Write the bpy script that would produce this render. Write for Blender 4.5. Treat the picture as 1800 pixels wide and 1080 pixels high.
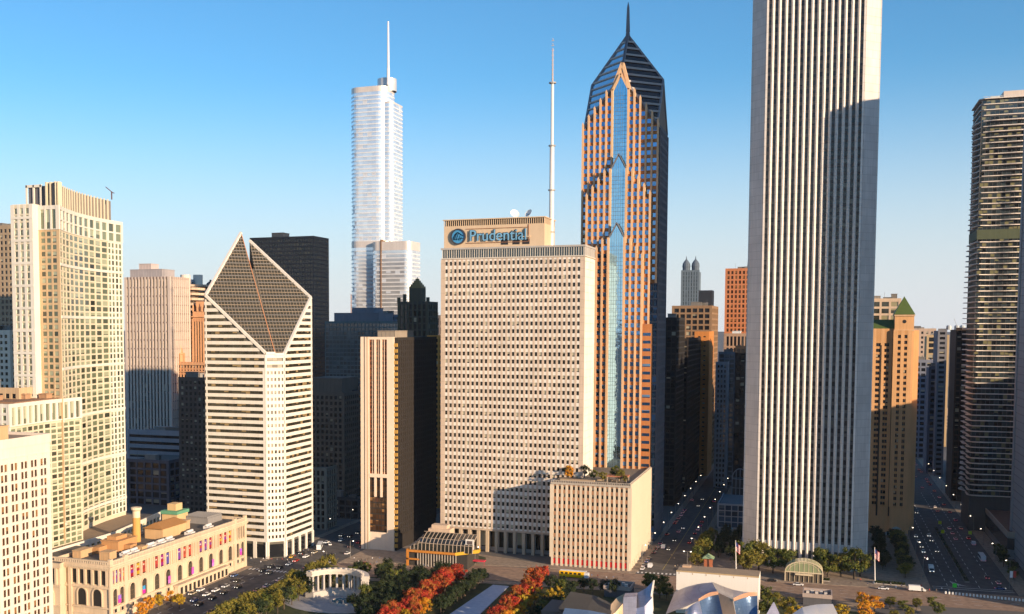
import bpy, math, random
from mathutils import Vector, Matrix
RND = random.Random(11)
rad = math.radians
SC = bpy.context.scene
for o in list(bpy.data.objects): bpy.data.objects.remove(o)

# ---------------------------------------------------------------- camera
CAMH, FPX, PXC, PYC, PITCH, YAW = 125.0, 1900.0, 720.0, 695.5, rad(3.63), rad(20.7)
cd = bpy.data.cameras.new("camera"); cam = bpy.data.objects.new("camera", cd)
SC.collection.objects.link(cam); SC.camera = cam
cam.location = (0, 0, CAMH); cam.rotation_euler = (rad(90) - PITCH, 0, YAW)
cd.sensor_width = 36; cd.lens = FPX / 1800 * 36
cd.shift_x = (900 - PXC) / 1800; cd.shift_y = (PYC - 540) / 1800
cd.clip_start = 1; cd.clip_end = 60000
SC.render.resolution_x = 1024; SC.render.resolution_y = 614
CROT = cam.rotation_euler.to_matrix()
def hit(px, py, X=None, Y=None, Z=None):
    """point of the world seen at a photo pixel, on the plane X=, Y= or Z="""
    d = CROT @ Vector(((px - PXC) / FPX, -(py - PYC) / FPX, -1))
    t = X / d.x if X is not None else Y / d.y if Y is not None else (Z - CAMH) / d.z
    return Vector((0, 0, CAMH)) + d * t
def hx(px, Y, py=575): return hit(px, py, Y=Y).x
def hz(px, py, Y): return hit(px, py, Y=Y).z
def pix(p):
    q = CROT.transposed() @ (Vector(p) - Vector((0, 0, CAMH)))
    return PXC + FPX * q.x / -q.z, PYC - FPX * q.y / -q.z

# ---------------------------------------------------------------- world, sun, exposure
SUN_AZ, SUN_EL = rad(119), rad(13)
w = bpy.data.worlds.new("World"); SC.world = w; w.use_nodes = True
nt = w.node_tree; sky = nt.nodes.new("ShaderNodeTexSky"); bg = nt.nodes["Background"]
sky.sky_type = 'NISHITA'; sky.sun_disc = False
sky.sun_elevation = SUN_EL; sky.sun_rotation = SUN_AZ
sky.altitude = 120; sky.air_density = 1.0; sky.dust_density = 0.2; sky.ozone_density = 3.8
hs = nt.nodes.new("ShaderNodeHueSaturation"); hs.inputs["Saturation"].default_value = 1.08
tn = nt.nodes.new("ShaderNodeVectorMath"); tn.operation = 'MULTIPLY'; tn.inputs[1].default_value = (0.80, 1.03, 1.04)
nt.links.new(sky.outputs[0], hs.inputs["Color"]); nt.links.new(hs.outputs[0], tn.inputs[0])
# pale rosy haze low on the horizon
gw = nt.nodes.new("ShaderNodeNewGeometry"); sx = nt.nodes.new("ShaderNodeSeparateXYZ"); nt.links.new(gw.outputs["Incoming"], sx.inputs[0])
mr = nt.nodes.new("ShaderNodeMapRange"); mr.interpolation_type = 'SMOOTHSTEP'
mr.inputs[1].default_value = -0.23; mr.inputs[2].default_value = 0.0; mr.inputs[3].default_value = 0.0; mr.inputs[4].default_value = 0.88
nt.links.new(sx.outputs[2], mr.inputs[0])
mxs = nt.nodes.new("ShaderNodeMix"); mxs.data_type = 'RGBA'; mxs.inputs[7].default_value = (4.3, 4.35, 4.7, 1)
nt.links.new(mr.outputs[0], mxs.inputs[0]); nt.links.new(tn.outputs[0], mxs.inputs[6])
nt.links.new(mxs.outputs[2], bg.inputs[0]); bg.inputs[1].default_value = 0.118
sl = bpy.data.lights.new("sun", 'SUN'); so = bpy.data.objects.new("sun", sl)
SC.collection.objects.link(so)
sdir = Vector((math.sin(SUN_AZ) * math.cos(SUN_EL), math.cos(SUN_AZ) * math.cos(SUN_EL), math.sin(SUN_EL)))
so.rotation_euler = (-sdir).to_track_quat('-Z', 'Y').to_euler()
sl.energy = 5.0; sl.angle = rad(0.5); sl.color = (1.0, 0.745, 0.49)
SC.view_settings.view_transform = 'Standard'; SC.view_settings.look = 'None'
SC.view_settings.exposure = 0.62; SC.view_settings.gamma = 1.0
SC.cycles.max_bounces = 6; SC.cycles.glossy_bounces = 3; SC.cycles.diffuse_bounces = 3

# ---------------------------------------------------------------- materials
def newmat(name):
    m = bpy.data.materials.new(name); m.use_nodes = True
    return m, m.node_tree, m.node_tree.nodes["Principled BSDF"]
def wallmat(name, c, var=0.12, rough=0.85, metal=0.0, scale=0.12, joint=0, spec=0.3):
    """painted / stone / metal surface with patchy tone and vertical weather streaks"""
    m, t, b = newmat(name); N, L = t.nodes.new, t.links.new
    g = N("ShaderNodeNewGeometry")
    n1 = N("ShaderNodeTexNoise"); n1.inputs["Scale"].default_value = scale; n1.inputs["Detail"].default_value = 5
    L(g.outputs["Position"], n1.inputs["Vector"])
    mp = N("ShaderNodeVectorMath"); mp.operation = 'MULTIPLY'; mp.inputs[1].default_value = (1.1, 1.1, 0.06)
    L(g.outputs["Position"], mp.inputs[0])
    n2 = N("ShaderNodeTexNoise"); n2.inputs["Scale"].default_value = 1.0; L(mp.outputs[0], n2.inputs["Vector"])
    a = N("ShaderNodeMath"); a.operation = 'ADD'; L(n1.outputs[0], a.inputs[0]); L(n2.outputs[0], a.inputs[1])
    r = N("ShaderNodeMapRange"); r.inputs[1].default_value = 0.6; r.inputs[2].default_value = 1.4
    r.inputs[3].default_value = 1 - var; r.inputs[4].default_value = 1 + var; L(a.outputs[0], r.inputs[0])
    v = N("ShaderNodeVectorMath"); v.operation = 'SCALE'; v.inputs[0].default_value = c[:3]
    if joint:   # stone courses: each course its own tone, a dark joint between
        sz = N("ShaderNodeSeparateXYZ"); L(g.outputs["Position"], sz.inputs[0])
        dv = N("ShaderNodeMath"); dv.operation = 'DIVIDE'; dv.inputs[1].default_value = joint; L(sz.outputs[2], dv.inputs[0])
        fr = N("ShaderNodeMath"); fr.operation = 'FRACT'; L(dv.outputs[0], fr.inputs[0])
        fl = N("ShaderNodeMath"); fl.operation = 'FLOOR'; L(dv.outputs[0], fl.inputs[0])
        sn = N("ShaderNodeVectorMath"); sn.operation = 'SNAP'; sn.inputs[1].default_value = (2.4, 2.4, joint); L(g.outputs["Position"], sn.inputs[0])
        wn = N("ShaderNodeTexWhiteNoise"); L(sn.outputs[0], wn.inputs["Vector"])
        wr = N("ShaderNodeMapRange"); wr.inputs[3].default_value = .95; wr.inputs[4].default_value = 1.04; L(wn.outputs[0], wr.inputs[0])
        jt = N("ShaderNodeMath"); jt.operation = 'GREATER_THAN'; jt.inputs[1].default_value = .07; L(fr.outputs[0], jt.inputs[0])
        jr = N("ShaderNodeMapRange"); jr.inputs[3].default_value = .84; L(jt.outputs[0], jr.inputs[0])
        m1 = N("ShaderNodeMath"); m1.operation = 'MULTIPLY'; L(wr.outputs[0], m1.inputs[0]); L(jr.outputs[0], m1.inputs[1])
        m2 = N("ShaderNodeMath"); m2.operation = 'MULTIPLY'; L(m1.outputs[0], m2.inputs[0]); L(r.outputs[0], m2.inputs[1]); r = m2
    L(r.outputs[0], v.inputs["Scale"]); L(v.outputs[0], b.inputs["Base Color"])
    b.inputs["Roughness"].default_value = rough; b.inputs["Metallic"].default_value = metal
    b.inputs["Specular IOR Level"].default_value = spec
    return m
def glassmat(name, c, blind=(0.4, 0.37, 0.28), bf=0.25, metal=0.0, rough=0.06, var=0.5, spec=0.5):
    """window pane: its own tone per window, some with a part-drawn blind behind"""
    m, t, b = newmat(name); N, L = t.nodes.new, t.links.new
    at = N("ShaderNodeAttribute"); at.attribute_name = "wr"
    oi = N("ShaderNodeObjectInfo"); a = N("ShaderNodeMath"); a.operation = 'ADD'
    L(at.outputs["Fac"], a.inputs[0]); L(oi.outputs["Random"], a.inputs[1])
    f = N("ShaderNodeMath"); f.operation = 'FRACT'; L(a.outputs[0], f.inputs[0])
    k = N("ShaderNodeMath"); k.operation = 'MULTIPLY'; k.inputs[1].default_value = 37.7; L(f.outputs[0], k.inputs[0])
    f2 = N("ShaderNodeMath"); f2.operation = 'FRACT'; L(k.outputs[0], f2.inputs[0])
    on = N("ShaderNodeMath"); on.operation = 'LESS_THAN'; on.inputs[1].default_value = bf; L(f.outputs[0], on.inputs[0])
    uv = N("ShaderNodeUVMap"); uv.uv_map = "uv"; s = N("ShaderNodeSeparateXYZ"); L(uv.outputs[0], s.inputs[0])
    gt = N("ShaderNodeMath"); gt.operation = 'GREATER_THAN'; L(s.outputs[1], gt.inputs[0]); L(f2.outputs[0], gt.inputs[1])
    mm = N("ShaderNodeMath"); mm.operation = 'MULTIPLY'; L(on.outputs[0], mm.inputs[0]); L(gt.outputs[0], mm.inputs[1])
    r = N("ShaderNodeMapRange"); r.inputs[3].default_value = 1 - var; r.inputs[4].default_value = 1 + var
    L(f2.outputs[0], r.inputs[0])
    v = N("ShaderNodeVectorMath"); v.operation = 'SCALE'; v.inputs[0].default_value = c[:3]; L(r.outputs[0], v.inputs["Scale"])
    mx = N("ShaderNodeMix"); mx.data_type = 'RGBA'; L(mm.outputs[0], mx.inputs[0]); L(v.outputs[0], mx.inputs[6])
    mx.inputs[7].default_value = (*blind, 1); L(mx.outputs[2], b.inputs["Base Color"])
    b.inputs["Roughness"].default_value = rough; b.inputs["Specular IOR Level"].default_value = spec
    if metal:
        g = N("ShaderNodeNewGeometry"); nz = N("ShaderNodeTexNoise"); nz.inputs["Scale"].default_value = .22; nz.inputs["Detail"].default_value = 3
        L(g.outputs["Position"], nz.inputs["Vector"]); bp = N("ShaderNodeBump"); bp.inputs["Strength"].default_value = .5; bp.inputs["Distance"].default_value = .12
        L(nz.outputs[0], bp.inputs["Height"]); L(bp.outputs[0], b.inputs["Normal"])
        q = N("ShaderNodeMath"); q.operation = 'SUBTRACT'; q.inputs[0].default_value = 1.0; L(mm.outputs[0], q.inputs[1])
        q2 = N("ShaderNodeMath"); q2.operation = 'MULTIPLY'; q2.inputs[1].default_value = metal; L(q.outputs[0], q2.inputs[0])
        L(q2.outputs[0], b.inputs["Metallic"])
    return m
def leafmat(name, stops):
    m, t, b = newmat(name); N, L = t.nodes.new, t.links.new
    g = N("ShaderNodeNewGeometry"); n = N("ShaderNodeTexNoise"); n.inputs["Scale"].default_value = 0.45
    n.inputs["Detail"].default_value = 3; L(g.outputs["Position"], n.inputs["Vector"])
    a = N("ShaderNodeMath"); a.operation = 'MULTIPLY_ADD'; a.inputs[1].default_value = 0.22; L(g.outputs["Random Per Island"], a.inputs[0])
    L(n.outputs[0], a.inputs[2]); a2 = N("ShaderNodeMath"); a2.operation = 'SUBTRACT'; a2.inputs[1].default_value = 0.11
    L(a.outputs[0], a2.inputs[0])
    cr = N("ShaderNodeValToRGB"); L(a2.outputs[0], cr.inputs[0])
    e = cr.color_ramp.elements; e[0].position = 0.3; e[0].color = (*stops[0], 1); e[1].position = 0.7; e[1].color = (*stops[-1], 1)
    for i, c in enumerate(stops[1:-1]):
        x = e.new(0.3 + 0.4 * (i + 1) / (len(stops) - 1)); x.color = (*c, 1)
    L(cr.outputs[0], b.inputs["Base Color"]); b.inputs["Roughness"].default_value = 0.7
    b.inputs["Specular IOR Level"].default_value = 0.2
    return m
def lampmat(name, c, s):
    m, t, b = newmat(name); b.inputs["Emission Color"].default_value = (*c, 1); b.inputs["Emission Strength"].default_value = s
    return m
_mats = {}
def M(c, rough=0.85, metal=0.0, var=0.12):
    k = (c, rough, metal, var)
    if k not in _mats: _mats[k] = wallmat("surface", c, var, rough, metal)
    return _mats[k]
G_DARK = glassmat("dark glass", (0.018, 0.02, 0.024), bf=0.12)
G_BLIND = glassmat("glass with blinds", (0.022, 0.025, 0.022), (0.42, 0.4, 0.3), bf=0.22)
G_APT = glassmat("apartment glass", (0.10, 0.12, 0.075), (0.36, 0.38, 0.26), bf=0.5, spec=0.9, var=0.8, rough=0.12)  # pale green blind colour paints glare reflected in the panes
G_BLUE = glassmat("blue mirror glass", (0.13, 0.30, 0.55), (0.1, 0.2, 0.36), bf=0.2, metal=1.0, var=0.18, rough=0.08)
G_CURT = glassmat("blue curtain glass", (0.40, 0.66, 0.84), (0.22, 0.4, 0.58), bf=0.0, metal=1.0, var=0.06, rough=0.04)
G_BRZ = glassmat("bronze glass", (0.06, 0.03, 0.015), (0.25, 0.13, 0.05), bf=0.25, spec=0.7)
G_TEAL = glassmat("teal glass", (0.03, 0.055, 0.065), (0.1, 0.14, 0.15), bf=0.2, spec=0.8)
G_SILV = glassmat("silver mirror glass", (0.92, 0.95, 1.0), (0.55, 0.6, 0.68), bf=0.12, metal=0.72, var=0.12, rough=0.2)
G_OLIVE = glassmat("olive glass", (0.05, 0.05, 0.035), (0.3, 0.27, 0.15), bf=0.3, metal=0.35, spec=0.7, var=0.6)
G_CROWN = glassmat("crown glass", (0.72, 0.92, 1.0), bf=0.0, metal=.9, var=.1, rough=0.1)
G_SLANT = glassmat("slanted glass", (0.06, 0.055, 0.038), (0.07, 0.06, 0.045), bf=0.0, metal=0.3, spec=0.7, var=0.15)
G_WARM = glassmat("ribbon glass", (0.035, 0.032, 0.022), (0.28, 0.2, 0.1), bf=0.3, spec=0.7)

# ---------------------------------------------------------------- mesh building
class MB:
    def __init__(s): s.v = []; s.f = []; s.m = []; s.uv = []; s.wr = []; s.smooth = False
    def poly(s, pts, m=0, uv=None, wr=0.0):
        b = len(s.v); s.v += [tuple(p) for p in pts]; s.f.append(tuple(range(b, b + len(pts)))); s.m.append(m)
        s.uv.append(uv or [(0, 0)] * len(pts)); s.wr.append(wr)
    def hexa(s, c, m=0):
        b = len(s.v); s.v += [tuple(p) for p in c]
        for q in ((0, 3, 2, 1), (4, 5, 6, 7), (0, 1, 5, 4), (1, 2, 6, 5), (2, 3, 7, 6), (3, 0, 4, 7)):
            s.f.append(tuple(b + i for i in q)); s.m.append(m); s.uv.append([(0, 0)] * 4); s.wr.append(0)
    def box(s, x0, x1, y0, y1, z0, z1, m=0):
        s.hexa([(x0, y0, z0), (x1, y0, z0), (x1, y1, z0), (x0, y1, z0), (x0, y0, z1), (x1, y0, z1), (x1, y1, z1), (x0, y1, z1)], m)
    def obox(s, p, u, n, u0, u1, n0, n1, z0, z1, m=0):
        """box in a facade's frame: along u, outward n, height z"""
        if u1 <= u0 or z1 <= z0: return
        def q(a, b, z): return (p[0] + u[0] * a + n[0] * b, p[1] + u[1] * a + n[1] * b, z)
        s.hexa([q(u0, n1, z0), q(u1, n1, z0), q(u1, n0, z0), q(u0, n0, z0), q(u0, n1, z1), q(u1, n1, z1), q(u1, n0, z1), q(u0, n0, z1)], m)
    def prism(s, poly, z0, z1, m=0, mt=None):
        zf = z1 if callable(z1) else (lambda x, y: z1)
        n = len(poly); lo = [(x, y, z0) for x, y in poly]; hi = [(x, y, zf(x, y)) for x, y in poly]
        for i in range(n):
            j = (i + 1) % n; s.poly([lo[i], lo[j], hi[j], hi[i]], m)
        s.poly(hi, m if mt is None else mt); s.poly(lo[::-1], m)
    def bar(s, a, b, r, m=0, n=4, r2=None):
        a = Vector(a); b = Vector(b); d = (b - a)
        if d.length < 1e-6: return
        d.normalize(); x = d.cross(Vector((0, 0, 1)) if abs(d.z) < 0.95 else Vector((1, 0, 0))).normalized(); y = d.cross(x)
        r2 = r if r2 is None else r2
        A = [a + (x * math.cos(t) + y * math.sin(t)) * r for t in [2 * math.pi * (i + .5) / n for i in range(n)]]
        Bq = [b + (x * math.cos(t) + y * math.sin(t)) * r2 for t in [2 * math.pi * (i + .5) / n for i in range(n)]]
        for i in range(n): s.poly([A[i], A[(i + 1) % n], Bq[(i + 1) % n], Bq[i]], m)
        s.poly(A[::-1], m); s.poly(Bq, m)
    def lathe(s, c, prof, n=16, m=0, a0=0, a1=2 * math.pi):
        """prof: list of (radius, z)"""
        for (r0, z0), (r1, z1) in zip(prof, prof[1:]):
            for i in range(n):
                t0 = a0 + (a1 - a0) * i / n; t1 = a0 + (a1 - a0) * (i + 1) / n
                P = [(c[0] + r * math.cos(t), c[1] + r * math.sin(t), z) for r, t, z in ((r0, t0, z0), (r0, t1, z0), (r1, t1, z1), (r1, t0, z1))]
                if r1 < 1e-6: P = P[:3]
                elif r0 < 1e-6: P = P[1:] if False else [P[0], P[2], P[3]]
                s.poly(P, m)
    def mesh(s, name, mats, loc=(0, 0, 0)):
        me = bpy.data.meshes.new(name)
        me.from_pydata([(x - loc[0], y - loc[1], z - loc[2]) for x, y, z in s.v], [], s.f)
        for m in mats: me.materials.append(m)
        me.polygons.foreach_set("material_index", s.m)
        if any(s.wr) or any(u[0] != u[-1] for u in s.uv[:3]):
            l = me.uv_layers.new(name="uv"); l.data.foreach_set("uv", [c for f in s.uv for p in f for c in p])
            a = me.attributes.new("wr", 'FLOAT', 'FACE'); a.data.foreach_set("value", s.wr)
        if s.smooth: me.polygons.foreach_set("use_smooth", [True] * len(s.f))
        me.update(); return me
    def build(s, name, mats, parent=None, base=(0, 0, 0)):
        if not s.f: return None
        loc = base
        o = bpy.data.objects.new(name, s.mesh(name, mats if isinstance(mats, (list, tuple)) else [mats], loc))
        SC.collection.objects.link(o)
        if parent: o.parent = parent
        else: o.location = base
        return o
def tag(o, label=None, cat=None, group=None, kind=None):
    if label: o["label"] = label
    if cat: o["category"] = cat
    if group: o["group"] = group
    if kind: o["kind"] = kind
    return o
def empty(name, loc, label, cat, group=None):
    o = bpy.data.objects.new(name, None); SC.collection.objects.link(o); o.location = loc
    o.empty_display_size = 2
    return tag(o, label, cat, group)
def copy_thing(o, loc, rz=0, sc=1.0, label=None, group=None, parent=None, mesh=None):
    c = o.copy(); SC.collection.objects.link(c); c.parent = parent
    if parent is None:
        c.location = loc; c.rotation_euler = (0, 0, rz); c.scale = (sc, sc, sc) if not isinstance(sc, tuple) else sc
        if label: c["label"] = label
        if group: c["group"] = group
    for ch in o.children: copy_thing(ch, None, parent=c)
    return c

_unit = {}
def unitpane(mat):
    if mat.name not in _unit:
        b = MB(); b.poly([(-.5, 0, -.5), (.5, 0, -.5), (.5, 0, .5), (-.5, 0, .5)], 0, [(0, 0), (1, 0), (1, 1), (0, 1)])
        _unit[mat.name] = b.mesh("window", [mat])
    return _unit[mat.name]
class Bld:
    """one building: wall mesh (materials list), panes, parts under an Empty"""
    def __init__(s, name, label, cat, loc, mats, glass=G_DARK, near=False, group=None):
        s.root = empty(name, (loc[0], loc[1], 0), label, cat, group); s.loc = (loc[0], loc[1], 0)
        s.w = MB(); s.core = MB(); s.mats = mats; s.glass = glass; s.near = near; s.panes = []; s.k = 0
        s.zvis = -1
    def part(s, mb, name, mats, parent=None):
        return mb.build(name, mats, parent or s.root, s.loc)
    def pane(s, c, u, n, w, h): s.panes.append((c, u, n, w, h))
    def face(s, p, q, z0, z1, bw=3, fh=3.8, pw=0.8, sh=1.2, d=0.4, pm=0, sm=0, cols=None, rows=None, endw=None,
             pane=True, span_out=False, top=None, skip=None, split=1):
        """window grid on wall p->q (outward = right of the direction)"""
        L = math.hypot(q[0] - p[0], q[1] - p[1]); u = ((q[0] - p[0]) / L, (q[1] - p[1]) / L); n = (u[1], -u[0])
        s.k += 1; e = 0.003 * (s.k % 7)
        endw = pw if endw is None else endw
        cols = cols or max(1, round((L - endw) / bw)); rows = rows or max(1, round((z1 - z0) / fh))
        B = (L - endw * 2 + pw) / cols; H = (z1 - z0) / rows; o0 = endw - pw / 2
        dp, ds = (d, d + 0.05) if span_out else (d + 0.05, d)
        top = (sh * 0.5 + 0.9) if top is None else top
        for i in range(cols + 1):
            if i == 0: a, b = -dp, endw
            elif i == cols: a, b = L - endw, L + dp
            else: a, b = o0 + i * B - pw / 2, o0 + i * B + pw / 2
            s.w.obox(p, u, n, a, b, 0, dp + e, z0, z1 + top + (0.02 if not span_out else -0.05) + e, pm)
        if sh > 0:
            for j in range(rows + 1):
                z = z0 + j * H
                s.w.obox(p, u, n, 0, L, -0.02, ds, z - sh / 2 if j else z0 + .02, z + sh / 2 if j < rows else z1 + top, sm)
        else:
            s.w.obox(p, u, n, 0, L, 0, ds, z1 - .3, z1 + top, sm)
        if pane:
            for i in range(cols):
                for j in range(rows):
                    if skip and skip(i, j): continue
                    uc = o0 + (i + .5) * B; zc = z0 + (j + .5) * H; ww = (B - pw)
                    for k in range(split):
                        us = uc - ww / 2 + ww * (k + .5) / split
                        s.pane((p[0] + u[0] * us + n[0] * 0.06, p[1] + u[1] * us + n[1] * 0.06, zc), u, n, ww / split - (.12 if split > 1 else 0), H - sh)
    def finish(s, corename="wall", wallname="facade", glass=None):
        g = glass or s.glass
        if s.core.f: s.part(s.core, corename, s.mats)
        if s.w.f: s.part(s.w, wallname if s.core.f else corename, s.mats)
        P = s.panes
        if s.near:
            def score(t):
                c, u, n, w, h = t
                dv = Vector(c) - Vector((0, 0, CAMH)); dd = dv.length
                f = -(dv.x * n[0] + dv.y * n[1]) / dd
                x, y = pix(c)
                if f <= 0 or not (0 < x < 1800 and 0 < y < 1080) or c[2] < s.zvis: return -1
                return w * h * f / dd / dd
            sc = sorted(range(len(P)), key=lambda i: -score(P[i])); first = set(i for i in sc[:100] if score(P[i]) > 0)
        else: first = set()
        rest = MB()
        for i, (c, u, n, w, h) in enumerate(P):
            if i in first:
                o = bpy.data.objects.new("window", unitpane(g)); SC.collection.objects.link(o); o.parent = s.root
                m = Matrix(((u[0] * w, -n[0], 0, c[0] - s.loc[0]), (u[1] * w, -n[1], 0, c[1] - s.loc[1]), (0, 0, h, c[2]), (0, 0, 0, 1)))
                o.matrix_local = m
            else:
                a = Vector((u[0], u[1], 0)) * w / 2; z = Vector((0, 0, h / 2)); cc = Vector(c)
                rest.poly([cc - a - z, cc + a - z, cc + a + z, cc - a + z], 0, [(0, 0), (1, 0), (1, 1), (0, 1)], RND.random() + .001)
        r = s.part(rest, "window", g)
        if r: r["kind"] = "stuff"
        return s.root
def rect(x0, x1, y0, y1): return [(x0, y0), (x1, y0), (x1, y1), (x0, y1)]
def tower(name, label, x0, x1, y0, y1, z1, c, z0=0, glass=G_DARK, near=False, sides="SE", cat="tower", roof=(0.14, 0.13, 0.12),
          extra=None, smat=None, group=None, zf=None, **st):
    """plain grid-facade tower"""
    mats = [c if not isinstance(c, tuple) else M(c), M(smat) if smat else (c if not isinstance(c, tuple) else M(c)), M(roof)]
    b = Bld(name, label, cat, ((x0 + x1) / 2, (y0 + y1) / 2), mats, glass, near, group)
    b.core.prism(rect(x0, x1, y0, y1), z0 - 1, z1, 1, 2)
    zf = z0 if zf is None else zf
    f = {"S": ((x0, y0), (x1, y0)), "E": ((x1, y0), (x1, y1)), "N": ((x1, y1), (x0, y1)), "W": ((x0, y1), (x0, y0))}
    for k in sides: b.face(*f[k], zf, z1, sm=1, **st)
    if extra: extra(b)
    elif x1 - x0 > 12 and z1 < 230:
        rg = random.Random(int(abs(x0) * 7 + y0))
        for i in range(rg.choice((2, 3))):
            w_ = rg.uniform(3, (x1 - x0) * .35); xx = rg.uniform(x0 + 1.5, x1 - 1.5 - w_); yy = rg.uniform(y0 + 2, y0 + (y1 - y0) * .4); k = rg.uniform(.12, .34)
            roofbox(b, xx, xx + w_, yy, yy + rg.uniform(3, 6), z1 + .02 * i, z1 + rg.uniform(2.2, 5), (k, k * .93, k * .86))
        q = MB(); xx = rg.uniform(x0 + 3, x1 - 3); q.bar((xx, y0 + 4, z1), (xx, y0 + 4, z1 + rg.uniform(4, 9)), .12); b.part(q, "roof_mast", M((0.25, 0.25, 0.26)))
    b.finish(); return b
def roofbox(b, x0, x1, y0, y1, z0, z1, c, name="rooftop_box", lou=False):
    q = MB(); q.box(x0, x1, y0, y1, z0, z1)
    q.box(x0 - .3, x1 + .3, y0 - .3, y1 + .3, z1, z1 + .4)
    n = max(2, int((x1 - x0) / 2.5))
    for i in range(n + 1):
        x = x0 + (x1 - x0) * i / n; q.box(x - .12, x + .12, y0 - .14, y0, z0 + .3, z1 - .2)
    return b.part(q, name, M(c))
# ================================================================ large buildings
# ---- wide slab tower with the lettered penthouse
def slab_tower():
    X0, X1, Y0, Y1, ZT = -197.0, -117.0, 572.0, 599.0, 163.0
    cream, tan, grey, roof = M((0.74, 0.70, 0.64), var=.17), wallmat('tan limestone', (0.58, 0.46, 0.36), .12, joint=4.1), M((0.40, 0.37, 0.34)), M((0.2, 0.19, 0.18))
    b = Bld("office_tower", "wide cream slab tower with a lettered sign on its rooftop block", "tower", ((X0 + X1) / 2, Y0),
            [cream, tan, grey, roof], G_BLIND, True)
    b.core.prism(rect(X0, X1, Y0, Y1), 12, ZT, 1, 3)
    b.core.prism(rect(X0 + 1, X1 - 1, Y0 + 5, Y1 - 1), -1, 12.0, 2, 3)
    # south front: tan piers, white panels, dark windows
    b.face((X0, Y0), (X1, Y0), 13, ZT - 1, cols=30, rows=36, pw=1.15, sh=1.95, d=0.35, pm=1, sm=0, endw=2.2, top=0)
    # east end: blank bright stone with faint joints
    b.face((X1, Y0), (X1, Y1), 13, ZT - 1, cols=2, rows=36, pw=1.5, sh=4.0, d=0.18, pm=0, sm=0, endw=2.0, top=0, pane=False, span_out=True)
    b.face((X1, Y1), (X0, Y1), 13, ZT - 1, cols=30, rows=36, pw=1.15, sh=1.95, d=0.35, pm=1, sm=0, endw=2.2, top=0)
    # dark louvre band under the roof edge
    q = MB()
    q.box(X0 + .2, X1 - .2, Y0 + .2, Y1 - .2, ZT, ZT + 4.6, 1)
    for i in range(61):
        x = X0 + .5 + (X1 - X0 - 1) * i / 60
        q.box(x - .13, x + .13, Y0 - .2, Y0 + .2, ZT, ZT + 4.6, 0 if i % 2 else 2)
    for i in range(22):
        y = Y0 + .5 + (Y1 - Y0 - 1) * i / 21
        q.box(X1 - .2, X1 + .2, y - .5, y + .5, ZT, ZT + 4.6, 0)
    q.box(X0 - .5, X1 + .5, Y0 - .5, Y1 + .5, ZT + 4.6, ZT + 5.6, 0); q.box(X0 - .5, X1 + .5, Y0 - .45, Y1 + .5, ZT - .6, ZT, 2)
    b.part(q, "louvre_band", [M((0.42, 0.40, 0.38)), G_TEAL, M((0.6, 0.55, 0.48))])
    # arcade of tall columns at street level
    q = MB()
    for i in range(16):
        x = X0 + 1 + (X1 - X0 - 2) * i / 15; q.box(x - .8, x + .8, Y0 - .3, Y0 + 1.4, 0, 11.9)
    b.part(q, "arcade", M((0.5, 0.4, 0.29)))
    for i in range(15):
        x = X0 + 1 + (X1 - X0 - 2) * (i + .5) / 15; b.pane((x, Y0 + 4.9, 6.4), (1, 0), (0, -1), 4.4, 8.5)
    # penthouse
    PX0, PX1, PY0, PY1, PZ0 = -196.4, hx(957, 574, 410), 574.0, 598.0, ZT + 5.6
    PZ1 = hz(860, 384, PY0); sb = PZ1 - 3.6
    pent = MB(); pent.box(PX0, PX1, PY0, PY1, PZ0 - .5, sb); pent.box(PX0 - .6, PX1 + .6, PY0 - .6, PY1 + .6, PZ1 - .5, PZ1)
    pent.box(PX0 + .5, PX1 - .5, PY0 + .5, PY1 - .5, sb, PZ1 - .5, 1)
    for i in range(49):
        x = PX0 + .1 + (PX1 - PX0 - .2) * i / 48; pent.box(x - .12, x + .12, PY0 - .2, PY0 + .5, sb, PZ1 - .5, 0)
    for i in range(12):
        y = PY0 + 1 + (PY1 - PY0 - 2) * i / 11; pent.box(PX1 - .5, PX1 + .2, y - .2, y + .2, sb, PZ1 - .5, 0)
    for x in (-161.5, -155.0, -149.5): pent.box(x - 2, x + 2, PY0 - .1, PY0, PZ0 + 1.2, PZ0 + 4.2, 1)
    pent.box(-151, -147, PY0 - .9, PY0, PZ0 + 5, PZ0 + 5.5, 0)
    ph = b.part(pent, "penthouse", [M((0.60, 0.46, 0.32), var=.06), M((0.03, 0.03, 0.035), 0.3)])
    # emblem: dark ring, blue disc, slanted rock strokes
    ex, ez, er = hx(805, 573, 410), (PZ0 + sb) / 2 + .2, 4.4
    ring = MB(); disc = MB(); rock = MB()
    for i in range(32):
        a, c = 2 * math.pi * i / 32, 2 * math.pi * (i + 1) / 32
        P = lambda r, t, y: (ex + r * math.cos(t), y, ez + r * math.sin(t))
        yb, yf = PY0 - .1, PY0 - 1.1
        ring.poly([P(er - .7, a, yf), P(er, a, yf), P(er, c, yf), P(er - .7, c, yf)][::-1])
        ring.poly([P(er, a, yb), P(er, c, yb), P(er, c, yf), P(er, a, yf)])
        ring.poly([P(er - .7, a, yb), P(er - .7, a, yf), P(er - .7, c, yf), P(er - .7, c, yb)])
        disc.poly([P(0, 0, PY0 - .7), P(er - .75, c, PY0 - .7), P(er - .75, a, PY0 - .7)])
    b.part(ring, "sign_ring", M((0.05, 0.05, 0.06), 0.5), ph); b.part(disc, "sign_disc", M((0.06, 0.27, 0.52), 0.4), ph)
    def strip(x0, z0, x1, z1, t):
        d = Vector((x1 - x0, 0, z1 - z0)).normalized(); nn = Vector((-d.z, 0, d.x)) * t / 2
        A = Vector((ex + x0, PY0 - .85, ez + z0)); C = Vector((ex + x1, PY0 - .85, ez + z1))
        rock.poly([A - nn, C - nn, C + nn, A + nn]); rock.poly([A + nn, C + nn, C - nn, A - nn])
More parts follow.
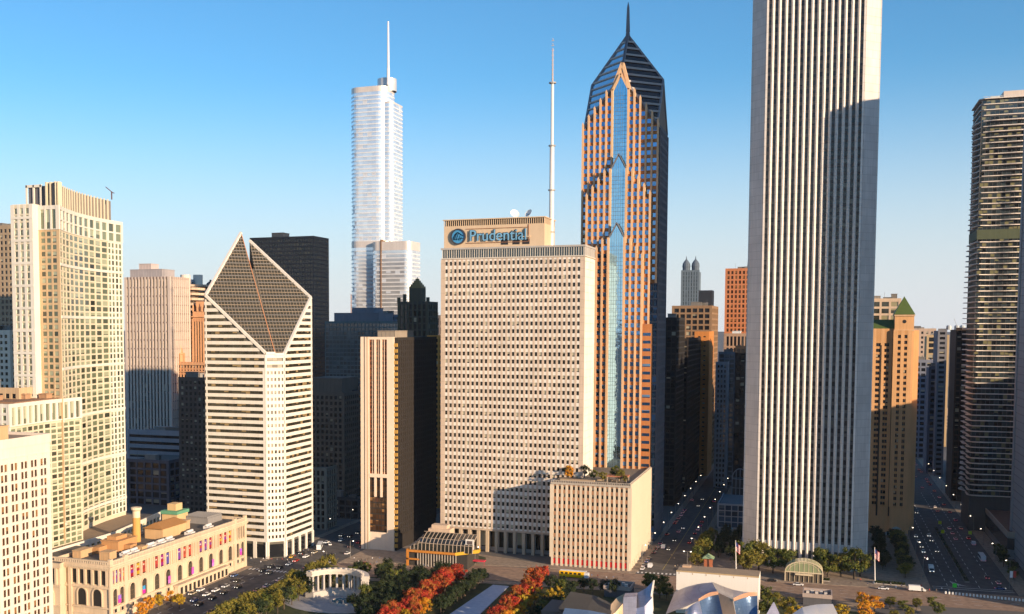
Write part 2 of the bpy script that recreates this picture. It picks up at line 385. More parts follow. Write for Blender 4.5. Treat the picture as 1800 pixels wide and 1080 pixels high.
    for s_ in ((-2.9, -1.3, -1.7, 1.2, .5), (-2.2, -1.9, -.7, 1.9, .4), (-1.2, -2.2, .2, 1.6, .35), (-1.7, 1.2, -.2, 2.3, .5), (-.2, 2.3, 1.0, 1.5, .45),
               (1.0, 1.5, 3.0, .2, .4), (.2, -2.2, 1.2, .6, .3), (1.1, -2.2, 2.0, -.3, .3), (-2.9, -1.6, 3.1, -1.0, .3)): strip(*s_)
    b.part(rock, "sign_emblem", M((0.72, 0.75, 0.78)), ph)
    # lettering: dark offset copy drawn as its shadow, blue letters in front
    for k, (off, ext, col, dy, dx) in enumerate(((.03, .10, (0.04, 0.03, 0.03), -.25, -.3), (.004, .14, (0.16, 0.38, 0.60), -.95, 0))):
        cu = bpy.data.curves.new("sign_lettering", 'FONT'); cu.body = "Prudential"; cu.size = 1; cu.extrude = ext / 5; cu.offset = off
        to = bpy.data.objects.new("t", cu); SC.collection.objects.link(to); bpy.context.view_layer.update()
        me = bpy.data.meshes.new_from_object(to); bpy.data.objects.remove(to)
        xs = [v.co.x for v in me.vertices]; ys = [v.co.y for v in me.vertices]
        tx0, tx1 = hx(826, 573, 410) + dx, hx(925, 573, 410) + dx; sx = (tx1 - tx0) / (max(xs) - min(xs)); sz = 6.0 / (max(ys) - min(ys))
        for v in me.vertices:
            x, y, z = v.co
            v.co = (tx0 + (x - min(xs)) * sx - b.loc[0], PY0 + dy - z * 5 - b.loc[1], ez - 2.8 + (y - min(ys)) * sz + (.25 if k == 0 else 0))
        me.materials.clear(); me.materials.append(M(col, 0.5))
        o = bpy.data.objects.new("sign_lettering", me); SC.collection.objects.link(o); o.parent = ph
        # slab serifs on the stems
    rail = MB(); rx = hx(928, 573, 410); rail.box(-183.4, rx, PY0 - .35, PY0, ez + 3.9, ez + 4.15); rail.box(-183.4, rx, PY0 - .35, PY0, ez - 3.9, ez - 3.6)
    rail.box(rx, rx + .3, PY0 - .35, PY0, ez - 3.7, ez + 5.6); b.part(rail, "sign_rail", M((0.28, 0.13, 0.07)), ph)
    b.finish()
    # satellite dishes on the penthouse roof
    for i, (px, r, ang, lab) in enumerate(((905, 2.6, .6, "white satellite dish on the lettered penthouse, leaning left"),
                                           (929, 2.4, -.5, "white satellite dish nearest the right end of the lettered penthouse"))):
        x = hx(px, 580, 380); q = MB(); q.smooth = True
        c = Vector((x, 580, PZ1 + 2.6)); ax = Vector((ang, -.75, .55)).normalized()
        e1 = ax.cross(Vector((0, 0, 1))).normalized(); e2 = ax.cross(e1)
        rr = [(0, -.7), (.5 * r, -.5), (.85 * r, -.1), (r, .2)]
        for (r0, h0), (r1, h1) in zip(rr, rr[1:]):
            for j in range(18):
                t0, t1 = 2 * math.pi * j / 18, 2 * math.pi * (j + 1) / 18
                S = [c + ax * h + (e1 * math.cos(t) + e2 * math.sin(t)) * rad_ for rad_, t, h in ((r0, t0, h0), (r0, t1, h0), (r1, t1, h1), (r1, t0, h1))]
                q.poly(S if r0 else S[1:])
        d = empty("satellite_dish", (x, 580, PZ1), lab, "satellite dish", "dishes on the penthouse roof")
        q.build("reflector", M((0.75, 0.74, 0.72), 0.5), d, (x, 580, PZ1))
        q = MB(); q.bar((x, 580.6, PZ1 - .1), (x, 580.3, PZ1 + 2.2), .35, n=8); q.bar(c, c + ax * 1.6, .08); q.box(x - 1, x + 1, 579.6, 581.4, PZ1, PZ1 + .5)
        q.build("mount", M((0.5, 0.5, 0.5), 0.5), d, (x, 580, PZ1))
    # mast
    mx, my = hx(970, 590, 300), 590.0; z0 = ZT + 4.0; zt = hz(973, 86, my)
    mt = empty("antenna_mast", (mx, my, z0), "tall white and grey antenna mast rising behind the lettered penthouse", "antenna")
    q = MB(); z1 = z0 + (zt - z0) * .52; z2 = z0 + (zt - z0) * .83
    q.bar((mx, my, z0), (mx, my, z1), 1.35, n=10, r2=1.25); q.bar((mx, my, z1), (mx, my, z2), .8, n=8); q.build("mast_tube", M((0.7, 0.68, 0.66), 0.5), mt, (mx, my, z0))
    q = MB(); q.bar((mx, my, z2), (mx, my, zt), .45, n=8, r2=.25)
    for k in range(9):
        z = z2 + 2 + k * 2.6; q.box(mx - .7, mx + .7, my - .12, my + .12, z, z + .4); q.box(mx - .1, mx + .1, my - .9, my + .9, z + .9, z + 1.3)
    q.build("antenna_array", M((0.5, 0.42, 0.39), 0.5), mt, (mx, my, z0))
    q = MB()
    for z in (z1, z2, z0 + (zt - z0) * .3, z0 + 10):
        q.lathe((mx, my), [(0, z), (2.0, z), (2.0, z + .6), (0, z + .6)], 10)
    q.build("platform", M((0.35, 0.33, 0.32), 0.5), mt, (mx, my, z0))
slab_tower()

# ---- annex with the roof garden
def annex():
    X0, X1, Y0, Y1 = -129.0, -88.0, 552.0, 624.0; ZT = hz(970, 846, Y0)
    b = Bld("office_annex", "low cream block with red street bays and a roof garden beside the wide slab tower", "building",
            ((X0 + X1) / 2, Y0), [M((0.66, 0.56, 0.43)), M((0.38, 0.20, 0.11)), M((0.56, 0.50, 0.42), var=.05), M((0.20, 0.17, 0.14))], G_DARK, True)
    b.core.prism(rect(X0, X1, Y0, Y1), -1, ZT - .4, 2, 3)
    b.face((X0, Y0), (X1, Y0), 4.6, ZT - 1.2, cols=16, rows=10, pw=1.25, sh=1.9, d=0.7, pm=0, sm=1, endw=1.3, top=-.4)
    q = MB(); q.box(X1, X1 + .5, Y0 - .5, Y1, 4.2, ZT + .5)
    for k in range(12): q.box(X1 + .5, X1 + .53, Y0 - .5, Y1, 4.2 + k * 3.5, 4.26 + k * 3.5, 0)
    b.part(q, "end_wall", M((0.62, 0.53, 0.41), var=.05))
    q = MB(); q.box(X0 - .4, X1 + .2, Y0 - .8, Y0 + .2, ZT - 1.3, ZT - .5)
    for i in range(46): x = X0 + (X1 - X0) * i / 45; q.box(x - .1, x + .1, Y0 - .6, Y0 - .4, ZT - .5, ZT + .6)
    q.box(X0 - .4, X1 + .2, Y0 - .65, Y0 - .35, ZT + .6, ZT + .8); q.box(X1 - .6, X1 - .2, Y0, Y1, ZT - .4, ZT + .9)
    b.part(q, "parapet", M((0.48, 0.42, 0.35)))
    for i in range(16):
        B = (X1 - X0 - 1.35) / 16; x = X0 + .67 + (i + .5) * B
        q = MB(); q.box(x - .68, x + .68, Y0 - .5, Y0 - .1, 1.2, 4.0); b.part(q, "red_bay", M((0.5, 0.02, 0.02), .5))
    q = MB()
    for i in range(17): x = X0 + .67 + i * (X1 - X0 - 1.35) / 16; q.box(x - .6, x + .6, Y0 - .75, Y0, 0, 4.6)
    for i in range(12): y = Y0 + 1.5 + i * 6.3; q.box(X1, X1 + .6, y - .7, y + .7, 0, 4.2)
    b.part(q, "street_pier", M((0.62, 0.53, 0.41)))
    b.finish()
    # roof garden things
    pd = MB(); pd.box(X0 + 3, X0 + 21, Y0 + 6, Y0 + 9, ZT - .4, ZT + .5); pd.box(X0 + 14, X1 - 12, Y0 + 12, Y0 + 15, ZT - .4, ZT + .5)
    tag(pd.build("planter", M((0.4, 0.3, 0.2)), None, (X0 + 10, Y0 + 7, ZT)), "long brown planter boxes on the annex roof terrace", "planter")
    rf = empty("roof_pavilion", (X1 - 8, Y0 + 12, ZT), "low terracotta roofed pavilion on the annex roof terrace", "pavilion")
    q = MB(); q.box(X1 - 14, X1 - 3, Y0 + 8, Y0 + 16, ZT + 2.6, ZT + 3.1); q.build("roof", M((0.45, 0.18, 0.1)), rf, (X1 - 8, Y0 + 12, ZT))
    q = MB()
    for x in (-13.5, -8.5, -3.5):
        for y in (8.4, 15.5): q.box(X1 + x - .15, X1 + x + .15, Y0 + y - .15, Y0 + y + .15, ZT - .4, ZT + 2.6)
    q.build("posts", M((0.5, 0.4, 0.3)), rf, (X1 - 8, Y0 + 12, ZT))
    return X0, X1, Y0, ZT
AX0, AX1, AY0, AZ = annex()

# ---- stepped granite tower with chevron gables and a needle spire
def chevron_tower():
    YB, HW = 629.3, 21.6; XC = hx(1023, 629.3, 400) + HW; BW, FH, GW = 3.35, 4.4, 9.2
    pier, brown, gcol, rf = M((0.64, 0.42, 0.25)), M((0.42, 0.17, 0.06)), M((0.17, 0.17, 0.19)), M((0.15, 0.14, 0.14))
    b = Bld("spired_tower", "tall orange granite tower with stepped chevron gables and a needle spire", "tower", (XC, YB + 21),
            [brown, pier, gcol, rf], G_BLUE, True)
    b.zvis = 125
    ch = 4.5; YN = YB + 2 * HW
    z_e, z_p, z_a = 240.0, 268.5, 296.0
    oct_ = [(XC - HW + ch, YB), (XC + HW - ch, YB), (XC + HW, YB + ch), (XC + HW, YN - ch), (XC + HW - ch, YN), (XC - HW + ch, YN), (XC - HW, YN - ch), (XC - HW, YB + ch)]
    b.core.prism(oct_, -1, z_e, 2, 3)
    glz = MB(); mull = MB()
    def tier(yf, nb, apex, gx, thick, zfoot, first_drop=FH * 1.9):
        """gable bay at plane yf with nb bays each side of the central glass strip"""
        xl, xr = gx - GW / 2, gx + GW / 2
        zsh = apex - 8.5                              # where the gable shoulders meet the strip
        # body
        cols = []
        for s in (-1, 1):
            for i in range(nb):
                zt = zsh - 1.0 - first_drop * .25 - i * FH
                cols.append((s, i, zt))
        for s, i, zt in cols:
            xa = xl - (i + 1) * BW if s < 0 else xr + i * BW; xb = xa + BW
            b.w.box(xa, xb, yf, yf + thick, zfoot, zt, 0)
            xo = xa if s < 0 else xb                  # outer pier of the bay
            b.w.box(xo - .55, xo + .55, yf - .85, yf + .2, zfoot, zt + 2.6, 1)
            b.w.poly([(xo - .55, yf - .86, zt + 2.6), (xo + .55, yf - .86, zt + 2.6), (xo, yf - .4, zt + 4.0)], 1)
            b.w.box(xo - .55, xo + .55, yf + .2, yf + thick, zt - 1, zt + 1.2, 1)
            n = int((zt - zfoot) / FH)
            for j in range(n):
                zc = zt - 2.2 - j * FH
                b.pane(((xa + xb) / 2, yf - .05, zc), (1, 0), (0, -1), 2.05, 2.35)
                b.w.box(xa + .5, xb - .5, yf - .22, yf, zc + 1.25, zc + 1.6, 0)
        # glass strip
        b.w.box(xl, xr, yf + .4, yf + thick, zfoot, zsh, 2)
        for s in (xl, xr): b.w.box(s - .6, s + .6, yf - .9, yf + .4, zfoot, zsh + .6, 1)
        b.w.hexa([(xl, yf + .4, zsh), (xr, yf + .4, zsh), (xr, yf + thick, zsh), (xl, yf + thick, zsh),
                  (gx - .1, yf + .4, apex), (gx + .1, yf + .4, apex), (gx + .1, yf + thick, apex), (gx - .1, yf + thick, apex)], 2)
        z = zfoot + 1; k = 0
        while z < zsh - 2.2:
            for i in range(6):
                x0 = xl + .6 + (GW - 1.2) * i / 6; x1 = x0 + (GW - 1.2) / 6
                glz.poly([(x0, yf + .3, z), (x1, yf + .3, z), (x1, yf + .3, z + 2.2), (x0, yf + .3, z + 2.2)], 0, [(0, 0), (1, 0), (1, 1), (0, 1)], RND.random() + .001)
            mull.box(xl + .5, xr - .5, yf + .18, yf + .3, z - .07, z + .07); z += 2.2; k += 1
        glz.poly([(xl + .6, yf + .3, z), (xr - .6, yf + .3, z), (xr - .6, yf + .3, zsh), (gx, yf + .3, apex - 1), (xl + .6, yf + .3, zsh)], 0, None, .5)
        for i in range(1, 6):
            x = xl + .6 + (GW - 1.2) * i / 6; mull.box(x - .06, x + .06, yf + .15, yf + .3, zfoot, zsh + 6.0 * (1 - abs(x - gx) / (GW / 2)))
        tw, td, tm = (.6, .9, 1) if nb == 5 else (.22, .1, 2)
        for s in (xl, xr): b.w.hexa([(s - tw, yf - td, zsh), (s + tw, yf - td, zsh), (s + tw, yf + .4, zsh), (s - tw, yf + .4, zsh),
                                      (gx - tw, yf - td, apex + .6), (gx + tw, yf - td, apex + .6), (gx + tw, yf + .4, apex + .6), (gx - tw, yf + .4, apex + .6)], tm)
    gx0 = hx(1091, YB, 200)
    apx0 = hz(1090, 133, YB); tier(YB - 1.2, 5, apx0, gx0, 3.0, 150)
    # taller thin outer gable, the bright peak
    pk = hz(1096, 112, YB + 2)
    for s in (-1, 1):
        b.w.hexa([(gx0 + s * 5.2 - .7, YB - 1.4, apx0 - 8.5), (gx0 + s * 5.2 + .7, YB - 1.4, apx0 - 8.5), (gx0 + s * 5.2 + .7, YB + 1, apx0 - 8.5), (gx0 + s * 5.2 - .7, YB + 1, apx0 - 8.5),
                  (gx0 + .7 - .9, YB - 1.0, pk), (gx0 + .7 + .9, YB - 1.0, pk), (gx0 + .7 + .9, YB + 2.5, pk), (gx0 + .7 - .9, YB + 2.5, pk)], 1)
    b.w.poly([(gx0 - 5.2, YB - .9, apx0 - 8.5), (gx0 + 5.2, YB - .9, apx0 - 8.5), (gx0 + .7, YB - .6, pk - .5)], 1)
    tier(YB - 5, 4, hz(1085, 272, YB - 5), gx0, 6, 60)
    tier(YB - 9, 3, hz(1083, 393, YB - 9), gx0, 6, 40)
    # wide base block behind the annex
    bx0, bx1 = gx0 + GW / 2 + 3 * BW + .3, XC + HW - 1.5
    b.w.box(bx0, bx1, YB - 7, YB - 1.5, 0, hz(1140, 570, YB - 7), 0)
    for j in range(19):
        z = 46 + j * 4.4
        if z < hz(1140, 570, YB - 7) - 3: b.pane(((bx0 + bx1) / 2, YB - 7.05, z), (1, 0), (0, -1), bx1 - bx0 - .6, 1.7)
    # east and chamfer faces
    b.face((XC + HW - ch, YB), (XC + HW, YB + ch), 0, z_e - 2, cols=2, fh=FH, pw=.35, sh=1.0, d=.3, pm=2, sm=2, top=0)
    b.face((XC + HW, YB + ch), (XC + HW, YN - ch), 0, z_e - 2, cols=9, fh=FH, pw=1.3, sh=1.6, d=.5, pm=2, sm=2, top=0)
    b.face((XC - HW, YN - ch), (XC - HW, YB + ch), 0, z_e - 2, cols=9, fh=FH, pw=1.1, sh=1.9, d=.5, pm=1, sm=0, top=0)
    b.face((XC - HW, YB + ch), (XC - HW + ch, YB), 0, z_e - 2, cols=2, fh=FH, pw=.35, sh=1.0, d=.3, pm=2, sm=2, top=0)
    b.part(glz, "central_glazing", G_CURT); b.part(mull, "mullions", M((0.12, 0.16, 0.2), .5))
    # helm roof: rhombic faces between gable peaks
    crown = MB(); bands = MB(); trim = MB()
    cy = YB + HW; A = Vector((XC, cy, z_a)); e = HW - 1.0
    pks = [Vector((XC, cy - e, z_p)), Vector((XC + e, cy, z_p)), Vector((XC, cy + e, z_p)), Vector((XC - e, cy, z_p))]
    cns = [Vector((XC + e, cy - e, z_e)), Vector((XC + e, cy + e, z_e)), Vector((XC - e, cy + e, z_e)), Vector((XC - e, cy - e, z_e))]
    for i in range(4):
        p, q, c = pks[i], pks[(i + 1) % 4], cns[i]
        crown.poly([p, c, q, A], 0 if c.x < XC else 2)  # eastern faces get dark glass, painting their missing sky reflection
        crown.poly([p, cns[i - 1], c], 1)
        nrm = (c - p).cross(q - p).normalized(); nrm = nrm if nrm.z > 0 else -nrm
        if nrm.dot(Vector((p.x - XC + q.x - XC, p.y + q.y - 2 * cy, 0))) < 0: nrm = -nrm
        for a1, a2 in ((p, A), (A, q), (p, c), (c, q)):
            trim.bar(a1 + nrm * .3, a2 + nrm * .3, .75)
        k = 0; z = z_e + 3; bands = MB()
        while z < z_a - 4:
            def at(u_, v_, z): t = (z - u_.z) / (v_.z - u_.z); return u_ + (v_ - u_) * t
            if z < z_p: l, r = at(c, p, z), at(c, q, z)
            else: l, r = at(p, A, z), at(q, A, z)
            bands.bar(l + nrm * .35, r + nrm * .35, .5 if c.x < XC else .75); z += 4.4
        b.part(bands, "roof_bands", M((0.42, 0.40, 0.40), .45))
    b.part(crown, "crown_roof", [G_CROWN, M((0.3, 0.22, 0.17)), G_BRZ]); b.part(trim, "roof_trim", M((0.22, 0.22, 0.25), .4))
    q = MB(); q.bar(A + Vector((0, 0, -3)), A + Vector((0, 0, 1.5)), 1.9, n=4, r2=1.4)
    tip = 125 + (575 + 18) * (YB * .935 + 21) / 1900
    q.bar(A + Vector((0, 0, 2)), Vector((XC, cy, z_a + 16)), 1.25, n=8, r2=.75); q.bar(Vector((XC, cy, z_a + 16)), Vector((XC, cy, tip)), .75, n=8, r2=.08)
    b.part(q, "spire", M((0.16, 0.17, 0.2), .4))
    b.finish()
chevron_tower()

# ---- tall white ribbed tower
def ribbed_tower():
    Y0 = 591.0; X0, X1 = -34.6, 24.8; S = X1 - X0; ch = 6.3; ZT = 352
    XC, YC = (X0 + X1) / 2, Y0 + S / 2
    b = Bld("ribbed_tower", "tallest white tower with thin vertical ribs running out of the top", "tower", (XC, YC),
            [M((0.60, 0.58, 0.57), var=.05), M((0.095, 0.085, 0.08)), M((0.52, 0.49, 0.47), var=.06)], glassmat("tower glass", (0.035, 0.034, 0.036), (0.12, 0.11, 0.09), bf=0.2), True)
    oct_ = [(X0 + ch, Y0), (X1 - ch, Y0), (X1, Y0 + ch), (X1, Y0 + S - ch), (X1 - ch, Y0 + S), (X0 + ch, Y0 + S), (X0, Y0 + S - ch), (X0, Y0 + ch)]
    b.core.prism(oct_, -1, ZT, 1, 2)
    ribs = MB(); corner = MB()
    nb = 15
    for k in range(4):
        p, q = oct_[2 * k], oct_[2 * k + 1]
        L = math.hypot(q[0] - p[0], q[1] - p[1]); u = ((q[0] - p[0]) / L, (q[1] - p[1]) / L); n = (u[1], -u[0]); B = L / nb
        for i in range(nb + 1):
            a = i * B
            def Q(s, o, z): return (p[0] + u[0] * s + n[0] * o, p[1] + u[1] * s + n[1] * o, z)
            if i in (0, nb): ribs.obox(p, u, n, a - (.0 if i == 0 else .9), a + (.9 if i == 0 else 0), 0, 1.1, 0, ZT + 1)
            else:
                w_ = .78
                tri = [Q(a - w_, 0, 0), Q(a, 1.25, 0), Q(a + w_, 0, 0)]; tt = [Q(a - w_, 0, ZT + 1), Q(a, 1.25, ZT + 1), Q(a + w_, 0, ZT + 1)]
                ribs.poly([tri[0], tri[1], tt[1], tt[0]]); ribs.poly([tri[1], tri[2], tt[2], tt[1]]); ribs.poly(tt)
        if k in (0, 3, 1):
            nf = 84
            for i in range(nb):
                for j in range(nf):
                    z = 14 + j * 4.0
                    b.pane((p[0] + u[0] * (i + .5) * B + n[0] * .06, p[1] + u[1] * (i + .5) * B + n[1] * .06, z + 2), u, n, B - 1.58, 2.3)
        # chamfer corner wall
        r = oct_[(2 * k + 2) % 8]; p2 = q
        L2 = math.hypot(r[0] - p2[0], r[1] - p2[1]); u2 = ((r[0] - p2[0]) / L2, (r[1] - p2[1]) / L2); n2 = (u2[1], -u2[0])
        corner.obox(p2, u2, n2, -.2, L2 + .2, 0, .5, 0, ZT + 1.2)
        for j in range(1, 85): corner.obox(p2, u2, n2, -.2, L2 + .2, .5, .54, 4.1 * j, 4.1 * j + .12)
    # glossy lobby band and base wall
    q = MB()
    for k in (0, 3):
        p, qq = oct_[2 * k], oct_[2 * k + 1]
        L = math.hypot(qq[0] - p[0], qq[1] - p[1]); u = ((qq[0] - p[0]) / L, (qq[1] - p[1]) / L); n = (u[1], -u[0])
        q = MB(); q.obox(p, u, n, .9, L - .9, 0, .35, 9.5, 13.5); b.part(q, "lobby_band", M((0.45, 0.43, 0.41)))
    b.part(ribs, "ribs", wallmat("white granite ribs", (0.72, 0.67, 0.62), .1, joint=4.1)); b.part(corner, "corner_wall", wallmat("white granite corner", (0.60, 0.56, 0.53), .12, joint=4.1))
    b.finish()
ribbed_tower()

# ---- white banded tower with the slanted diamond roof
G_PALE = glassmat('pale glass', (0.30, 0.27, 0.22), (0.4, 0.37, 0.3), bf=.4, spec=.7)
def diamond_tower():
    Ys = 513.0; SW, SE1, SE2, NE, NW = (-312.6, Ys), (-276.0, Ys), (-268.6, 519.8), (-268.6, 553.0), (-312.6, 553.0)
    cx, cy = -290.6, 533
    # plane through NW (179.5), SW & NE (142)
    gx_, gy_ = -(179.5 - 142) / 44.0, (179.5 - 142) / 40.0
    def pl(x, y): return 142 + gx_ * (x + 312.6) + gy_ * (y - Ys)
    white = M((0.70, 0.66, 0.60), var=.09)
    b = Bld("diamond_roof_tower", "white tower with dark ribbon windows and a split slanted diamond shaped roof", "tower", (cx, cy), [white, M((0.12, 0.11, 0.09))], G_WARM, True)
    diag0 = Vector((-268.6 - 3.7, 516.4)); diag1 = Vector(NW); dv = (diag1 - diag0); pn = Vector((-dv.y, dv.x)).normalized()
    t = .69; D = diag0 + dv * t
    hw = 2.2
    Dl, Dr = D - pn * hw * -1, D - pn * hw
    # pn points left of diag direction (towards SW side)
    if (Vector(SW) - D).dot(pn) < 0: pn = -pn
    Dl, Dr = D + pn * .3, D - pn * 1.6; Nl, Nr = diag1 + pn * .2, diag1 - pn * 4.6
    Nl = Vector((NW[0], NW[1] - .6)); Nr = Vector((NW[0] + 5.2, NW[1]))
    L_ = [SW, SE1, tuple(diag0), tuple(Dl), tuple(Nl)]
    R_ = [tuple(diag0), SE2, NE, tuple(Nr), tuple(Dr)]
    b.core.prism(L_, -1, lambda x, y: pl(x, y) - .4, 1, 1); b.core.prism(R_, -1, lambda x, y: pl(x, y) - 1.1, 1, 1)  # dark core colour also paints the shade inside the roof slit
    b.core.prism([tuple(Dl), tuple(Dr), tuple(Nr), tuple(Nl)], -1, 155.5, 1, 1)
    b.core.prism([tuple(diag0), tuple(Dr), tuple(Dl)], -1, lambda x, y: pl(x, y) - .7, 1, 1)
    # slanted glazing with its bars, both halves
    for side, poly, off in (("l", L_, 0.0), ("r", R_, -.7)):
        gl = MB(); g2 = MB(); rim = MB()
        P3 = [Vector((x, y, pl(x, y) + off)) for x, y in poly]
        nrm = Vector((-gx_, -gy_, 1)).normalized()
        # horizontal rows: contour lines of the plane; clip polygon by levels
        def clip(pts, f, keep):
            out = []
            for i in range(len(pts)):
                a, c = pts[i], pts[(i + 1) % len(pts)]; fa, fc = (f(a) - keep), (f(c) - keep)
                if fa >= 0: out.append(a)
                if fa * fc < 0: out.append(a + (c - a) * (fa / (fa - fc)))
            return out
        gl.poly([v + nrm * .05 for v in P3], 0, [(0, .5)] * 4 + [(1, .5)], .5)
        z = 104.0; k = 0; step = 1.83
        while z < 182:
            s1 = clip(P3, lambda v: v.z, z); s1 = clip(s1, lambda v: -v.z, -(z + step)) if len(s1) > 2 else s1
            # bar along the contour
            pts = []
            for i in range(len(P3)):
                a, c = P3[i], P3[(i + 1) % len(P3)]
                if (a.z - z) * (c.z - z) < 0: pts.append(a + (c - a) * ((z - a.z) / (c.z - a.z)))
            if len(pts) == 2: g2.bar(pts[0] + nrm * .2, pts[1] + nrm * .2, .42 if k % 2 else .22, k % 2)
            z += step; k += 1
        # down-slope bars
        dr = Vector((gy_, -gx_)).normalized()       # contour direction in plan
        cc = [v.x * dr.x + v.y * dr.y for v in P3]; s = min(cc) + .9
        while s < max(cc):
            pts = []
            for i in range(len(P3)):
                a, c = P3[i], P3[(i + 1) % len(P3)]; fa, fc = a.x * dr.x + a.y * dr.y - s, c.x * dr.x + c.y * dr.y - s
                if fa * fc < 0: pts.append(a + (c - a) * (fa / (fa - fc)))
            if len(pts) == 2: g2.bar(pts[0] + nrm * .18, pts[1] + nrm * .18, .17, 0)
            s += 1.75
        for i in range(len(P3)):
            a, c = P3[i], P3[(i + 1) % len(P3)]; inner = {("l", 2), ("l", 3), ("r", 4), ("r", 3)}
            if side == "l" and i == 4: rim.bar(a + nrm * .3, c + nrm * .3, .95, 0)
            elif (side, i) in inner: rim.bar(a + nrm * .3, c + nrm * .3, .3, 1) if side == 'l' else None
            else: rim.bar(a + nrm * .3, c + nrm * .3, .95, 0)
        sp = b.part(gl, "slanted_glazing", [G_SLANT, G_DARK]); b.part(g2, "glazing_bars", [M((0.25, 0.20, 0.15), .6), M((0.035, 0.035, 0.045), .4)], sp)
        b.part(rim, "roof_rim", [white, M((0.45, 0.22, 0.12))])
    # ribbons: glass strip recessed between projecting white bands
    FH = 3.55
    segs = [(SW, SE1, .55, 12), (SE1, SE2, .55, 4), (SE2, NE, .55, 11), (NE, NW, .5, 12), (NW, SW, .5, 11)]
    zf = [9 + j * FH for j in range(38)]
    bands = MB()
    for si, (p, q, d, nw) in enumerate(segs):
        L = math.hypot(q[0] - p[0], q[1] - p[1]); u = ((q[0] - p[0]) / L, (q[1] - p[1]) / L); n = (u[1], -u[0])
        hp, hq = pl(*p), pl(*q)
        for z in zf:
            for kind, za, zb in (("b", z, z + 1.85), ("g", z + 1.85, z + FH)):
                # span of u where plane is above zb
                def lim(zz):
                    if hp >= zz and hq >= zz: return 0, L
                    if hp < zz and hq < zz: return None
                    x = L * (zz - hp) / (hq - hp)
                    return (0, x) if hp > hq else (x, L)
                r = lim(zb + (2.4 if kind == "g" else 0))
                if not r: continue
                a, c = r
                if kind == "b":
                    bands.obox(p, u, n, a - (.5 if a == 0 else 0), c + (.49 if c == L else 0), -.1, d + .003 * si, za, zb)
                else:
                    a += .5 if si != 1 else .9; c -= .5 if si != 1 else .9
                    if c - a > 1:
                        if si == 0 and c > L - 2.5: c = L - 1.6
                        g = MB(); m = (a + c) / 2
                        nn = max(1, round((c - a) / 2.6))
                        for i in range(nn):
                            x0 = a + (c - a) * i / nn; x1 = a + (c - a) * (i + 1) / nn - .1
                            A = [(p[0] + u[0] * s + n[0] * .08, p[1] + u[1] * s + n[1] * .08, zz) for s, zz in ((x0, za), (x1, za), (x1, zb), (x0, zb))]
                            g.poly(A, 0, [(0, 0), (1, 0), (1, 1), (0, 1)], RND.random() + .001)
                        if si == 1: b.part(g, "ribbon_window", G_PALE if za > 58 else G_WARM)
                        elif si in (0, 2): b.part(g, "ribbon_window", G_WARM)
                        else: b.w.v += []; b.part(g, "ribbon_window", G_WARM) if z < 40 else None
        # corner piers
        for a_, w_ in ((0, .6), (L, .6)):
            hh = (hp if a_ == 0 else hq) - 2
            b.w.obox(p, u, n, max(a_ - w_, -.5), min(a_ + w_, L + .5), 0, d - .05 - .003 * si, 9, hh)
    # plain white strip beside the chamfer (left of it) and the chamfer mullions
    p, q = SE1, SE2; L = math.hypot(q[0] - p[0], q[1] - p[1]); u = ((q[0] - p[0]) / L, (q[1] - p[1]) / L); n = (u[1], -u[0])
    for i in range(1, 5): b.w.obox(p, u, n, L * i / 5 - .45, L * i / 5 + .45, 0, .5, 9, 102)
    b.w.obox((SE1[0] - 1.6, Ys), (1, 0), (0, -1), 0, 1.6, 0, .54, 9, 103)
    b.part(bands, "white_bands", white)
    # street level piers and dark lobby
    q2 = MB(); lob = MB()
    for si, (p, q, d, nw) in enumerate(segs[:3]):
        L = math.hypot(q[0] - p[0], q[1] - p[1]); u = ((q[0] - p[0]) / L, (q[1] - p[1]) / L); n = (u[1], -u[0]); m = max(1, int(L / 7))
        for i in range(m + 1): q2.obox(p, u, n, L * i / m - 1, L * i / m + 1, 0, .7, 0, 9)
        for i in range(m): lob.obox(p, u, n, L * i / m + 1, L * (i + 1) / m - 1, 0, .2, .4, 7.6)
    b.part(q2, "street_pier", white); b.part(lob, "lobby_glazing", G_DARK)
    b.finish()
diamond_tower()

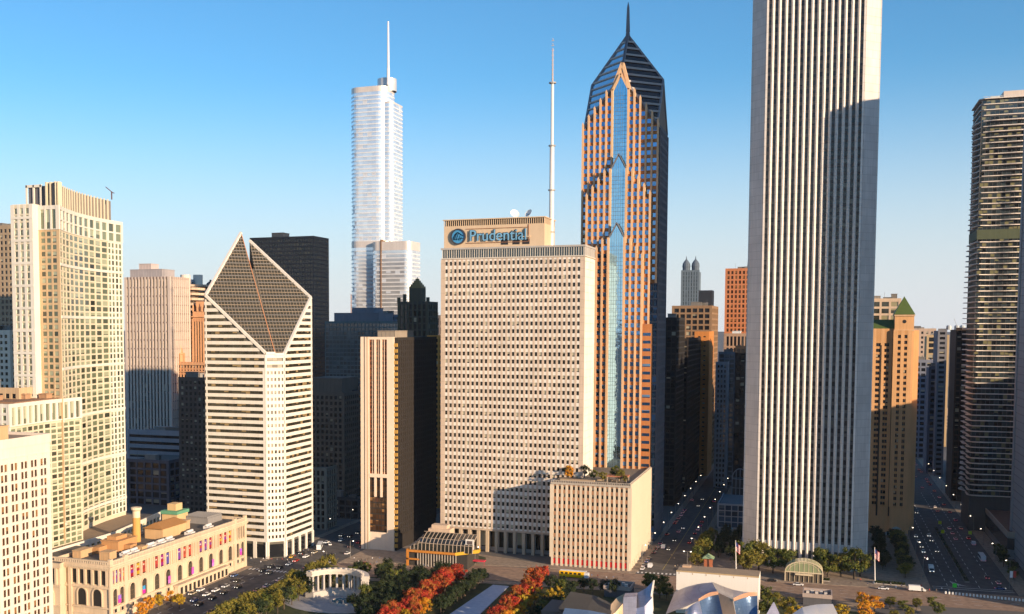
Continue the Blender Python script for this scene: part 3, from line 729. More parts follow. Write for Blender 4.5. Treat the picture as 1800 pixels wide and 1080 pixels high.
# ---- narrow tan-fronted tower with the dark side
def tan_front_tower():
    Y0 = 556.0; X0, X1 = hx(635, Y0, 600), hx(697, Y0, 600); Y1 = 622.0; ZT = hz(660, 594, Y0)
    tan, gold, dk = M((0.80, 0.64, 0.50), var=.06), M((0.45, 0.26, 0.06)), M((0.028, 0.023, 0.02))  # dk puts the east side's shade into its colour
    b = Bld("narrow_tower", "narrow tower with a pale tan ribbed front and a side coloured dark as shade", "tower", ((X0 + X1) / 2, Y0), [tan, dk, gold, M((0.2, 0.19, 0.18))], G_BRZ, True)
    b.core.prism(rect(X0, X1, Y0, Y1), -1, ZT, 1, 3)
    W_ = X1 - X0; f = b.w
    f.box(X0, X0 + 5.0, Y0 - 1.0, Y0, 0, ZT + .5, 0); f.box(X1 - 5.4, X1 - 1.2, Y0 - 1.0, Y0, 0, ZT + .5, 0)
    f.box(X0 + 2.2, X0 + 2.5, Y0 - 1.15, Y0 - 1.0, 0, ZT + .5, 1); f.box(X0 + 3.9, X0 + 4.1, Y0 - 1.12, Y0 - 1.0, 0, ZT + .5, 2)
    xa, xb = X0 + 5.0, X1 - 5.4; n = 3; B = (xb - xa) / n
    for i in range(1, n): f.box(xa + i * B - .55, xa + i * B + .55, Y0 - .9, Y0, 30, ZT + .4, 0)
    f.box(xa, xb, Y0 - .95, Y0, ZT - 1, ZT + .45, 0); f.box(xa - .2, xb + .2, Y0 - 1.05, Y0, 41, 43, 0); f.box(xa, xb, Y0 - .6, Y0, 0, 10, 0)
    rows = 27
    for i in range(n):
        for j in range(rows):
            z = 43.8 + j * (ZT - 45.5) / rows
            for k in (.27, .73):
                b.pane((xa + (i + k) * B, Y0 - .1, z + 1.2), (1, 0), (0, -1), .95, 1.7)
        f.box(xa + i * B, xa + (i + 1) * B, Y0 - .08, Y0, 43, ZT - 1, 4)
        f.box(xa + (i + .5) * B - .1, xa + (i + .5) * B + .1, Y0 - .5, Y0, 43, ZT - 1, 0)
    b.mats.append(M((0.26, 0.09, 0.04)))
    for i in range(6):
        for j in range(9):
            b.pane((xa + (i + .5) * (xb - xa) / 6, Y0 - .1, 12.3 + j * 3.2), (1, 0), (0, -1), (xb - xa) / 6 - .3, 2.5)
    b.mats.append(gold)
    # golden edge bay at the right, small ledges
    for j in range(36): f.box(X1 - 1.2, X1 + .6, Y0 - .7, Y0 + .5, 2 + j * 3.2, 3.9 + j * 3.2, 2); f.box(X0 - .5, X0, Y0 - .6, Y0 + .5, 2 + j * 3.2, 3.7 + j * 3.2, 2)
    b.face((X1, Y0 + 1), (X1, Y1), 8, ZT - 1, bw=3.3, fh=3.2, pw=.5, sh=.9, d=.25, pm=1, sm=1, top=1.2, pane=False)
    roofbox(b, X0 + 6, X1 - 5, Y0 + 10, Y0 + 40, ZT, ZT + 3.5, (0.3, 0.25, 0.2))
    b.finish()
tan_front_tower()
# ---- cream residential tower with the concave grid front
def concave_tower():
    cr = M((0.63, 0.56, 0.42), var=.08); wh = M((0.70, 0.66, 0.58), var=.07); org = M((0.55, 0.40, 0.24)); rf = M((0.3, 0.22, 0.15))
    A = Vector((-325, 408)); Bp = Vector((-347, 486)); ZT = 180.0
    b = Bld("residential_tower", "cream residential tower with a curved grid front of greenish windows and a finned penthouse", "tower", (-345, 440), [cr, wh, org, rf], G_APT, True)
    n = (Bp - A).normalized(); out = Vector((n.y, -n.x))
    pts = []
    for i in range(13):
        t = i / 12; pts.append(A + (Bp - A) * t - out * (4 * t * (1 - t)) * 5.0)
    back = [(-372, 486), (-372, 413), (-347.5, 413)]
    foot = [tuple(p) for p in pts] + [(-372, 486), (-372, 404), (-347.5, 404), (-336.5, 404), (-336.5, 409), (-325.6, 408)]
    b.core.prism([tuple(p) for p in pts] + [(-372, 486.0), (-347.9, 408.4)], 20, ZT, 0, 3)
    b.core.prism(rect(-348, -336.5, 404, 409), 20, ZT + 1, 1, 3)
    for i in range(12):
        edge = i >= 10
        b.face(tuple(pts[i]), tuple(pts[i + 1]), 26, ZT - 11, cols=1 if not edge else 2, rows=47, pw=1.2, sh=.8, d=.22, pm=1 if edge else 0, sm=1 if edge else 0, endw=.75, top=.4)
        b.face(tuple(pts[i]), tuple(pts[i + 1]), ZT - 10.6, ZT - 1, cols=1, rows=2, pw=1.9, sh=.8, d=.5, pm=1, sm=1, endw=.95, top=1.4)
    b.face((-348, 404), (-336.5, 404), 26, ZT - .5, cols=3, rows=47, pw=1.5, sh=.8, d=.4, pm=1, sm=0, endw=1.6, top=1.2, split=2)
    for j in range(15): b.w.box(-348.4, -336.1, 403.4, 404, 30 + j * 10.3, 31.2 + j * 10.3, 1)
    b.face((-336.5, 408.2), (-325, 408.0), 26, ZT - 11, cols=3, rows=47, pw=.9, sh=1.0, d=.25, pm=2, sm=2, endw=1.4, top=.4)
    b.face((-336.5, 408.2), (-325, 408.0), ZT - 10.6, ZT - 1, cols=3, rows=1, pw=1.0, sh=.8, d=.5, pm=1, sm=1, endw=1.4, top=1.4)
    for j in range(6): # stronger floor lines every seventh floor
        for i in range(12):
            L = (pts[i + 1] - pts[i]).length; u = (pts[i + 1] - pts[i]).normalized()
            b.w.obox(tuple(pts[i]), u, (u.y, -u.x), -.1, L + .1, 0, .62, 33 + j * 24, 34.3 + j * 24, 1)
    # finned penthouse
    q = MB(); z0 = ZT; z1 = hz(115, 320, 412)
    ps = [pts[i] - out * 1.5 for i in range(0, 12)]
    foot2 = [tuple(p) for p in ps] + [(-362, 482), (-334, 412)]
    q.prism(foot2, z0, z1 - .6, 1)
    for i in range(11):
        a, c = ps[i], ps[i + 1]; u = (c - a).normalized(); L = (c - a).length
        for k in (0, .5): q.obox(tuple(a), u, (u.y, -u.x), L * k - .3, L * k + .7, 0, .35, z0, z1, 0)
    for x in (-333, -330.6, -328.2, -326.4): q.box(x - .3, x + .4, 409.2, 411.8, z0, z1, 0)
    b.part(q, "finned_penthouse", [cr, M((0.22, 0.19, 0.16))])
    q = MB(); q.box(-345, -335, 412, 424, ZT, ZT + 10); b.part(q, "plant_room", M((0.12, 0.12, 0.14)))
    q = MB()
    for x in (-345.5, -341.5, -337.5): q.box(x - .4, x + .4, 411, 411.7, ZT, ZT + 10.5)
    q.box(-346, -337, 411, 411.8, ZT + 9.4, ZT + 10.6); b.part(q, "penthouse_frame", wh)
    # lower wing towards the street
    WZ = 91.5; wx = -323.5
    b.core.prism([(wx, 371), (wx - 2.6, 396), (-325.5, 421), (-350, 421), (-350, 371)], -1, WZ, 0, 3)
    b.face((wx, 371), (wx - 2.6, 396), 24, WZ - 10, cols=6, rows=22, pw=.85, sh=.8, d=.22, endw=.6, top=.2)
    b.face((wx - 2.6, 396), (-325.5, 421), 24, WZ - 10, cols=6, rows=22, pw=.85, sh=.8, d=.22, endw=.6, top=.2)
    b.face((wx, 371), (wx - 2.6, 396), WZ - 9.4, WZ - .5, cols=6, rows=1, pw=1.4, sh=1.3, d=.7, pm=1, sm=1, top=1, endw=.9, split=2)
    b.face((wx - 2.6, 396), (-325.5, 421), WZ - 9.4, WZ - .5, cols=6, rows=1, pw=1.4, sh=1.3, d=.7, pm=1, sm=1, top=1, endw=.9, split=2)
    b.face((-350, 371), (wx, 371), 24, WZ - .5, cols=8, rows=20, pw=1.2, sh=1.2, d=.5, pm=1, sm=1, top=1)
    # podium
    b.core.prism([(-319.5, 372), (-319.5, 440), (-330, 492), (-372, 492), (-372, 372)], -1, 24, 1, 3)
    b.face((-319.5, 372), (-319.5, 440), 15, 24, cols=16, rows=1, pw=1.5, sh=2.5, d=.5, pm=1, sm=1, top=1.2)
    b.face((-319.5, 440), (-330, 492), 8, 24, cols=11, rows=3, pw=1.4, sh=1.4, d=.5, pm=1, sm=1, top=1.6)
    b.part((lambda q: (q.box(-349, -326, 378, 412, WZ, WZ + .8), q)[1])(MB()), "roof_deck", M((0.30, 0.17, 0.10)))
    for (x, y, s) in ((-344, 386, 2.2), (-338, 398, 1.8), (-332, 405, 2.0)): roofbox(b, x - s, x + s, y - s, y + s, WZ + .8, WZ + 2.6, (0.4, 0.24, 0.14))
    b.finish()
    cr_ = empty("roof_crane", (-338, 470, z1), "small dark crane arm on the finned penthouse of the cream tower", "crane")
    q = MB(); p = hit(196, 326, Y=470); q.bar((p.x, 470, z1 - 1.0), (p.x, 470, z1 + 3.2), .35); q.build("crane_post", M((0.15, 0.1, 0.1)), cr_, (-338, 470, z1))
    q = MB(); q.bar((p.x + .4, 470, z1 + 2.6), (p.x - 3.6, 470, z1 + 5.6), .25); q.bar((p.x, 470, z1 + 2.6), (p.x + 1.6, 470, z1 + 2.2), .3); q.build("crane_jib", M((0.15, 0.1, 0.1)), cr_, (-338, 470, z1))
concave_tower()

# ---- white slab in the near left corner
def white_slab():
    X1 = -278.0; Y1 = 341.0; Y0 = 292.0; ZT = hz(60, 772, 330); wh = M((0.69, 0.61, 0.53), var=.1)
    b = Bld("white_block", "plain white block with paired narrow windows in the near left corner", "building", (X1 - 15, 320), [wh, wh, wh, M((0.4, 0.27, 0.17))], G_BRZ, True)
    b.core.prism(rect(X1 - 30, X1, Y0, Y1), -1, ZT, 0, 3)
    rows = 20
    q = MB(); q.box(X1, X1 + .3, Y0 - .3, Y1 + .3, ZT - 2.4, ZT + 1.1); q.box(X1 - 30, X1 - .02, Y1 - .3, Y1 + .3, ZT - 1, ZT + 1.09)
    q.box(X1, X1 + .22, Y0, Y1, ZT - 6.2, ZT - 5.8); b.part(q, "parapet", wh)
    fr = MB()
    for i in range(9):
        for j in range(rows):
            z = ZT - 9.5 - j * 3.85
            if z < 3: continue
            for k in (-.78, .78):
                y = Y1 - 4.2 - i * 5.4 + k * 1.25
                # jambs make each window a real recess
                fr.box(X1, X1 + .18, y - .78, y - .62, z - 1.35, z + 1.35); fr.box(X1, X1 + .18, y + .62, y + .78, z - 1.35, z + 1.35)
                fr.box(X1, X1 + .42, y - .66, y + .66, z - 1.5, z - 1.3)
                b.pane((X1 + .05, y, z), (0, 1), (1, 0), 1.22, 2.6)
    for i in range(10):
        y = Y1 - 1.5 - i * 5.4; fr.box(X1, X1 + .18, y - .8, y + .8, 0, ZT - 6.2)
    b.part(fr, "window_frames", wh)
    roofbox(b, X1 - 26, X1 - 6, 303, 325, ZT, ZT + 5, (0.55, 0.36, 0.2)); roofbox(b, X1 - 22, X1 - 12, 306, 318, ZT + 5.4, ZT + 10, (0.6, 0.4, 0.22), "plant_room")
    b.finish()
white_slab()

# ---- stone arcaded library hall with banners
def arched(mb, gl, p, u, n, uc, z0, w, h, dep=.55, m=0, gi=0):
    """round-headed window at uc: frame ring on the wall, glass behind"""
    r = w / 2; zs = z0 + h - r; N_ = 8
    arc = [(uc + r * math.cos(math.pi * i / N_), zs + r * math.sin(math.pi * i / N_)) for i in range(N_ + 1)]
    arc2 = [(uc + (r + .55) * math.cos(math.pi * i / N_), zs + (r + .55) * math.sin(math.pi * i / N_)) for i in range(N_ + 1)]
    Q = lambda a, o, z: (p[0] + u[0] * a + n[0] * o, p[1] + u[1] * a + n[1] * o, z)
    for i in range(N_):
        a, b_, c, d = arc[i], arc[i + 1], arc2[i + 1], arc2[i]
        mb.poly([Q(a[0], dep, a[1]), Q(d[0], dep, d[1]), Q(c[0], dep, c[1]), Q(b_[0], dep, b_[1])], m)
        mb.poly([Q(a[0], 0, a[1]), Q(a[0], dep, a[1]), Q(b_[0], dep, b_[1]), Q(b_[0], 0, b_[1])], m)
        mb.poly([Q(d[0], dep, d[1]), Q(d[0], 0, d[1]), Q(c[0], 0, c[1]), Q(c[0], dep, c[1])], m)
    mb.obox(p, u, n, uc - r - .55, uc - r, 0, dep, z0, zs, m); mb.obox(p, u, n, uc + r, uc + r + .55, 0, dep, z0, zs, m)
    gl.poly([Q(uc - r, .08, z0), Q(uc + r, .08, z0)] + [Q(a, .08, z) for a, z in arc], 0, None, .5)
def library():
    X1, X0, Y0, Y1 = -278.0, -306.0, 377.0, 492.0; ZC = 24.5
    st = M((0.62, 0.49, 0.35), var=.18); st2 = M((0.58, 0.48, 0.37)); rf = M((0.12, 0.11, 0.10)); brick = M((0.50, 0.27, 0.12))
    b = Bld("stone_library", "long low stone hall with round arched windows and coloured banners on the avenue", "building", ((X0 + X1) / 2, Y0), [st, st2, rf], G_DARK, True)
    b.core.prism(rect(X0, X1, Y0, Y1), -1, ZC, 0, 2)
    dark = M((0.03, 0.028, 0.026), .4); bar = MB()
    p, u, n = (X1, Y0), (0, 1), (1, 0); L = Y1 - Y0
    w = b.w
    # horizontal mouldings, east and south
    for (pp, uu, nn, LL) in ((p, u, n, L), ((X0, Y0), (1, 0), (0, -1), X1 - X0)):
        for z0, z1, d in ((0, 3.0, .5), (5.6, 6.2, .7), (14.2, 15.0, .75), (15.0, 15.5, .5), (22.0, 22.5, .7), (22.5, 23.1, 1.1), (23.1, 23.8, 1.5), (23.8, 24.6, 1.1), (25.7, 26.2, .9)):
            w.obox(pp, uu, nn, -d + .004, LL + d - .004, -.3, d, z0, z1, 0)
        k = int(LL / 1.1)
        for i in range(k): w.obox(pp, uu, nn, (i + .3) * LL / k, (i + .75) * LL / k, .2, .85, 24.6, 25.7, 1)
        k = int(LL / .8)
        for i in range(k): w.obox(pp, uu, nn, (i + .3) * LL / k, (i + .7) * LL / k, .7, 1.3, 22.55, 23.0, 1)
    for a in (0, 10.8, 104.2, 115): w.obox(p, u, n, max(a - 1.2, -.8), min(a + 1.2, L + .8), 0, .8, 0, 24, 0)
    for a in (0, 10.8, 104.2, 115): w.obox(p, u, n, max(a - 1.2, -.8), min(a + 1.2, L + .8), -.3, 1.0, 24.6, 27.0, 0)
    banner_cols = [(0.25, 0.06, 0.3), (0.18, 0.1, 0.38), (0.45, 0.03, 0.05), (0.5, 0.06, 0.04), (0.42, 0.02, 0.03), (0.65, 0.4, 0.03), (0.45, 0.08, 0.05), (0.4, 0.05, 0.05), (0.35, 0.02, 0.25), (0.12, 0.1, 0.42), (0.25, 0.04, 0.4), (0.6, 0.1, 0.06), (0.55, 0.07, 0.05)]
    # arches
    mid = 18.68
    arches = [3.2, 8.0] + [10.8 + mid * (g + .26 + .48 * k) for g in range(5) for k in (0, 1)] + [107.0, 112.0]
    for uc in arches:
        gl = MB(); arched(w, gl, p, u, n, uc, 6.4, 3.9 if 10.8 < uc < 104 else 3.1, 7.3); g = b.part(gl, "arched_window", dark)
        q = MB()
        for k in (-.8, 0, .8): q.obox(p, u, n, uc + k - .06, uc + k + .06, .09, .2, 6.4, 12.6)
        for z in (8.4, 10.4): q.obox(p, u, n, uc - 1.5, uc + 1.5, .09, .2, z, z + .12)
        b.part(q, "glazing_bars", M((0.2, 0.15, 0.1)), g)
        w.obox(p, u, n, uc - 1.1, uc + 1.1, .5, .55, 3.3, 5.2, 1)
        b.pane((X1 + .58, Y0 + uc, 4.3), u, n, 1.5, 1.5)
    # upper windows, columns
    bi = 0
    def upper(cs, wd, ban):
        nonlocal bi
        for uc in cs:
            q = MB(); q.obox(p, u, n, uc - wd / 2, uc + wd / 2, 0, .1, 15.9, 21.6); b.part(q, "upper_window", dark)
            if ban:
                q = MB(); c = tuple(v * .7 for v in banner_cols[bi % 13]); c2 = tuple(v * .7 for v in banner_cols[(bi * 5 + 3) % 13]); bi += 1
                q.obox(p, u, n, uc - wd * .42, uc + wd * .42, .2, .26, 16.4, 21.3, 0)
                q.obox(p, u, n, uc - wd * .42, uc + wd * .42, .19, .28, 18.0, 19.2, 1)
                q.obox(p, u, n, uc - wd * .30, uc + wd * .1, .19, .29, 19.7, 20.3, 2)
                b.part(q, "banner", [M(c, .7), M(c2, .7), M((0.6, 0.5, 0.42), .7)])
    upper([1.9, 4.4, 6.9, 9.2], 1.3, True)
    for g in range(5): upper([10.8 + mid * (g + k) for k in (.26, .5, .74)], 2.7, True)
    upper([105.9, 108.3, 110.7, 113.1], 1.3, False)
    for g in range(6):
        for k in (.03, .14, .38, .62, .86, .97):
            a = 10.8 + mid * (g + k)
            if g < 5: w.obox(p, u, n, a - .38, a + .38, .1, .75, 15.5, 22, 0)
    for a in (3.1, 5.6, 8.1, 107.1, 109.5, 111.9): w.obox(p, u, n, a - .35, a + .35, .1, .7, 15.5, 22, 0)
    # square signs between arches
    for i, (a, c1, c2) in enumerate(((5.7, (0.7, 0.05, 0.4), (0.3, 0.15, 0.6)), (23.5, (0.75, 0.03, 0.35), (0.05, 0.3, 0.6)), (43.5, (0.6, 0.2, 0.6), (0.5, 0.1, 0.5)), (63.5, (0.7, 0.1, 0.5), (0.6, 0.1, 0.45)), (82, (0.6, 0.2, 0.65), (0.5, 0.12, 0.5)), (109.5, (0.7, 0.05, 0.4), (0.4, 0.1, 0.6)))):
        q = MB(); q.obox(p, u, n, a - 1, a + 1, .8, .9, 7.2, 8.9, 0); q.obox(p, u, n, a - 1, a + 1, .8, .9, 8.9, 10.6, 1); b.part(q, "square_banner", [M(c1, .6), M(c2, .6)])
    # entrance porch low wall
    q = MB(); q.box(X1 + .6, X1 + 2.6, 425, 471, 0, 4.6); q.box(X1 + .5, X1 + 3, 424.5, 471.5, 4.6, 5.2)
    for i in range(12): q.box(X1 + 2.6, X1 + 2.65, 427 + i * 3.7, 429 + i * 3.7, .5, 3.8, 1)
    b.part(q, "entrance_porch", [st, dark])
    # south front
    p2, u2, n2 = (X0, Y0), (1, 0), (0, -1); LS = X1 - X0
    for uc in (LS - 6.2, LS - 14.0):
        gl = MB(); arched(w, gl, p2, u2, n2, uc, 6.4, 4.4, 7.4); b.part(gl, "arched_window", dark)
    for i in range(5):
        uc = LS - 2.8 - i * 3.7
        if i < 4 or True: q = MB(); q.obox(p2, u2, n2, uc - 1.1, uc + 1.1, 0, .1, 15.8, 21.8); b.part(q, "upper_window", dark)
        w.obox(p2, u2, n2, uc + 1.3, uc + 2.3, .1, .9, 15.5, 22, 0)
    w.obox(p2, u2, n2, LS - 20.5, LS - 19, .1, 1.0, 0, 24, 0)
    # projecting south west pavilion
    q = MB(); q.prism(rect(X0 - 12, X0 + 5.5, Y0 - 4, Y0 + 30), -1, 24.4, 0, 1)
    for z0, z1, d in ((5.6, 6.2, .5), (14.2, 15.2, .6), (22.5, 24.5, 1.0)): q.box(X0 - 12, X0 + 5.5 + d, Y0 - 4 - d, Y0 - 3.9, z0, z1)
    for i in range(4): q.box(X0 + 3.4 - i * 3.9, X0 + 4.4 - i * 3.9, Y0 - 4.8, Y0 - 4, 15.2, 22.5)
    b.part(q, "corner_pavilion", [st, rf])
    q = MB()
    for i in range(3): q.box(X0 + .6 - i * 3.9, X0 + 3.2 - i * 3.9, Y0 - 4.1, Y0 - 4, 15.8, 21.8)
    b.part(q, "upper_window", dark)
    gl = MB(); arched(w, gl, (X0 - 12, Y0 - 4), (1, 0), (0, -1), 11.5, 6.2, 5, 7.4); b.part(gl, "arched_window", dark)
    # parapet inner side, roof clutter
    q = MB(); q.box(X0, X0 + .6, Y0, Y1, ZC, ZC + 1.4); q.box(X0, X1, Y1 - .6, Y1, ZC, ZC + 1.5); b.part(q, "parapet", st)
    q = MB(); q.box(-299, -290, 400, 414, ZC, ZC + 4.6); q.box(-299.4, -289.6, 399.6, 414.4, ZC + 4.6, ZC + 5.0); q.box(-297.5, -292.5, 402, 410, ZC + 5.0, ZC + 6.6); q.box(-289.8, -286.5, 404, 409, ZC, ZC + 2.8); q.box(-299.6, -296, 394, 400, ZC, ZC + 3); b.part(q, "roof_house", brick)
    q = MB(); q.prism(rect(-298, -288, 432, 452), ZC, ZC + 5, 0); q.hexa([(-298.6, 431, ZC + 5), (-287.4, 431, ZC + 5), (-287.4, 453, ZC + 5), (-298.6, 453, ZC + 5), (-293.4, 434, ZC + 7.6), (-292.6, 434, ZC + 7.6), (-292.6, 450, ZC + 7.6), (-293.4, 450, ZC + 7.6)], 1); b.part(q, "roof_hall", [M((0.58, 0.38, 0.2)), M((0.34, 0.17, 0.06))])
    for (x0, x1, y0, y1, h) in ((-302, -298, 384, 392, 3), (-288, -283, 384, 389, 3.4), (-284, -281, 405, 409, 2), (-302, -299, 420, 428, 3), (-300, -292, 456, 462, 4)):
        roofbox(b, x0, x1, y0, y1, ZC, ZC + h, (0.55, 0.36, 0.2))
    for y in (393, 399, 412, 420, 427, 445, 462):
        q = MB(); q.box(-284.5, -280.6, y, y + 3.6, ZC, ZC + 1.6); q.bar((-283, y, ZC + 1.8), (-283, y + 5, ZC + 1.8), .6, n=6)
        b.part(q, "ventilation_unit", M((0.72, 0.70, 0.68), .5))
    q = MB(); q.box(-304, -289, 474, 488, ZC, ZC + 3)
    for i in range(14): q.box(-303.5 + i * 1.05, -303.1 + i * 1.05, 473.8, 488.2, ZC + 3, ZC + 3.8)
    b.part(q, "skylight", M((0.25, 0.24, 0.24)))
    gh = MB(); gh.box(-311, -302, 466, 476, 0, 30); gh.box(-311.5, -301.5, 465.5, 476.5, 30, 31.6, 1); gh.box(-309, -304, 468, 474, 31.6, 35, 0); b.part(gh, "green_roofed_house", [M((0.6, 0.42, 0.22)), M((0.12, 0.32, 0.2))])
    b.finish()
    ch = empty("chimney", (-297, 424, ZC), "round orange brick chimney with a pale cap on the stone hall roof", "chimney")
    q = MB(); q.smooth = True; q.lathe((-297, 424), [(1.9, ZC - .2), (1.8, ZC + 11.5)], 16); q.build("shaft", M((0.62, 0.33, 0.1)), ch, (-297, 424, ZC))
    q = MB(); q.lathe((-297, 424), [(1.8, ZC + 11.5), (1.8, ZC + 14.5), (2.5, ZC + 15.4), (2.5, ZC + 16.2), (1.5, ZC + 16.2), (0, ZC + 15.8)], 16); q.build("cap", M((0.7, 0.58, 0.42)), ch, (-297, 424, ZC))
library()

# ---- silver glass tower with rounded ends and a spire
def silver_tower():
    Yc = 985.0; b = Bld("glass_tower", "silver glass tower with rounded corners, setback wing and white spire", "tower", (-400, Yc), [M((0.62, 0.64, 0.66), .35, .6), M((0.74, 0.66, 0.60), .4, .3), M((0.3, 0.3, 0.3))], G_SILV, False)
    def rr(x0, x1, y0, y1, r, n=7):
        P = []
        for cx_, cy_, a in ((x0 + r, y0 + r, 180), (x1 - r, y0 + r, 270), (x1 - r, y1 - r, 0), (x0 + r, y1 - r, 90)):
            P += [(cx_ + r * math.cos(rad(a + 90 * i / n)), cy_ + r * math.sin(rad(a + 90 * i / n))) for i in range(n + 1)]
        return P
    def stack(name, x0, x1, y0, y1, r, z0, z1, capz):
        P = rr(x0, x1, y0, y1, r); q = MB(); fins = MB(); n = len(P); cum = [0]
        for i in range(n): cum.append(cum[-1] + math.dist(P[i], P[(i + 1) % n]))
        z = z0; FH = 3.9
        while z < z1 - capz - 1:
            for i in range(n):
                a, c = P[i], P[(i + 1) % n]; L = math.dist(a, c); k = max(1, round(L / 4.5))
                for j in range(k):
                    A = (a[0] + (c[0] - a[0]) * j / k, a[1] + (c[1] - a[1]) * j / k); C = (a[0] + (c[0] - a[0]) * (j + 1) / k, a[1] + (c[1] - a[1]) * (j + 1) / k)
                    q.poly([(*A, z), (*C, z), (*C, z + FH), (*A, z + FH)], 0, [(0, 0), (1, 0), (1, 1), (0, 1)], RND.random() + .001)
            cxm, cym = (x0 + x1) / 2, (y0 + y1) / 2
            P2 = [(cxm + (x - cxm) * (1 + .5 / (x1 - x0)), cym + (y - cym) * (1 + .5 / (y1 - y0))) for x, y in P]
            fins.prism(P2, z - .3, z + .95, 0); z += FH
        s = b.part(q, name, G_SILV); b.part(fins, "floor_bands", M((0.82, 0.82, 0.82), .35, .3), s)
        q = MB(); q.prism(rr(x0 - .1, x1 + .1, y0 - .1, y1 + .1, r), z, z1, 1, 2); b.part(q, "top_band", b.mats, s)
        return s
    xl, xr = hx(621, Yc + 11), hx(707, Yc + 29); xw = hx(737, Yc + 17)
    zt = hz(660, 151, Yc); zs = hz(660, 424, Yc)
    stack("lower_shaft", xl, xr - 2, Yc - 1, Yc + 32, 11, 0, zs, 7)
    stack("upper_shaft", xl, xr - 5, Yc, Yc + 30, 11, zs, zt, 6)
    stack("east_shaft", xr - 16, xr, Yc + 3, Yc + 34, 5, zs, hz(700, 176, Yc), 3)
    stack("side_wing", xr - 18, xw, Yc - 8, Yc + 24, 6, 0, zs - 1.5, 8)
    top = hz(690, 137, Yc + 12); q = MB(); q.smooth = False
    cx_ = hx(681, Yc + 17); q.lathe((cx_, Yc + 17), [(9.5, zt - 3), (9.5, top), (0, top)], 20); b.part(q, "roof_drum", M((0.6, 0.62, 0.64), .4, .4))
    q = MB(); px_ = hx(683, Yc + 6); zz = hz(683, 38, Yc + 6); q.bar((px_, Yc + 6, top - 8), (px_, Yc + 6, top + 8), 1.6, n=8, r2=1.4); q.bar((px_, Yc + 6, top + 8), (px_, Yc + 6, zz), 1.15, n=8, r2=.8); b.part(q, "spire", M((0.75, 0.75, 0.76), .4))
    q = MB(); x = hx(670, Yc - 8); q.box(x - .7, x + .7, Yc - 8.6, Yc + 1, 20, zs + .4); b.part(q, "brown_strip", M((0.2, 0.12, 0.07)))  # solid brown strip beside the side wing, nothing cut in
    b.finish()
silver_tower()

# ---- wavy balcony tower
def wavy_tower():
    Y0, Y1 = 738.0, 775.0; X0, X1 = hx(1719, Y0, 400), 150.0; ZT = hz(1760, 172, Y0)
    b = Bld("wavy_balcony_tower", "tall glass tower with thin rippling white balcony slabs on every floor", "tower", ((X0 + X1) / 2, Y0), [M((0.08, 0.08, 0.085), .5), M((0.5, 0.45, 0.4)), M((0.15, 0.16, 0.14))], glassmat("balcony glass", (0.04, 0.055, 0.06), (0.2, 0.19, 0.10), bf=0.25, metal=.4, spec=.8, var=.8), True)
    b.core.prism(rect(X0, X1, Y0, Y1), -1, ZT - 1, 0, 1)
    FH = 3.28; n = int((ZT - 22) / FH); slab = M((0.74, 0.66, 0.60), var=.1)
    def wav(s, z, side):
        g = math.sin(s * .23 + z * .018 + side) + .6 * math.sin(s * .41 - z * .031 + side * 2) + .4 * math.sin(z * .05 + s * .1)
        return .4 + 2.2 * max(0, .5 + .42 * g)
    for j in range(n + 1):
        z = 22 + j * FH
        plant = abs(z - hz(1750, 412, Y0)) < 3.2
        flat = z > hz(1750, 206, Y0)
        q = MB(); P = []
        for (ax, ay, bx_, by, side) in ((X0, Y0, X1, Y0, 0), (X1, Y0, X1, Y1, 1), (X1, Y1, X0, Y1, 2), (X0, Y1, X0, Y0, 3)):
            L = math.dist((ax, ay), (bx_, by)); k = int(L / 2.2); u = ((bx_ - ax) / L, (by - ay) / L); nn = (u[1], -u[0])
            for i in range(k):
                s = (i + .5) * L / k; o = wav(s, z, side * 1.7) if not flat else 1.5 if z > ZT - 3 else .8
                P.append((ax + u[0] * s + nn[0] * o, ay + u[1] * s + nn[1] * o))
        if plant: continue
        q.prism(P, z - .2, z + .3)
        b.part(q, "balcony_slab", slab)
    b.face((X0, Y0), (X1, Y0), 22, ZT - 1, cols=26, rows=n, pw=.25, sh=.3, d=.12, pm=0, sm=0, top=0)
    b.face((X0, Y1), (X0, Y0), 22, ZT - 1, cols=16, rows=n, pw=.25, sh=.3, d=.12, pm=0, sm=0, top=0)
    z = hz(1750, 412, Y0); q = MB(); q.box(X0 - .5, X1 + .5, Y0 - .5, Y1, z - 2.9, z + 2.9); b.part(q, "louvre_floor", M((0.09, 0.11, 0.07)))
    q = MB(); q.box(X0 + 12, X0 + 40, Y0 + 4, Y1 - 4, ZT - 1, ZT + 4.5); b.part(q, "rooftop_box", M((0.6, 0.52, 0.46)))
    q = MB()
    for i in range(9): q.bar((X0 + 1 + i * 2.4, Y0 + 1, ZT), (X0 + 1 + i * 2.4, Y0 + 1, ZT + 1.4), .12)
    q.bar((X0 + 1, Y0 + 1, ZT + 1.4), (X0 + 21, Y0 + 1, ZT + 1.4), .12); q.box(X0 + 5, X0 + 12, Y0 + 5, Y0 + 12, ZT - 1, ZT + 2); b.part(q, "roof_rail", M((0.55, 0.6, 0.6), .4))
    q = MB(); q.prism(rect(98, 170, 655, 737.5), -1, 13.5, 0, 1); q.box(97.6, 98.2, 655, 737, 12, 14.6, 2); q.box(98, 170, 654.4, 655.2, 12, 14.6, 2); q.box(98, 170, 654.7, 655, 5, 11, 3); q.box(97.8, 98, 655, 737, 4, 11, 3)
    b.part(q, "podium", [M((0.3, 0.29, 0.28)), M((0.14, 0.08, 0.06)), M((0.42, 0.36, 0.3)), M((0.04, 0.05, 0.06), .2)])
    b.finish()
wavy_tower()

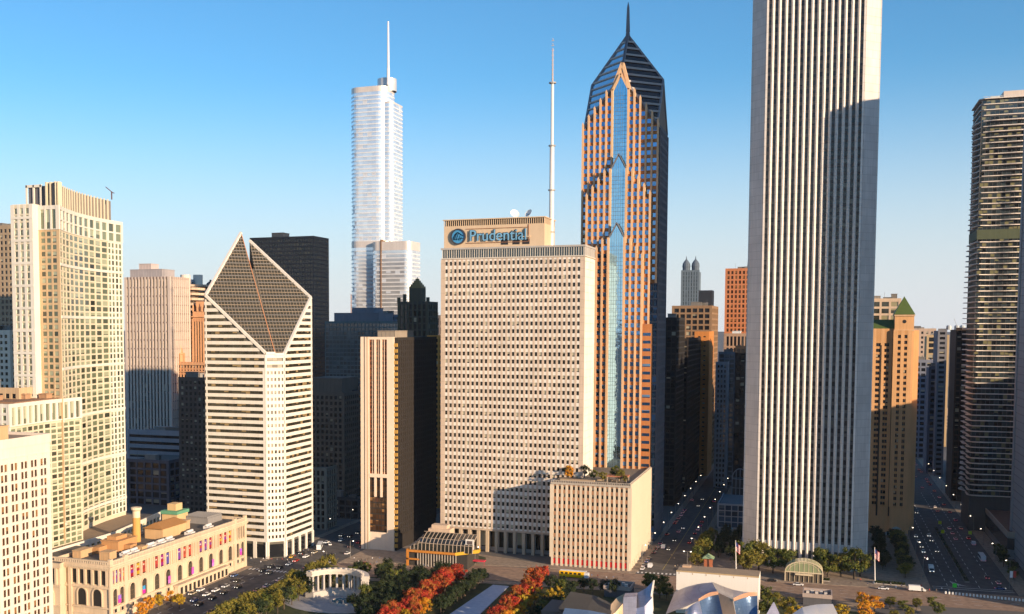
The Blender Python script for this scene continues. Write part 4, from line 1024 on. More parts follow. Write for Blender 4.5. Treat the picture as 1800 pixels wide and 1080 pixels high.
# ---- tower at the right edge, and unseen blocks added eastward to throw shade
g_edge = M((0.36, 0.36, 0.37), var=.05)
def edge_tower():
    b = Bld("edge_tower", "grey stone tower cut by the right edge of the picture", "tower", (120, 640), [g_edge, M((0.1, 0.1, 0.11)), M((0.3, 0.3, 0.3))], G_DARK, False)
    b.core.prism([(101.3, 592), (112, 592), (112, 529), (165, 529), (165, 636), (107, 668), (101.3, 668)], -1, 262, 0, 2)  # unseen eastern body shaped and raised to throw shadow on the ribbed tower
    q = MB(); q.box(100.7, 101.3, 591.6, 596, 0, 263); q.box(100.7, 101.3, 664, 668.4, 0, 263)
    for j in range(62): q.box(101.2, 101.3, 596, 664, 3 + j * 4.2, 3.15 + j * 4.2, 1)
    for i in range(5): q.box(101.3 + i * 2.5, 102.4 + i * 2.5, 591.3, 592, 0, 263)
    b.part(q, "stone_piers", b.mats)
    b.face((112, 529), (165, 529), 6, 258, bw=3.4, fh=4.1, pw=.9, sh=1.5, d=.4)
    b.finish()
edge_tower()
tower("shade_block", "grey block added out of frame to the east to throw shade", 190, 250, 566, 694, 114, (0.3, 0.3, 0.3), sides="SW", bw=4, fh=4, pw=1.2, sh=1.6)

tower("shade_block", "tall grey block added out of frame beyond the wavy tower for shade", 200, 260, 760, 1040, 122, (0.3, 0.3, 0.3), sides="SW", bw=4, fh=4, pw=1.2, sh=1.6)

# ---- corn-cob towers with round balconies
def cob(px, pyt, Y, lab):
    x = hx(px, Y); zt = hz(px, pyt, Y); R0 = 15.5
    r = empty("round_tower", (x, Y, 0), lab, "tower", "round balcony towers")
    q = MB(); q.lathe((x, Y), [(R0 - 4, 0), (R0 - 4, zt), (0, zt)], 24); q.build("core", M((0.13, 0.1, 0.08)), r, (x, Y, 0))
    q = MB(); z = 20; FH = 4.6
    while z < zt:
        P = []
        for i in range(16):
            a0 = 2 * math.pi * i / 16
            for k in range(4):
                a = a0 + 2 * math.pi / 16 * k / 4; rr_ = R0 + 2.2 * math.sin(math.pi * k / 4)
                P.append((x + rr_ * math.cos(a), Y + rr_ * math.sin(a)))
        q.prism(P, z, z + 2.0); z += FH
    o = q.build("balconies", M((0.62, 0.46, 0.34)), r, (x, Y, 0))
    q = MB(); q.lathe((x, Y), [(4.5, zt), (4.5, zt + 11), (0, zt + 11)], 14); q.build("service_core", M((0.7, 0.62, 0.54)), r, (x, Y, 0))
cob(327, 505, 846, "left round tower with scalloped balconies behind the ornate orange block")
cob(349, 504, 892, "right round tower with scalloped balconies and a pale drum on its top")
# ---- background towers
def bg(name, label, pl_, pr_, pyt, Y, D, c, **k):
    x0, x1 = hx(pl_, Y, pyt), hx(pr_, Y, pyt); zt = hz((pl_ + pr_) / 2, pyt, Y)
    return tower(name, label, x0, x1, Y, Y + D, zt, c, **k)
bg("grey_tower", "tan grey tower with round patterned windows at the far left edge", -60, 30, 402, 560, 38, (0.34, 0.26, 0.18), bw=3.4, fh=3.8, pw=1.3, sh=1.5, d=.5)
bg("white_block", "small white gridded block in front of the tan grey tower at the left edge", -60, 17, 586, 470, 20, (0.72, 0.66, 0.56), glass=G_OLIVE, bw=3.2, fh=3.4, pw=1.4, sh=1.6, near=False, cat="building")
bg("brown_block", "low brown roofed block between the white corner block and the curved tower", -60, 33, 688, 395, 25, (0.5, 0.36, 0.22), bw=3.5, fh=4, pw=1.4, sh=1.8, cat="building")
def ext_a(b):
    x0, x1 = hx(222, 800, 490), hx(288, 800, 490); z = hz(250, 488, 800)
    roofbox(b, x0, x1 - 6, 806, 826, z, z + 7, (0.36, 0.33, 0.34)); roofbox(b, x0 + 8, x0 + 20, 808, 820, z + 7, z + 12, (0.5, 0.42, 0.4), "plant_room")
bg("pale_tower", "pale pink stone tower with fine vertical ribs and stacked roof boxes", 221, 298, 490, 800, 30, (0.60, 0.50, 0.43), bw=3.3, fh=7.6, pw=1.7, sh=1.0, d=.9, smat=(0.2, 0.14, 0.12), extra=ext_a)
bg("grey_tower", "slim grey tower with a thin roof plate behind the pale ribbed tower", 296, 313, 493, 860, 30, (0.26, 0.28, 0.33), bw=3.6, fh=4.0, pw=1.5, sh=1.5)
bg("white_banded_block", "low grey parking block with dark horizontal slots", 226, 330, 762, 690, 40, (0.36, 0.36, 0.4), bw=60, fh=5.0, pw=1.0, sh=2.9, d=.5, cat="building")
bg("grid_block", "dark low block with a square window grid beside the parking block", 226, 296, 812, 640, 40, (0.13, 0.13, 0.16), bw=6.5, fh=5.5, pw=1.4, sh=1.4, d=.6, cat="building")
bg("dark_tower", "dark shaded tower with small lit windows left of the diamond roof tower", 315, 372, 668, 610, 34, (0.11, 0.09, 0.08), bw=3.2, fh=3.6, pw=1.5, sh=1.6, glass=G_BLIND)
# ornate orange block with turret
def ornate():
    Y = 812.0; x0, x1 = hx(300, Y), hx(366, Y); zt = hz(330, 640, Y); oc = (0.62, 0.34, 0.18)
    b = Bld("ornate_block", "ornate orange terracotta block with a domed corner turret", "building", (x0, Y), [M(oc), M((0.5, 0.25, 0.13)), M((0.3, 0.2, 0.14))], G_DARK)
    b.core.prism(rect(x0, x1, Y, Y + 12), -1, zt, 0, 2)
    b.face((x0, Y), (x1, Y), 4, zt, bw=3.0, fh=4.2, pw=1.3, sh=1.7, d=.5, pm=0, sm=1)
    q = MB(); q.box(x0 - 1, x1 + 1, Y - 1.4, Y, zt - 1, zt + .6); q.box(x0 - 1, x1 + 1, Y - 1.4, Y, zt - 7, zt - 6); b.part(q, "cornice", M(oc))
    tx = x0 + 5; q = MB(); q.smooth = False
    q.lathe((tx, Y + 4), [(4.6, zt), (4.6, zt + 8), (5.2, zt + 8.4), (5.2, zt + 9.4), (3.8, zt + 9.6), (3.6, zt + 13), (3.0, zt + 15.5), (1.6, zt + 17.5), (.6, zt + 18.6), (.5, zt + 21), (0, zt + 21.5)], 12)
    for i in range(8): a = i * math.pi / 4; q.bar((tx + 5.2 * math.cos(a), Y + 4 + 5.2 * math.sin(a), zt), (tx + 5.2 * math.cos(a), Y + 4 + 5.2 * math.sin(a), zt + 9), .5)
    b.part(q, "turret", M(oc)); b.finish()
    # slender companion with arcaded crown
    Y = 832.0; x0, x1 = hx(339, Y), hx(372, Y); zt = hz(350, 548, Y)
    b = Bld("ornate_tower", "slender orange stone tower with an arcaded crown beside the diamond roof", "tower", (x0, Y), [M(oc), M((0.5, 0.25, 0.13)), M((0.3, 0.2, 0.14))], G_DARK)
    b.core.prism(rect(x0, x1, Y, Y + 22), -1, zt, 0, 2)
    b.face((x0, Y), (x1, Y), 4, zt - 8, bw=2.6, fh=60, pw=1.2, sh=1.6, d=.6, pm=0, sm=1)
    q = MB(); q.box(x0 - .8, x1 + .8, Y - 1.2, Y, zt - 5, zt - 4); q.box(x0 + 2, x1 - 1, Y + 2, Y + 18, zt, zt + 9)
    for i in range(5): x = x0 + .5 + i * (x1 - x0 - 1) / 4; q.box(x - .5, x + .5, Y - .6, Y + .4, zt, zt + 5); q.bar((x, Y, zt + 5), (x, Y, zt + 8), .5, r2=.05)
    b.part(q, "crown", M(oc)); b.finish()
ornate()
# dark dome seen past the diamond roof's left shoulder
q = MB(); q.smooth = True; x, y = hx(371, 900), 900; z = hz(368, 520, 900)
d_ = empty("domed_tower", (x, y, 0), "dark round domed roof peeping past the left shoulder of the diamond roof tower", "tower")
q.lathe((x, y), [(5.4, 0), (5.4, z + 5), (5.0, z + 9), (3.4, z + 12), (1.2, z + 13.5), (.9, z + 15), (0, z + 15)], 16); q.build("dome", M((0.1, 0.08, 0.09), .5), d_, (x, y, 0))
q = MB(); q.lathe((x, y), [(5.9, z - 30), (5.9, z), (5.4, z + 1)], 16); q.build("drum", M((0.2, 0.14, 0.12)), d_, (x, y, 0))
# dark brown tower behind the diamond
def ext_b(b):
    x0 = hx(476, 850, 415); z = hz(500, 417, 850); roofbox(b, x0, x0 + 11, 852, 864, z, z + 3.8, (0.45, 0.28, 0.2))
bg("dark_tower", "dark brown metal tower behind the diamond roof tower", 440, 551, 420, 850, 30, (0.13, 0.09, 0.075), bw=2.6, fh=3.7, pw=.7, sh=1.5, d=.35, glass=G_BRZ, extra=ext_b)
bg("teal_block", "dark teal glass block with stepped roof below the silver tower", 572, 668, 568, 790, 46, (0.10, 0.15, 0.16), bw=3.2, fh=3.4, pw=.5, sh=.9, d=.3, glass=G_TEAL,
   extra=lambda b: (roofbox(b, hx(586, 792), hx(664, 792), 794, 825, hz(600, 569, 790), hz(600, 551, 790), (0.16, 0.18, 0.22)), roofbox(b, hx(612, 792), hx(650, 792), 800, 820, hz(600, 551, 790), hz(600, 542, 790), (0.17, 0.19, 0.23), "plant_room")))
bg("grey_block", "grey blue glass block tucked behind the teal one", 664, 694, 556, 850, 40, (0.12, 0.15, 0.2), bw=3.4, fh=3.6, pw=.6, sh=1.2, glass=G_TEAL)
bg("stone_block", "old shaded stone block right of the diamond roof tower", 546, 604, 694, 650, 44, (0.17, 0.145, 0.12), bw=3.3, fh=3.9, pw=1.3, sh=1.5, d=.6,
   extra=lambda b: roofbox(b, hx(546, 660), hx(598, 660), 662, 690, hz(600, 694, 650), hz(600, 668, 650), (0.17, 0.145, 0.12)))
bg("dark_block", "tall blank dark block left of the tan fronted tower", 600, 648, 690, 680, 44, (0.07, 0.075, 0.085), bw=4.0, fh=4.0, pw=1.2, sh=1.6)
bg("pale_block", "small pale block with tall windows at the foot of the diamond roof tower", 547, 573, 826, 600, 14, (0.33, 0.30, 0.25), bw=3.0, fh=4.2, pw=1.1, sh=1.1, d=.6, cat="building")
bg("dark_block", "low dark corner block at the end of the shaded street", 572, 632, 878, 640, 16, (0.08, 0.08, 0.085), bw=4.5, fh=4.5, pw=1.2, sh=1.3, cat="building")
# green gold capped dark tower
def dark_gilded():
    Y = 730.0; x0, x1 = hx(699, Y), hx(750, Y); cx = (x0 + x1) / 2; z1 = hz(724, 592, Y); z2 = hz(724, 534, Y); z3 = hz(724, 494, Y)
    c = (0.055, 0.06, 0.055); b = Bld("art_deco_tower", "dark green art deco tower with a stepped gilded crown", "tower", (cx, Y), [M(c), M((0.09, 0.085, 0.06)), M((0.05, 0.05, 0.05))], G_DARK)
    hw = (x1 - x0) / 2; b.core.prism(rect(cx - hw - 2, cx + hw + 2, Y, Y + 26), -1, z1, 0, 2); b.core.prism(rect(cx - hw, cx + hw, Y + 2, Y + 22), z1, z2, 0, 2)
    b.core.prism(rect(cx - hw * .42, cx + hw * .42, Y + 6, Y + 16), z2, z3 - 5, 1, 1)
    b.face((cx - hw, Y + 2), (cx + hw, Y + 2), z1, z2, cols=6, fh=5, pw=1.4, sh=1.2, d=.6, pm=1, sm=0)
    b.face((cx + hw, Y + 2), (cx + hw, Y + 22), z1, z2, cols=5, fh=5, pw=1.4, sh=1.2, d=.6, pm=1, sm=0)
    for s in (-1, -.6, .6, 1): b.w.box(cx + s * hw - 1, cx + s * hw + 1, Y + 1.5, Y + 3.5, z2, z2 + 4.5 + (1 - abs(s)) * 6, 1)
    q = MB()
    for k in range(5): f = .42 - k * .08; q.prism(rect(cx - hw * f, cx + hw * f, Y + 11 - hw * f, Y + 11 + hw * f), z3 - 5 + k * 1.4, z3 - 3.6 + k * 1.4)
    q.bar((cx, Y + 11, z3 + 1), (cx, Y + 11, z3 + 3), .3); b.part(q, "crown", M((0.22, 0.17, 0.07), .5)); b.finish()
dark_gilded()
bg("tan_block", "small tan block with dark slots between the art deco and slab towers", 752, 800, 558, 900, 30, (0.5, 0.38, 0.3), bw=3.5, fh=8, pw=1.4, sh=2, cat="building")
bg("golden_tower", "sunlit golden tower edge seen between the dark side and the cream slab", 752, 800, 594, 700, 30, (0.55, 0.28, 0.07), bw=3.4, fh=3.8, pw=1.4, sh=1.6)
bg("far_tower", "faint pink far tower sliver left of the silver tower", 617, 630, 520, 1250, 20, (0.5, 0.38, 0.36), bw=4, fh=4, pw=1.6, sh=1.6)
# towers along the shaded side street
def black(nm, lab, x1, x0, Y0, Y1, zt, c, **k): return tower(nm, lab, x0, x1, Y0, Y1, zt, c, **k)
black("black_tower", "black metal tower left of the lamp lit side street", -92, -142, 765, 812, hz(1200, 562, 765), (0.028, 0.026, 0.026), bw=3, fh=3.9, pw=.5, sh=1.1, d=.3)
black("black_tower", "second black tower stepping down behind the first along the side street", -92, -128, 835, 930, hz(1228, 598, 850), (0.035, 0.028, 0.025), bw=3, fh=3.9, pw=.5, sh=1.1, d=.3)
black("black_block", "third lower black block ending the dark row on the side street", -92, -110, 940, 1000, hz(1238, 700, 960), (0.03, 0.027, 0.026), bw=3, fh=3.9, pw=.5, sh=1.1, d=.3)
bg("bronze_tower", "bronze gridded tower rising behind the black tower", 1183, 1250, 541, 980, 62, (0.27, 0.17, 0.10), bw=5.5, fh=5, pw=1.3, sh=1.6, d=.8)
bg("orange_tower", "orange sunlit tower sliver left of the side street", 1222, 1246, 588, 930, 40, (0.55, 0.22, 0.06), bw=3.5, fh=4, pw=2.4, sh=3)
bg("tan_block", "tan rooftop block above the bronze gridded tower", 1229, 1251, 515, 1090, 20, (0.42, 0.28, 0.2), bw=30, fh=40, pw=3, sh=3, pane=False, cat="building")
bg("tan_block", "dark tan block left of the twin domed tower base", 1160, 1185, 562, 880, 20, (0.3, 0.2, 0.12), bw=4, fh=5, pw=1.4, sh=1.6, cat="building")
def twin():
    Y = 1500.0; x0, x1 = hx(1197, Y), hx(1227, Y); z = hz(1210, 478, Y)
    b = Bld("twin_dome_tower", "far grey blue tower crowned by twin pointed domes", "tower", (x0, Y), [M((0.12, 0.16, 0.20)), M((0.12, 0.16, 0.2)), M((0.1, 0.13, 0.17))], G_TEAL)  # dark grey blue carries the tower's shade in its colour
    b.core.prism(rect(x0, x1, Y, Y + 26), -1, z, 0, 2); b.face((x0, Y), (x1, Y), 5, z, cols=6, fh=5, pw=2, sh=.8, d=.8, top=2)
    for k, f in enumerate((.23, .77)):
        cx = x0 + (x1 - x0) * f; q = MB(); q.lathe((cx, Y + 6), [(5, z), (5, z + 6), (5.4, z + 7), (4.9, z + 11), (3.2, z + 14), (.8, z + 17), (.4, z + 20), (0, z + 22)], 12); b.part(q, "dome", M((0.1, 0.13, 0.17)))
    b.finish()
twin()
bg("orange_brown_tower", "tall orange brown tower just left of the white ribbed tower", 1276, 1340, 475, 1050, 34, (0.50, 0.19, 0.085), bw=3.6, fh=4.4, pw=1.5, sh=1.5, d=.4, glass=G_BRZ)
def tapered():
    Y = 1650.0; x1 = hx(1345, Y); z = 344; xa, xb = hx(1312, Y, 480), hx(1321, Y, 372)
    za, zb = hz(1312, 480, Y), hz(1321, 372, Y); s = (xb - xa) / (zb - za); X0 = lambda zz: xa + s * (zz - za)
    r = empty("tapered_tower", (x1, Y, 0), "black tapering tower whose sloped edge shows left of the white ribbed tower", "tower"); q = MB(); W = 60
    q.hexa([(X0(0), Y, 0), (X0(0) + W, Y, 0), (X0(0) + W, Y + 60, 0), (X0(0), Y + 60, 0), (X0(z), Y + 12, z), (X0(0) + W - (X0(z) - X0(0)), Y + 12, z), (X0(0) + W - (X0(z) - X0(0)), Y + 48, z), (X0(z), Y + 48, z)])
    q.build("shaft", M((0.07, 0.07, 0.08), .4), r, (x1, Y, 0)); q = MB()
    for k in range(5):
        z0, z1 = k * 66 + 10, k * 66 + 76
        q.bar((X0(z0) - .2, Y + z0 * .035 - .5, z0), (X0(z1) + 30, Y + z1 * .035 - .5, z1), 1); q.bar((X0(z0) + 40, Y + z0 * .035 - .5, z0), (X0(z1), Y + z1 * .035 - .5, z1), 1)
    q.build("cross_bracing", M((0.1, 0.1, 0.11), .4), r, (x1, Y, 0))
tapered()
bg("cream_block", "cream columned block with a white roof box at the foot of the orange brown tower", 1275, 1330, 590, 900, 24, (0.42, 0.28, 0.2), bw=3, fh=9, pw=1.0, sh=1.5, d=1, cat="building",
   extra=lambda b: roofbox(b, hx(1288, 905), hx(1302, 905), 903, 912, hz(1290, 590, 900), hz(1290, 583, 900), (0.7, 0.75, 0.8)))
bg("grey_block", "shaded grey glass block down the side street", 1264, 1292, 622, 880, 20, (0.14, 0.18, 0.22), bw=3.5, fh=3.8, pw=.7, sh=1.2, glass=G_TEAL)
bg("white_block", "white gridded block at the end of the side street", 1259, 1279, 640, 868, 10, (0.36, 0.38, 0.42), bw=2.8, fh=3.8, pw=1.2, sh=1.6)
tower("dark_tower", "narrow near black tower on the right of the side street", -54, -36, 790, 840, hz(1300, 612, 790), (0.035, 0.03, 0.03), sides="SEW", bw=3, fh=3.9, pw=.6, sh=1.2)
# low white framed building and arch in the side street
def low_white():
    b = Bld("low_framed_building", "low shaded building with white frame and blue glass beside the side street", "building", (-44, 690), [M((0.4, 0.42, 0.46)), M((0.4, 0.42, 0.46)), M((0.16, 0.19, 0.21))], glassmat("shaded blue glass", (0.04, 0.08, 0.14), (0.1, 0.15, 0.2), spec=.8), True)
    b.core.prism(rect(-56, -36, 690, 735), -1, 15, 0, 2)
    b.face((-56, 690), (-36, 690), 1, 15, cols=5, rows=4, pw=.5, sh=.5, d=.4, top=.8); b.face((-56, 735), (-56, 690), 1, 15, cols=9, rows=4, pw=.5, sh=.5, d=.4, top=.8)
    b.finish()
    q = MB(); x, y = hx(1306, 745), 745; z0 = 18
    for i in range(10):
        a0, a1 = math.pi * i / 10, math.pi * (i + 1) / 10
        q.bar((x + 5 * math.cos(a0), y, z0 + 6 + 7 * math.sin(a0)), (x + 5 * math.cos(a1), y, z0 + 6 + 7 * math.sin(a1)), .4)
    for k in (-5, -2.5, 0, 2.5, 5): q.bar((x + k, y, 0), (x + k, y, z0 + 6 + 7 * math.sqrt(max(0, 1 - k * k / 25))), .3)
    for z in (6, 12, 18, 24): q.bar((x - 5, y, z), (x + 5, y, z), .25)
    q.box(x - 5, x + 5, y + .5, y + 9, 0, z0 + 6, 1)
    r = empty("arched_glass_hall", (x, y, 0), "tall arched glass front at the left foot of the white ribbed tower", "building"); q.build("arched_front", [M((0.3, 0.33, 0.38)), M((0.04, 0.05, 0.06), .3)], r, (x, y, 0))
low_white()
# hotel with the green pyramid roof
def hotel():
    Y = 712.0; x0, xm, x1 = hx(1520, Y), hx(1572, Y, 600), hx(1606, Y, 600); zs = hz(1580, 578, Y); zt = hz(1590, 553, Y); za = hz(1587, 521, Y + 6)
    pk, pk2, gr = M((0.68, 0.40, 0.20)), M((0.60, 0.33, 0.15)), M((0.09, 0.14, 0.04), .6)
    b = Bld("pyramid_roof_hotel", "pink stone hotel with a green copper pyramid over its corner tower", "hotel", ((x0 + x1) / 2, Y), [pk, pk2, gr], G_DARK, True)
    b.core.prism(rect(x0, xm, Y + 2, Y + 40), -1, zs, 0, 2); b.core.prism(rect(xm, x1, Y, Y + 14), -1, zt, 0, 2); b.core.prism(rect(xm, x1 + 4, Y + 14, Y + 40), -1, zs - 1, 0, 2)
    b.face((x0, Y + 2), (xm - .6, Y + 2), 16, zs - 8, bw=5.2, fh=3.45, pw=2.0, sh=1.5, d=.5, pm=0, sm=1, top=8, split=2)
    b.face((xm, Y), (x1 - 1.5, Y), 16, zs - 3, cols=2, fh=3.45, pw=1.9, sh=1.5, d=.5, pm=0, sm=1, top=2, split=2)
    q = MB(); q.box(xm - .8, xm - .1, Y + .9, Y + 2, 10, zs - 6)
    x5 = x0 + 9; q.box(x5, x5 + .9, Y + 1.3, Y + 2, 10, zs - 10); b.part(q, "dark_strip", M((0.05, 0.04, 0.035)))  # solid dark strips on the wall, nothing cut in
    hwx = (x1 - xm) / 2; q = MB(); cx, cy = (xm + x1) / 2, Y + 7
    B4 = [(xm - .5, Y - .5, zt), (x1 + .5, Y - .5, zt), (x1 + .5, Y + 14.5, zt), (xm - .5, Y + 14.5, zt)]
    for i in range(4): q.poly([B4[i], B4[(i + 1) % 4], (cx, cy, za)])
    b.part(q, "pyramid_roof", gr)
    q = MB(); q.hexa([(x0 - .5, Y + 1.5, zs), (xm, Y + 1.5, zs), (xm, Y + 40, zs), (x0 - .5, Y + 40, zs), (x0 - .5, Y + 9, zs + 5.5), (xm, Y + 9, zs + 5.5), (xm, Y + 30, zs + 5.5), (x0 - .5, Y + 30, zs + 5.5)]); b.part(q, "sloped_roof", gr)
    q = MB(); q.box(xm - .4, x1 + .4, Y - .6, Y + 14.4, zt - 1, zt - .2); q.box(xm - .3, x1 + .3, Y - .4, Y, zs - 1.4, zs - .6)
    q.lathe((cx, Y - .3), [(0, 0)], 3) if False else None
    b.part(q, "cornice", M((0.66, 0.46, 0.28)))
    q = MB(); P = [(cx + 1.1 * math.cos(t), Y - .1, (zt + zs) / 2 + 1.1 * math.sin(t)) for t in [2 * math.pi * i / 14 for i in range(14)]]; q.poly(P); b.part(q, "round_window", M((0.03, 0.03, 0.03), .3))
    for i in range(5): b.w.box(x0 + 1 + i * 5.5, x0 + 2 + i * 5.5, Y + 1.3, Y + 2, 0, 14, 0)
    b.finish()
hotel()
bg("tan_tower", "tan tower with setback terraces peeping over the hotel's green roof", 1530, 1583, 529, 860, 28, (0.62, 0.48, 0.36), bw=7, fh=5, pw=1.4, sh=1.6, glass=G_OLIVE)
bg("far_tower", "far tan tower right of the hotel", 1598, 1645, 581, 1500, 40, (0.5, 0.37, 0.28), bw=5, fh=6, pw=3, sh=3)
bg("far_tower", "far golden gridded tower left of the black tower", 1630, 1668, 592, 1250, 30, (0.5, 0.36, 0.2), bw=6, fh=6, pw=1.6, sh=1.8)
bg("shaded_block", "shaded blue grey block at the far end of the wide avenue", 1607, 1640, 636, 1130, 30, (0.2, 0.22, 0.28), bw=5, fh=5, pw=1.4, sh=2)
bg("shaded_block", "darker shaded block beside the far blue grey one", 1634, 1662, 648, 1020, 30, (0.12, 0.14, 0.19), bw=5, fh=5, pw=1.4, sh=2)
bg("louvred_tower", "grey louvred tower just left of the black tower's roof plant", 1650, 1664, 582, 1000, 40, (0.2, 0.2, 0.22), bw=40, fh=4, pw=1, sh=2)
def ext_c(b):
    for i, x in enumerate((1668, 1682, 1692)):
        xx = hx(x, 872); z = hz(1680, 580, 860); q = MB(); q.lathe((xx, 872), [(1.8, z), (1.8, z + 2.4), (1.2, z + 3.2), (0, z + 3.2)], 10); b.part(q, "cooling_unit", M((0.5, 0.55, 0.6), .4))
    z = hz(1680, 580, 860); q = MB(); xx = hx(1682, 866); q.bar((xx + 1, 866, z), (xx - 2, 866, z + 8), .15); b.part(q, "roof_mast", M((0.4, 0.4, 0.4)))
tower("black_tower", "black tower on the right of the wide avenue left of the wavy balcony tower", 92, 122, 860, 900, hz(1680, 580, 860), (0.05, 0.035, 0.03), extra=ext_c, bw=3, fh=4, pw=.6, sh=1.2)
tower("striped_tower", "brown tower with vertical stripes tucked behind the wavy balcony tower", 109, 150, 840, 859, hz(1690, 578, 840), (0.42, 0.28, 0.18), bw=2.6, fh=6, pw=1.1, sh=2.4)
# distant city beyond, each its own block
r2 = random.Random(5)
bl = []
for i in range(60):
    Y = 1250 + i * 32 + r2.uniform(-10, 10); px = r2.choice([r2.uniform(1160, 1330), r2.uniform(1160, 1330), r2.uniform(1590, 1680), r2.uniform(560, 780), r2.uniform(200, 420), r2.uniform(0, 1800)])
    x = hx(px, Y); h = r2.uniform(18, 70); wdt = r2.uniform(22, 50); c = r2.choice([(0.4, 0.3, 0.24), (0.3, 0.3, 0.32), (0.45, 0.36, 0.28), (0.25, 0.22, 0.22)])
    if -92 < x < -50 or 45 < x < 96: continue
    q = MB(); q.box(x, x + wdt, Y, Y + 24, -1, h); q.box(x + 4, x + wdt * .5, Y + 4, Y + 16, h, h + 5)
    n_ = int(h / 4)
    for j in range(n_): q.box(x + 1, x + wdt - 1, Y - .1, Y, 2 + j * 4, 4 + j * 4, 1)
    bl.append((pix((x, Y, h))[0], q.build("distant_block", [M(c), M((0.1, 0.1, 0.12), .3)], None, (x, Y, 0)), "tan" if c[0] > .35 else "grey"))
ORD = "nearest second third fourth fifth sixth seventh eighth ninth tenth eleventh twelfth thirteenth fourteenth fifteenth sixteenth seventeenth eighteenth nineteenth twentieth twenty-first twenty-second twenty-third twenty-fourth twenty-fifth twenty-sixth twenty-seventh twenty-eighth twenty-ninth thirtieth thirty-first thirty-second thirty-third thirty-fourth".split()
kc = {}
for _, o, c in sorted(bl, key=lambda t: t[0]):
    kc[c] = kc.get(c, -1) + 1
    tag(o, "low %s block on the far skyline, %s %s one from the left" % (c, ORD[kc[c]].replace("nearest", "first"), c), "building", "distant city blocks")
# ================================================================ ground, roads, park
def flat(name, poly, z, c, var=.15, rough=.9, h=0.0, m=None):
    q = MB()
    if h: q.prism(poly, z, z + h)
    else: q.poly([(x, y, z) for x, y in poly])
    o = q.build(name, m or M(c, rough, 0.0, var), None, (poly[0][0], poly[0][1], 0)); o["kind"] = "structure"; return o
def rgmat(name, a, b_, scale, rough=.9):
    m, t, b = newmat(name); N, L = t.nodes.new, t.links.new
    g = N("ShaderNodeNewGeometry"); n = N("ShaderNodeTexNoise"); n.inputs["Scale"].default_value = scale; n.inputs["Detail"].default_value = 8
    L(g.outputs["Position"], n.inputs["Vector"]); cr = N("ShaderNodeValToRGB"); L(n.outputs[0], cr.inputs[0])
    cr.color_ramp.elements[0].position = .35; cr.color_ramp.elements[0].color = (*a, 1); cr.color_ramp.elements[1].position = .65; cr.color_ramp.elements[1].color = (*b_, 1)
    L(cr.outputs[0], b.inputs["Base Color"]); b.inputs["Roughness"].default_value = rough; return m
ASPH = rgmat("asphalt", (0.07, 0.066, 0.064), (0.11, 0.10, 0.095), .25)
ASPH_SUN = rgmat("sunlit asphalt", (0.24, 0.16, 0.115), (0.36, 0.24, 0.165), .35)  # warm sunlight on the cross street put into this asphalt colour
PAVE = rgmat("pavement concrete", (0.24, 0.185, 0.14), (0.36, 0.28, 0.21), .5)
GRASS = rgmat("lawn", (0.03, 0.045, 0.012), (0.06, 0.07, 0.02), .3)
gq = MB(); gv = [-30000, -9000, -3000, -1200, -600, -300, -100, 100, 300, 600, 1000, 1600, 3000, 9000, 30000]
for i in range(14):
    for j in range(14): gq.poly([(gv[i], gv[j], -.06), (gv[i + 1], gv[j], -.06), (gv[i + 1], gv[j + 1], -.06), (gv[i], gv[j + 1], -.06)])
tag(gq.build("ground", rgmat("city ground", (0.10, 0.095, 0.09), (0.16, 0.15, 0.14), .01)), kind="structure")
flat("park_ground", rect(-232, 45, 200, 508), -.02, None, m=GRASS)
NK = [(-236, 516), (-160, 538), (-100, 545), (-84, 547), (55, 561), (95, 565), (400, 590)]
SK = [(x, y - 31) for x, y in NK]
flat("road", SK + NK[::-1], .02, None, m=ASPH_SUN)
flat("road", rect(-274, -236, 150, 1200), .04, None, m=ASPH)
flat("road", rect(-700, -274, 494, 508), .02, None, m=ASPH)
flat("road", rect(-84, -62, 548, 1300), .0, None, m=ASPH)
flat("road", rect(53, 90, 563, 2200), .0, None, m=ASPH)
flat("road", rect(-700, -274, 345, 373), .02, None, m=ASPH)
for nm, pl in (("pavement", rect(-278, -274, 200, 493)), ("pavement", [(-278, 508), (-274, 508), (-274, 900), (-278, 900)]), ("pavement", rect(-236, -231, 200, 484)),
               ("pavement", [(-236, 517), (-160, 539), (-129, 544), (-129, 552), (-196, 571), (-236, 571)]), ("pavement", [(-129, 543.2), (-84.5, 547.5), (-84.5, 552), (-129, 552)]),
               ("pavement", rect(-87.5, -84, 552, 1100)), ("pavement", rect(-62, -58, 551, 1100)), ("pavement", rect(49, 53, 562, 1300)), ("pavement", rect(90, 97.3, 566, 1300)),
               ("pavement", [(-231, 483), (-160, 505), (-100, 512), (45, 526), (45, 520), (-100, 506), (-160, 499), (-231, 477)][::-1]),
               ("plaza", [(-58, 550), (49, 560.5), (49, 591), (-58, 591)]), ("plaza", rect(-58, -35, 591.1, 690)), ("plaza", rect(25, 49, 591.1, 712))):
    flat(nm, pl, -.04, None, h=.19, m=PAVE)
flat("path", [(-150, 380), (-133, 380), (-137, 498), (-145, 498)], .0, None, h=.3, m=rgmat("promenade stone", (0.50, 0.52, 0.60), (0.58, 0.60, 0.68), .5))
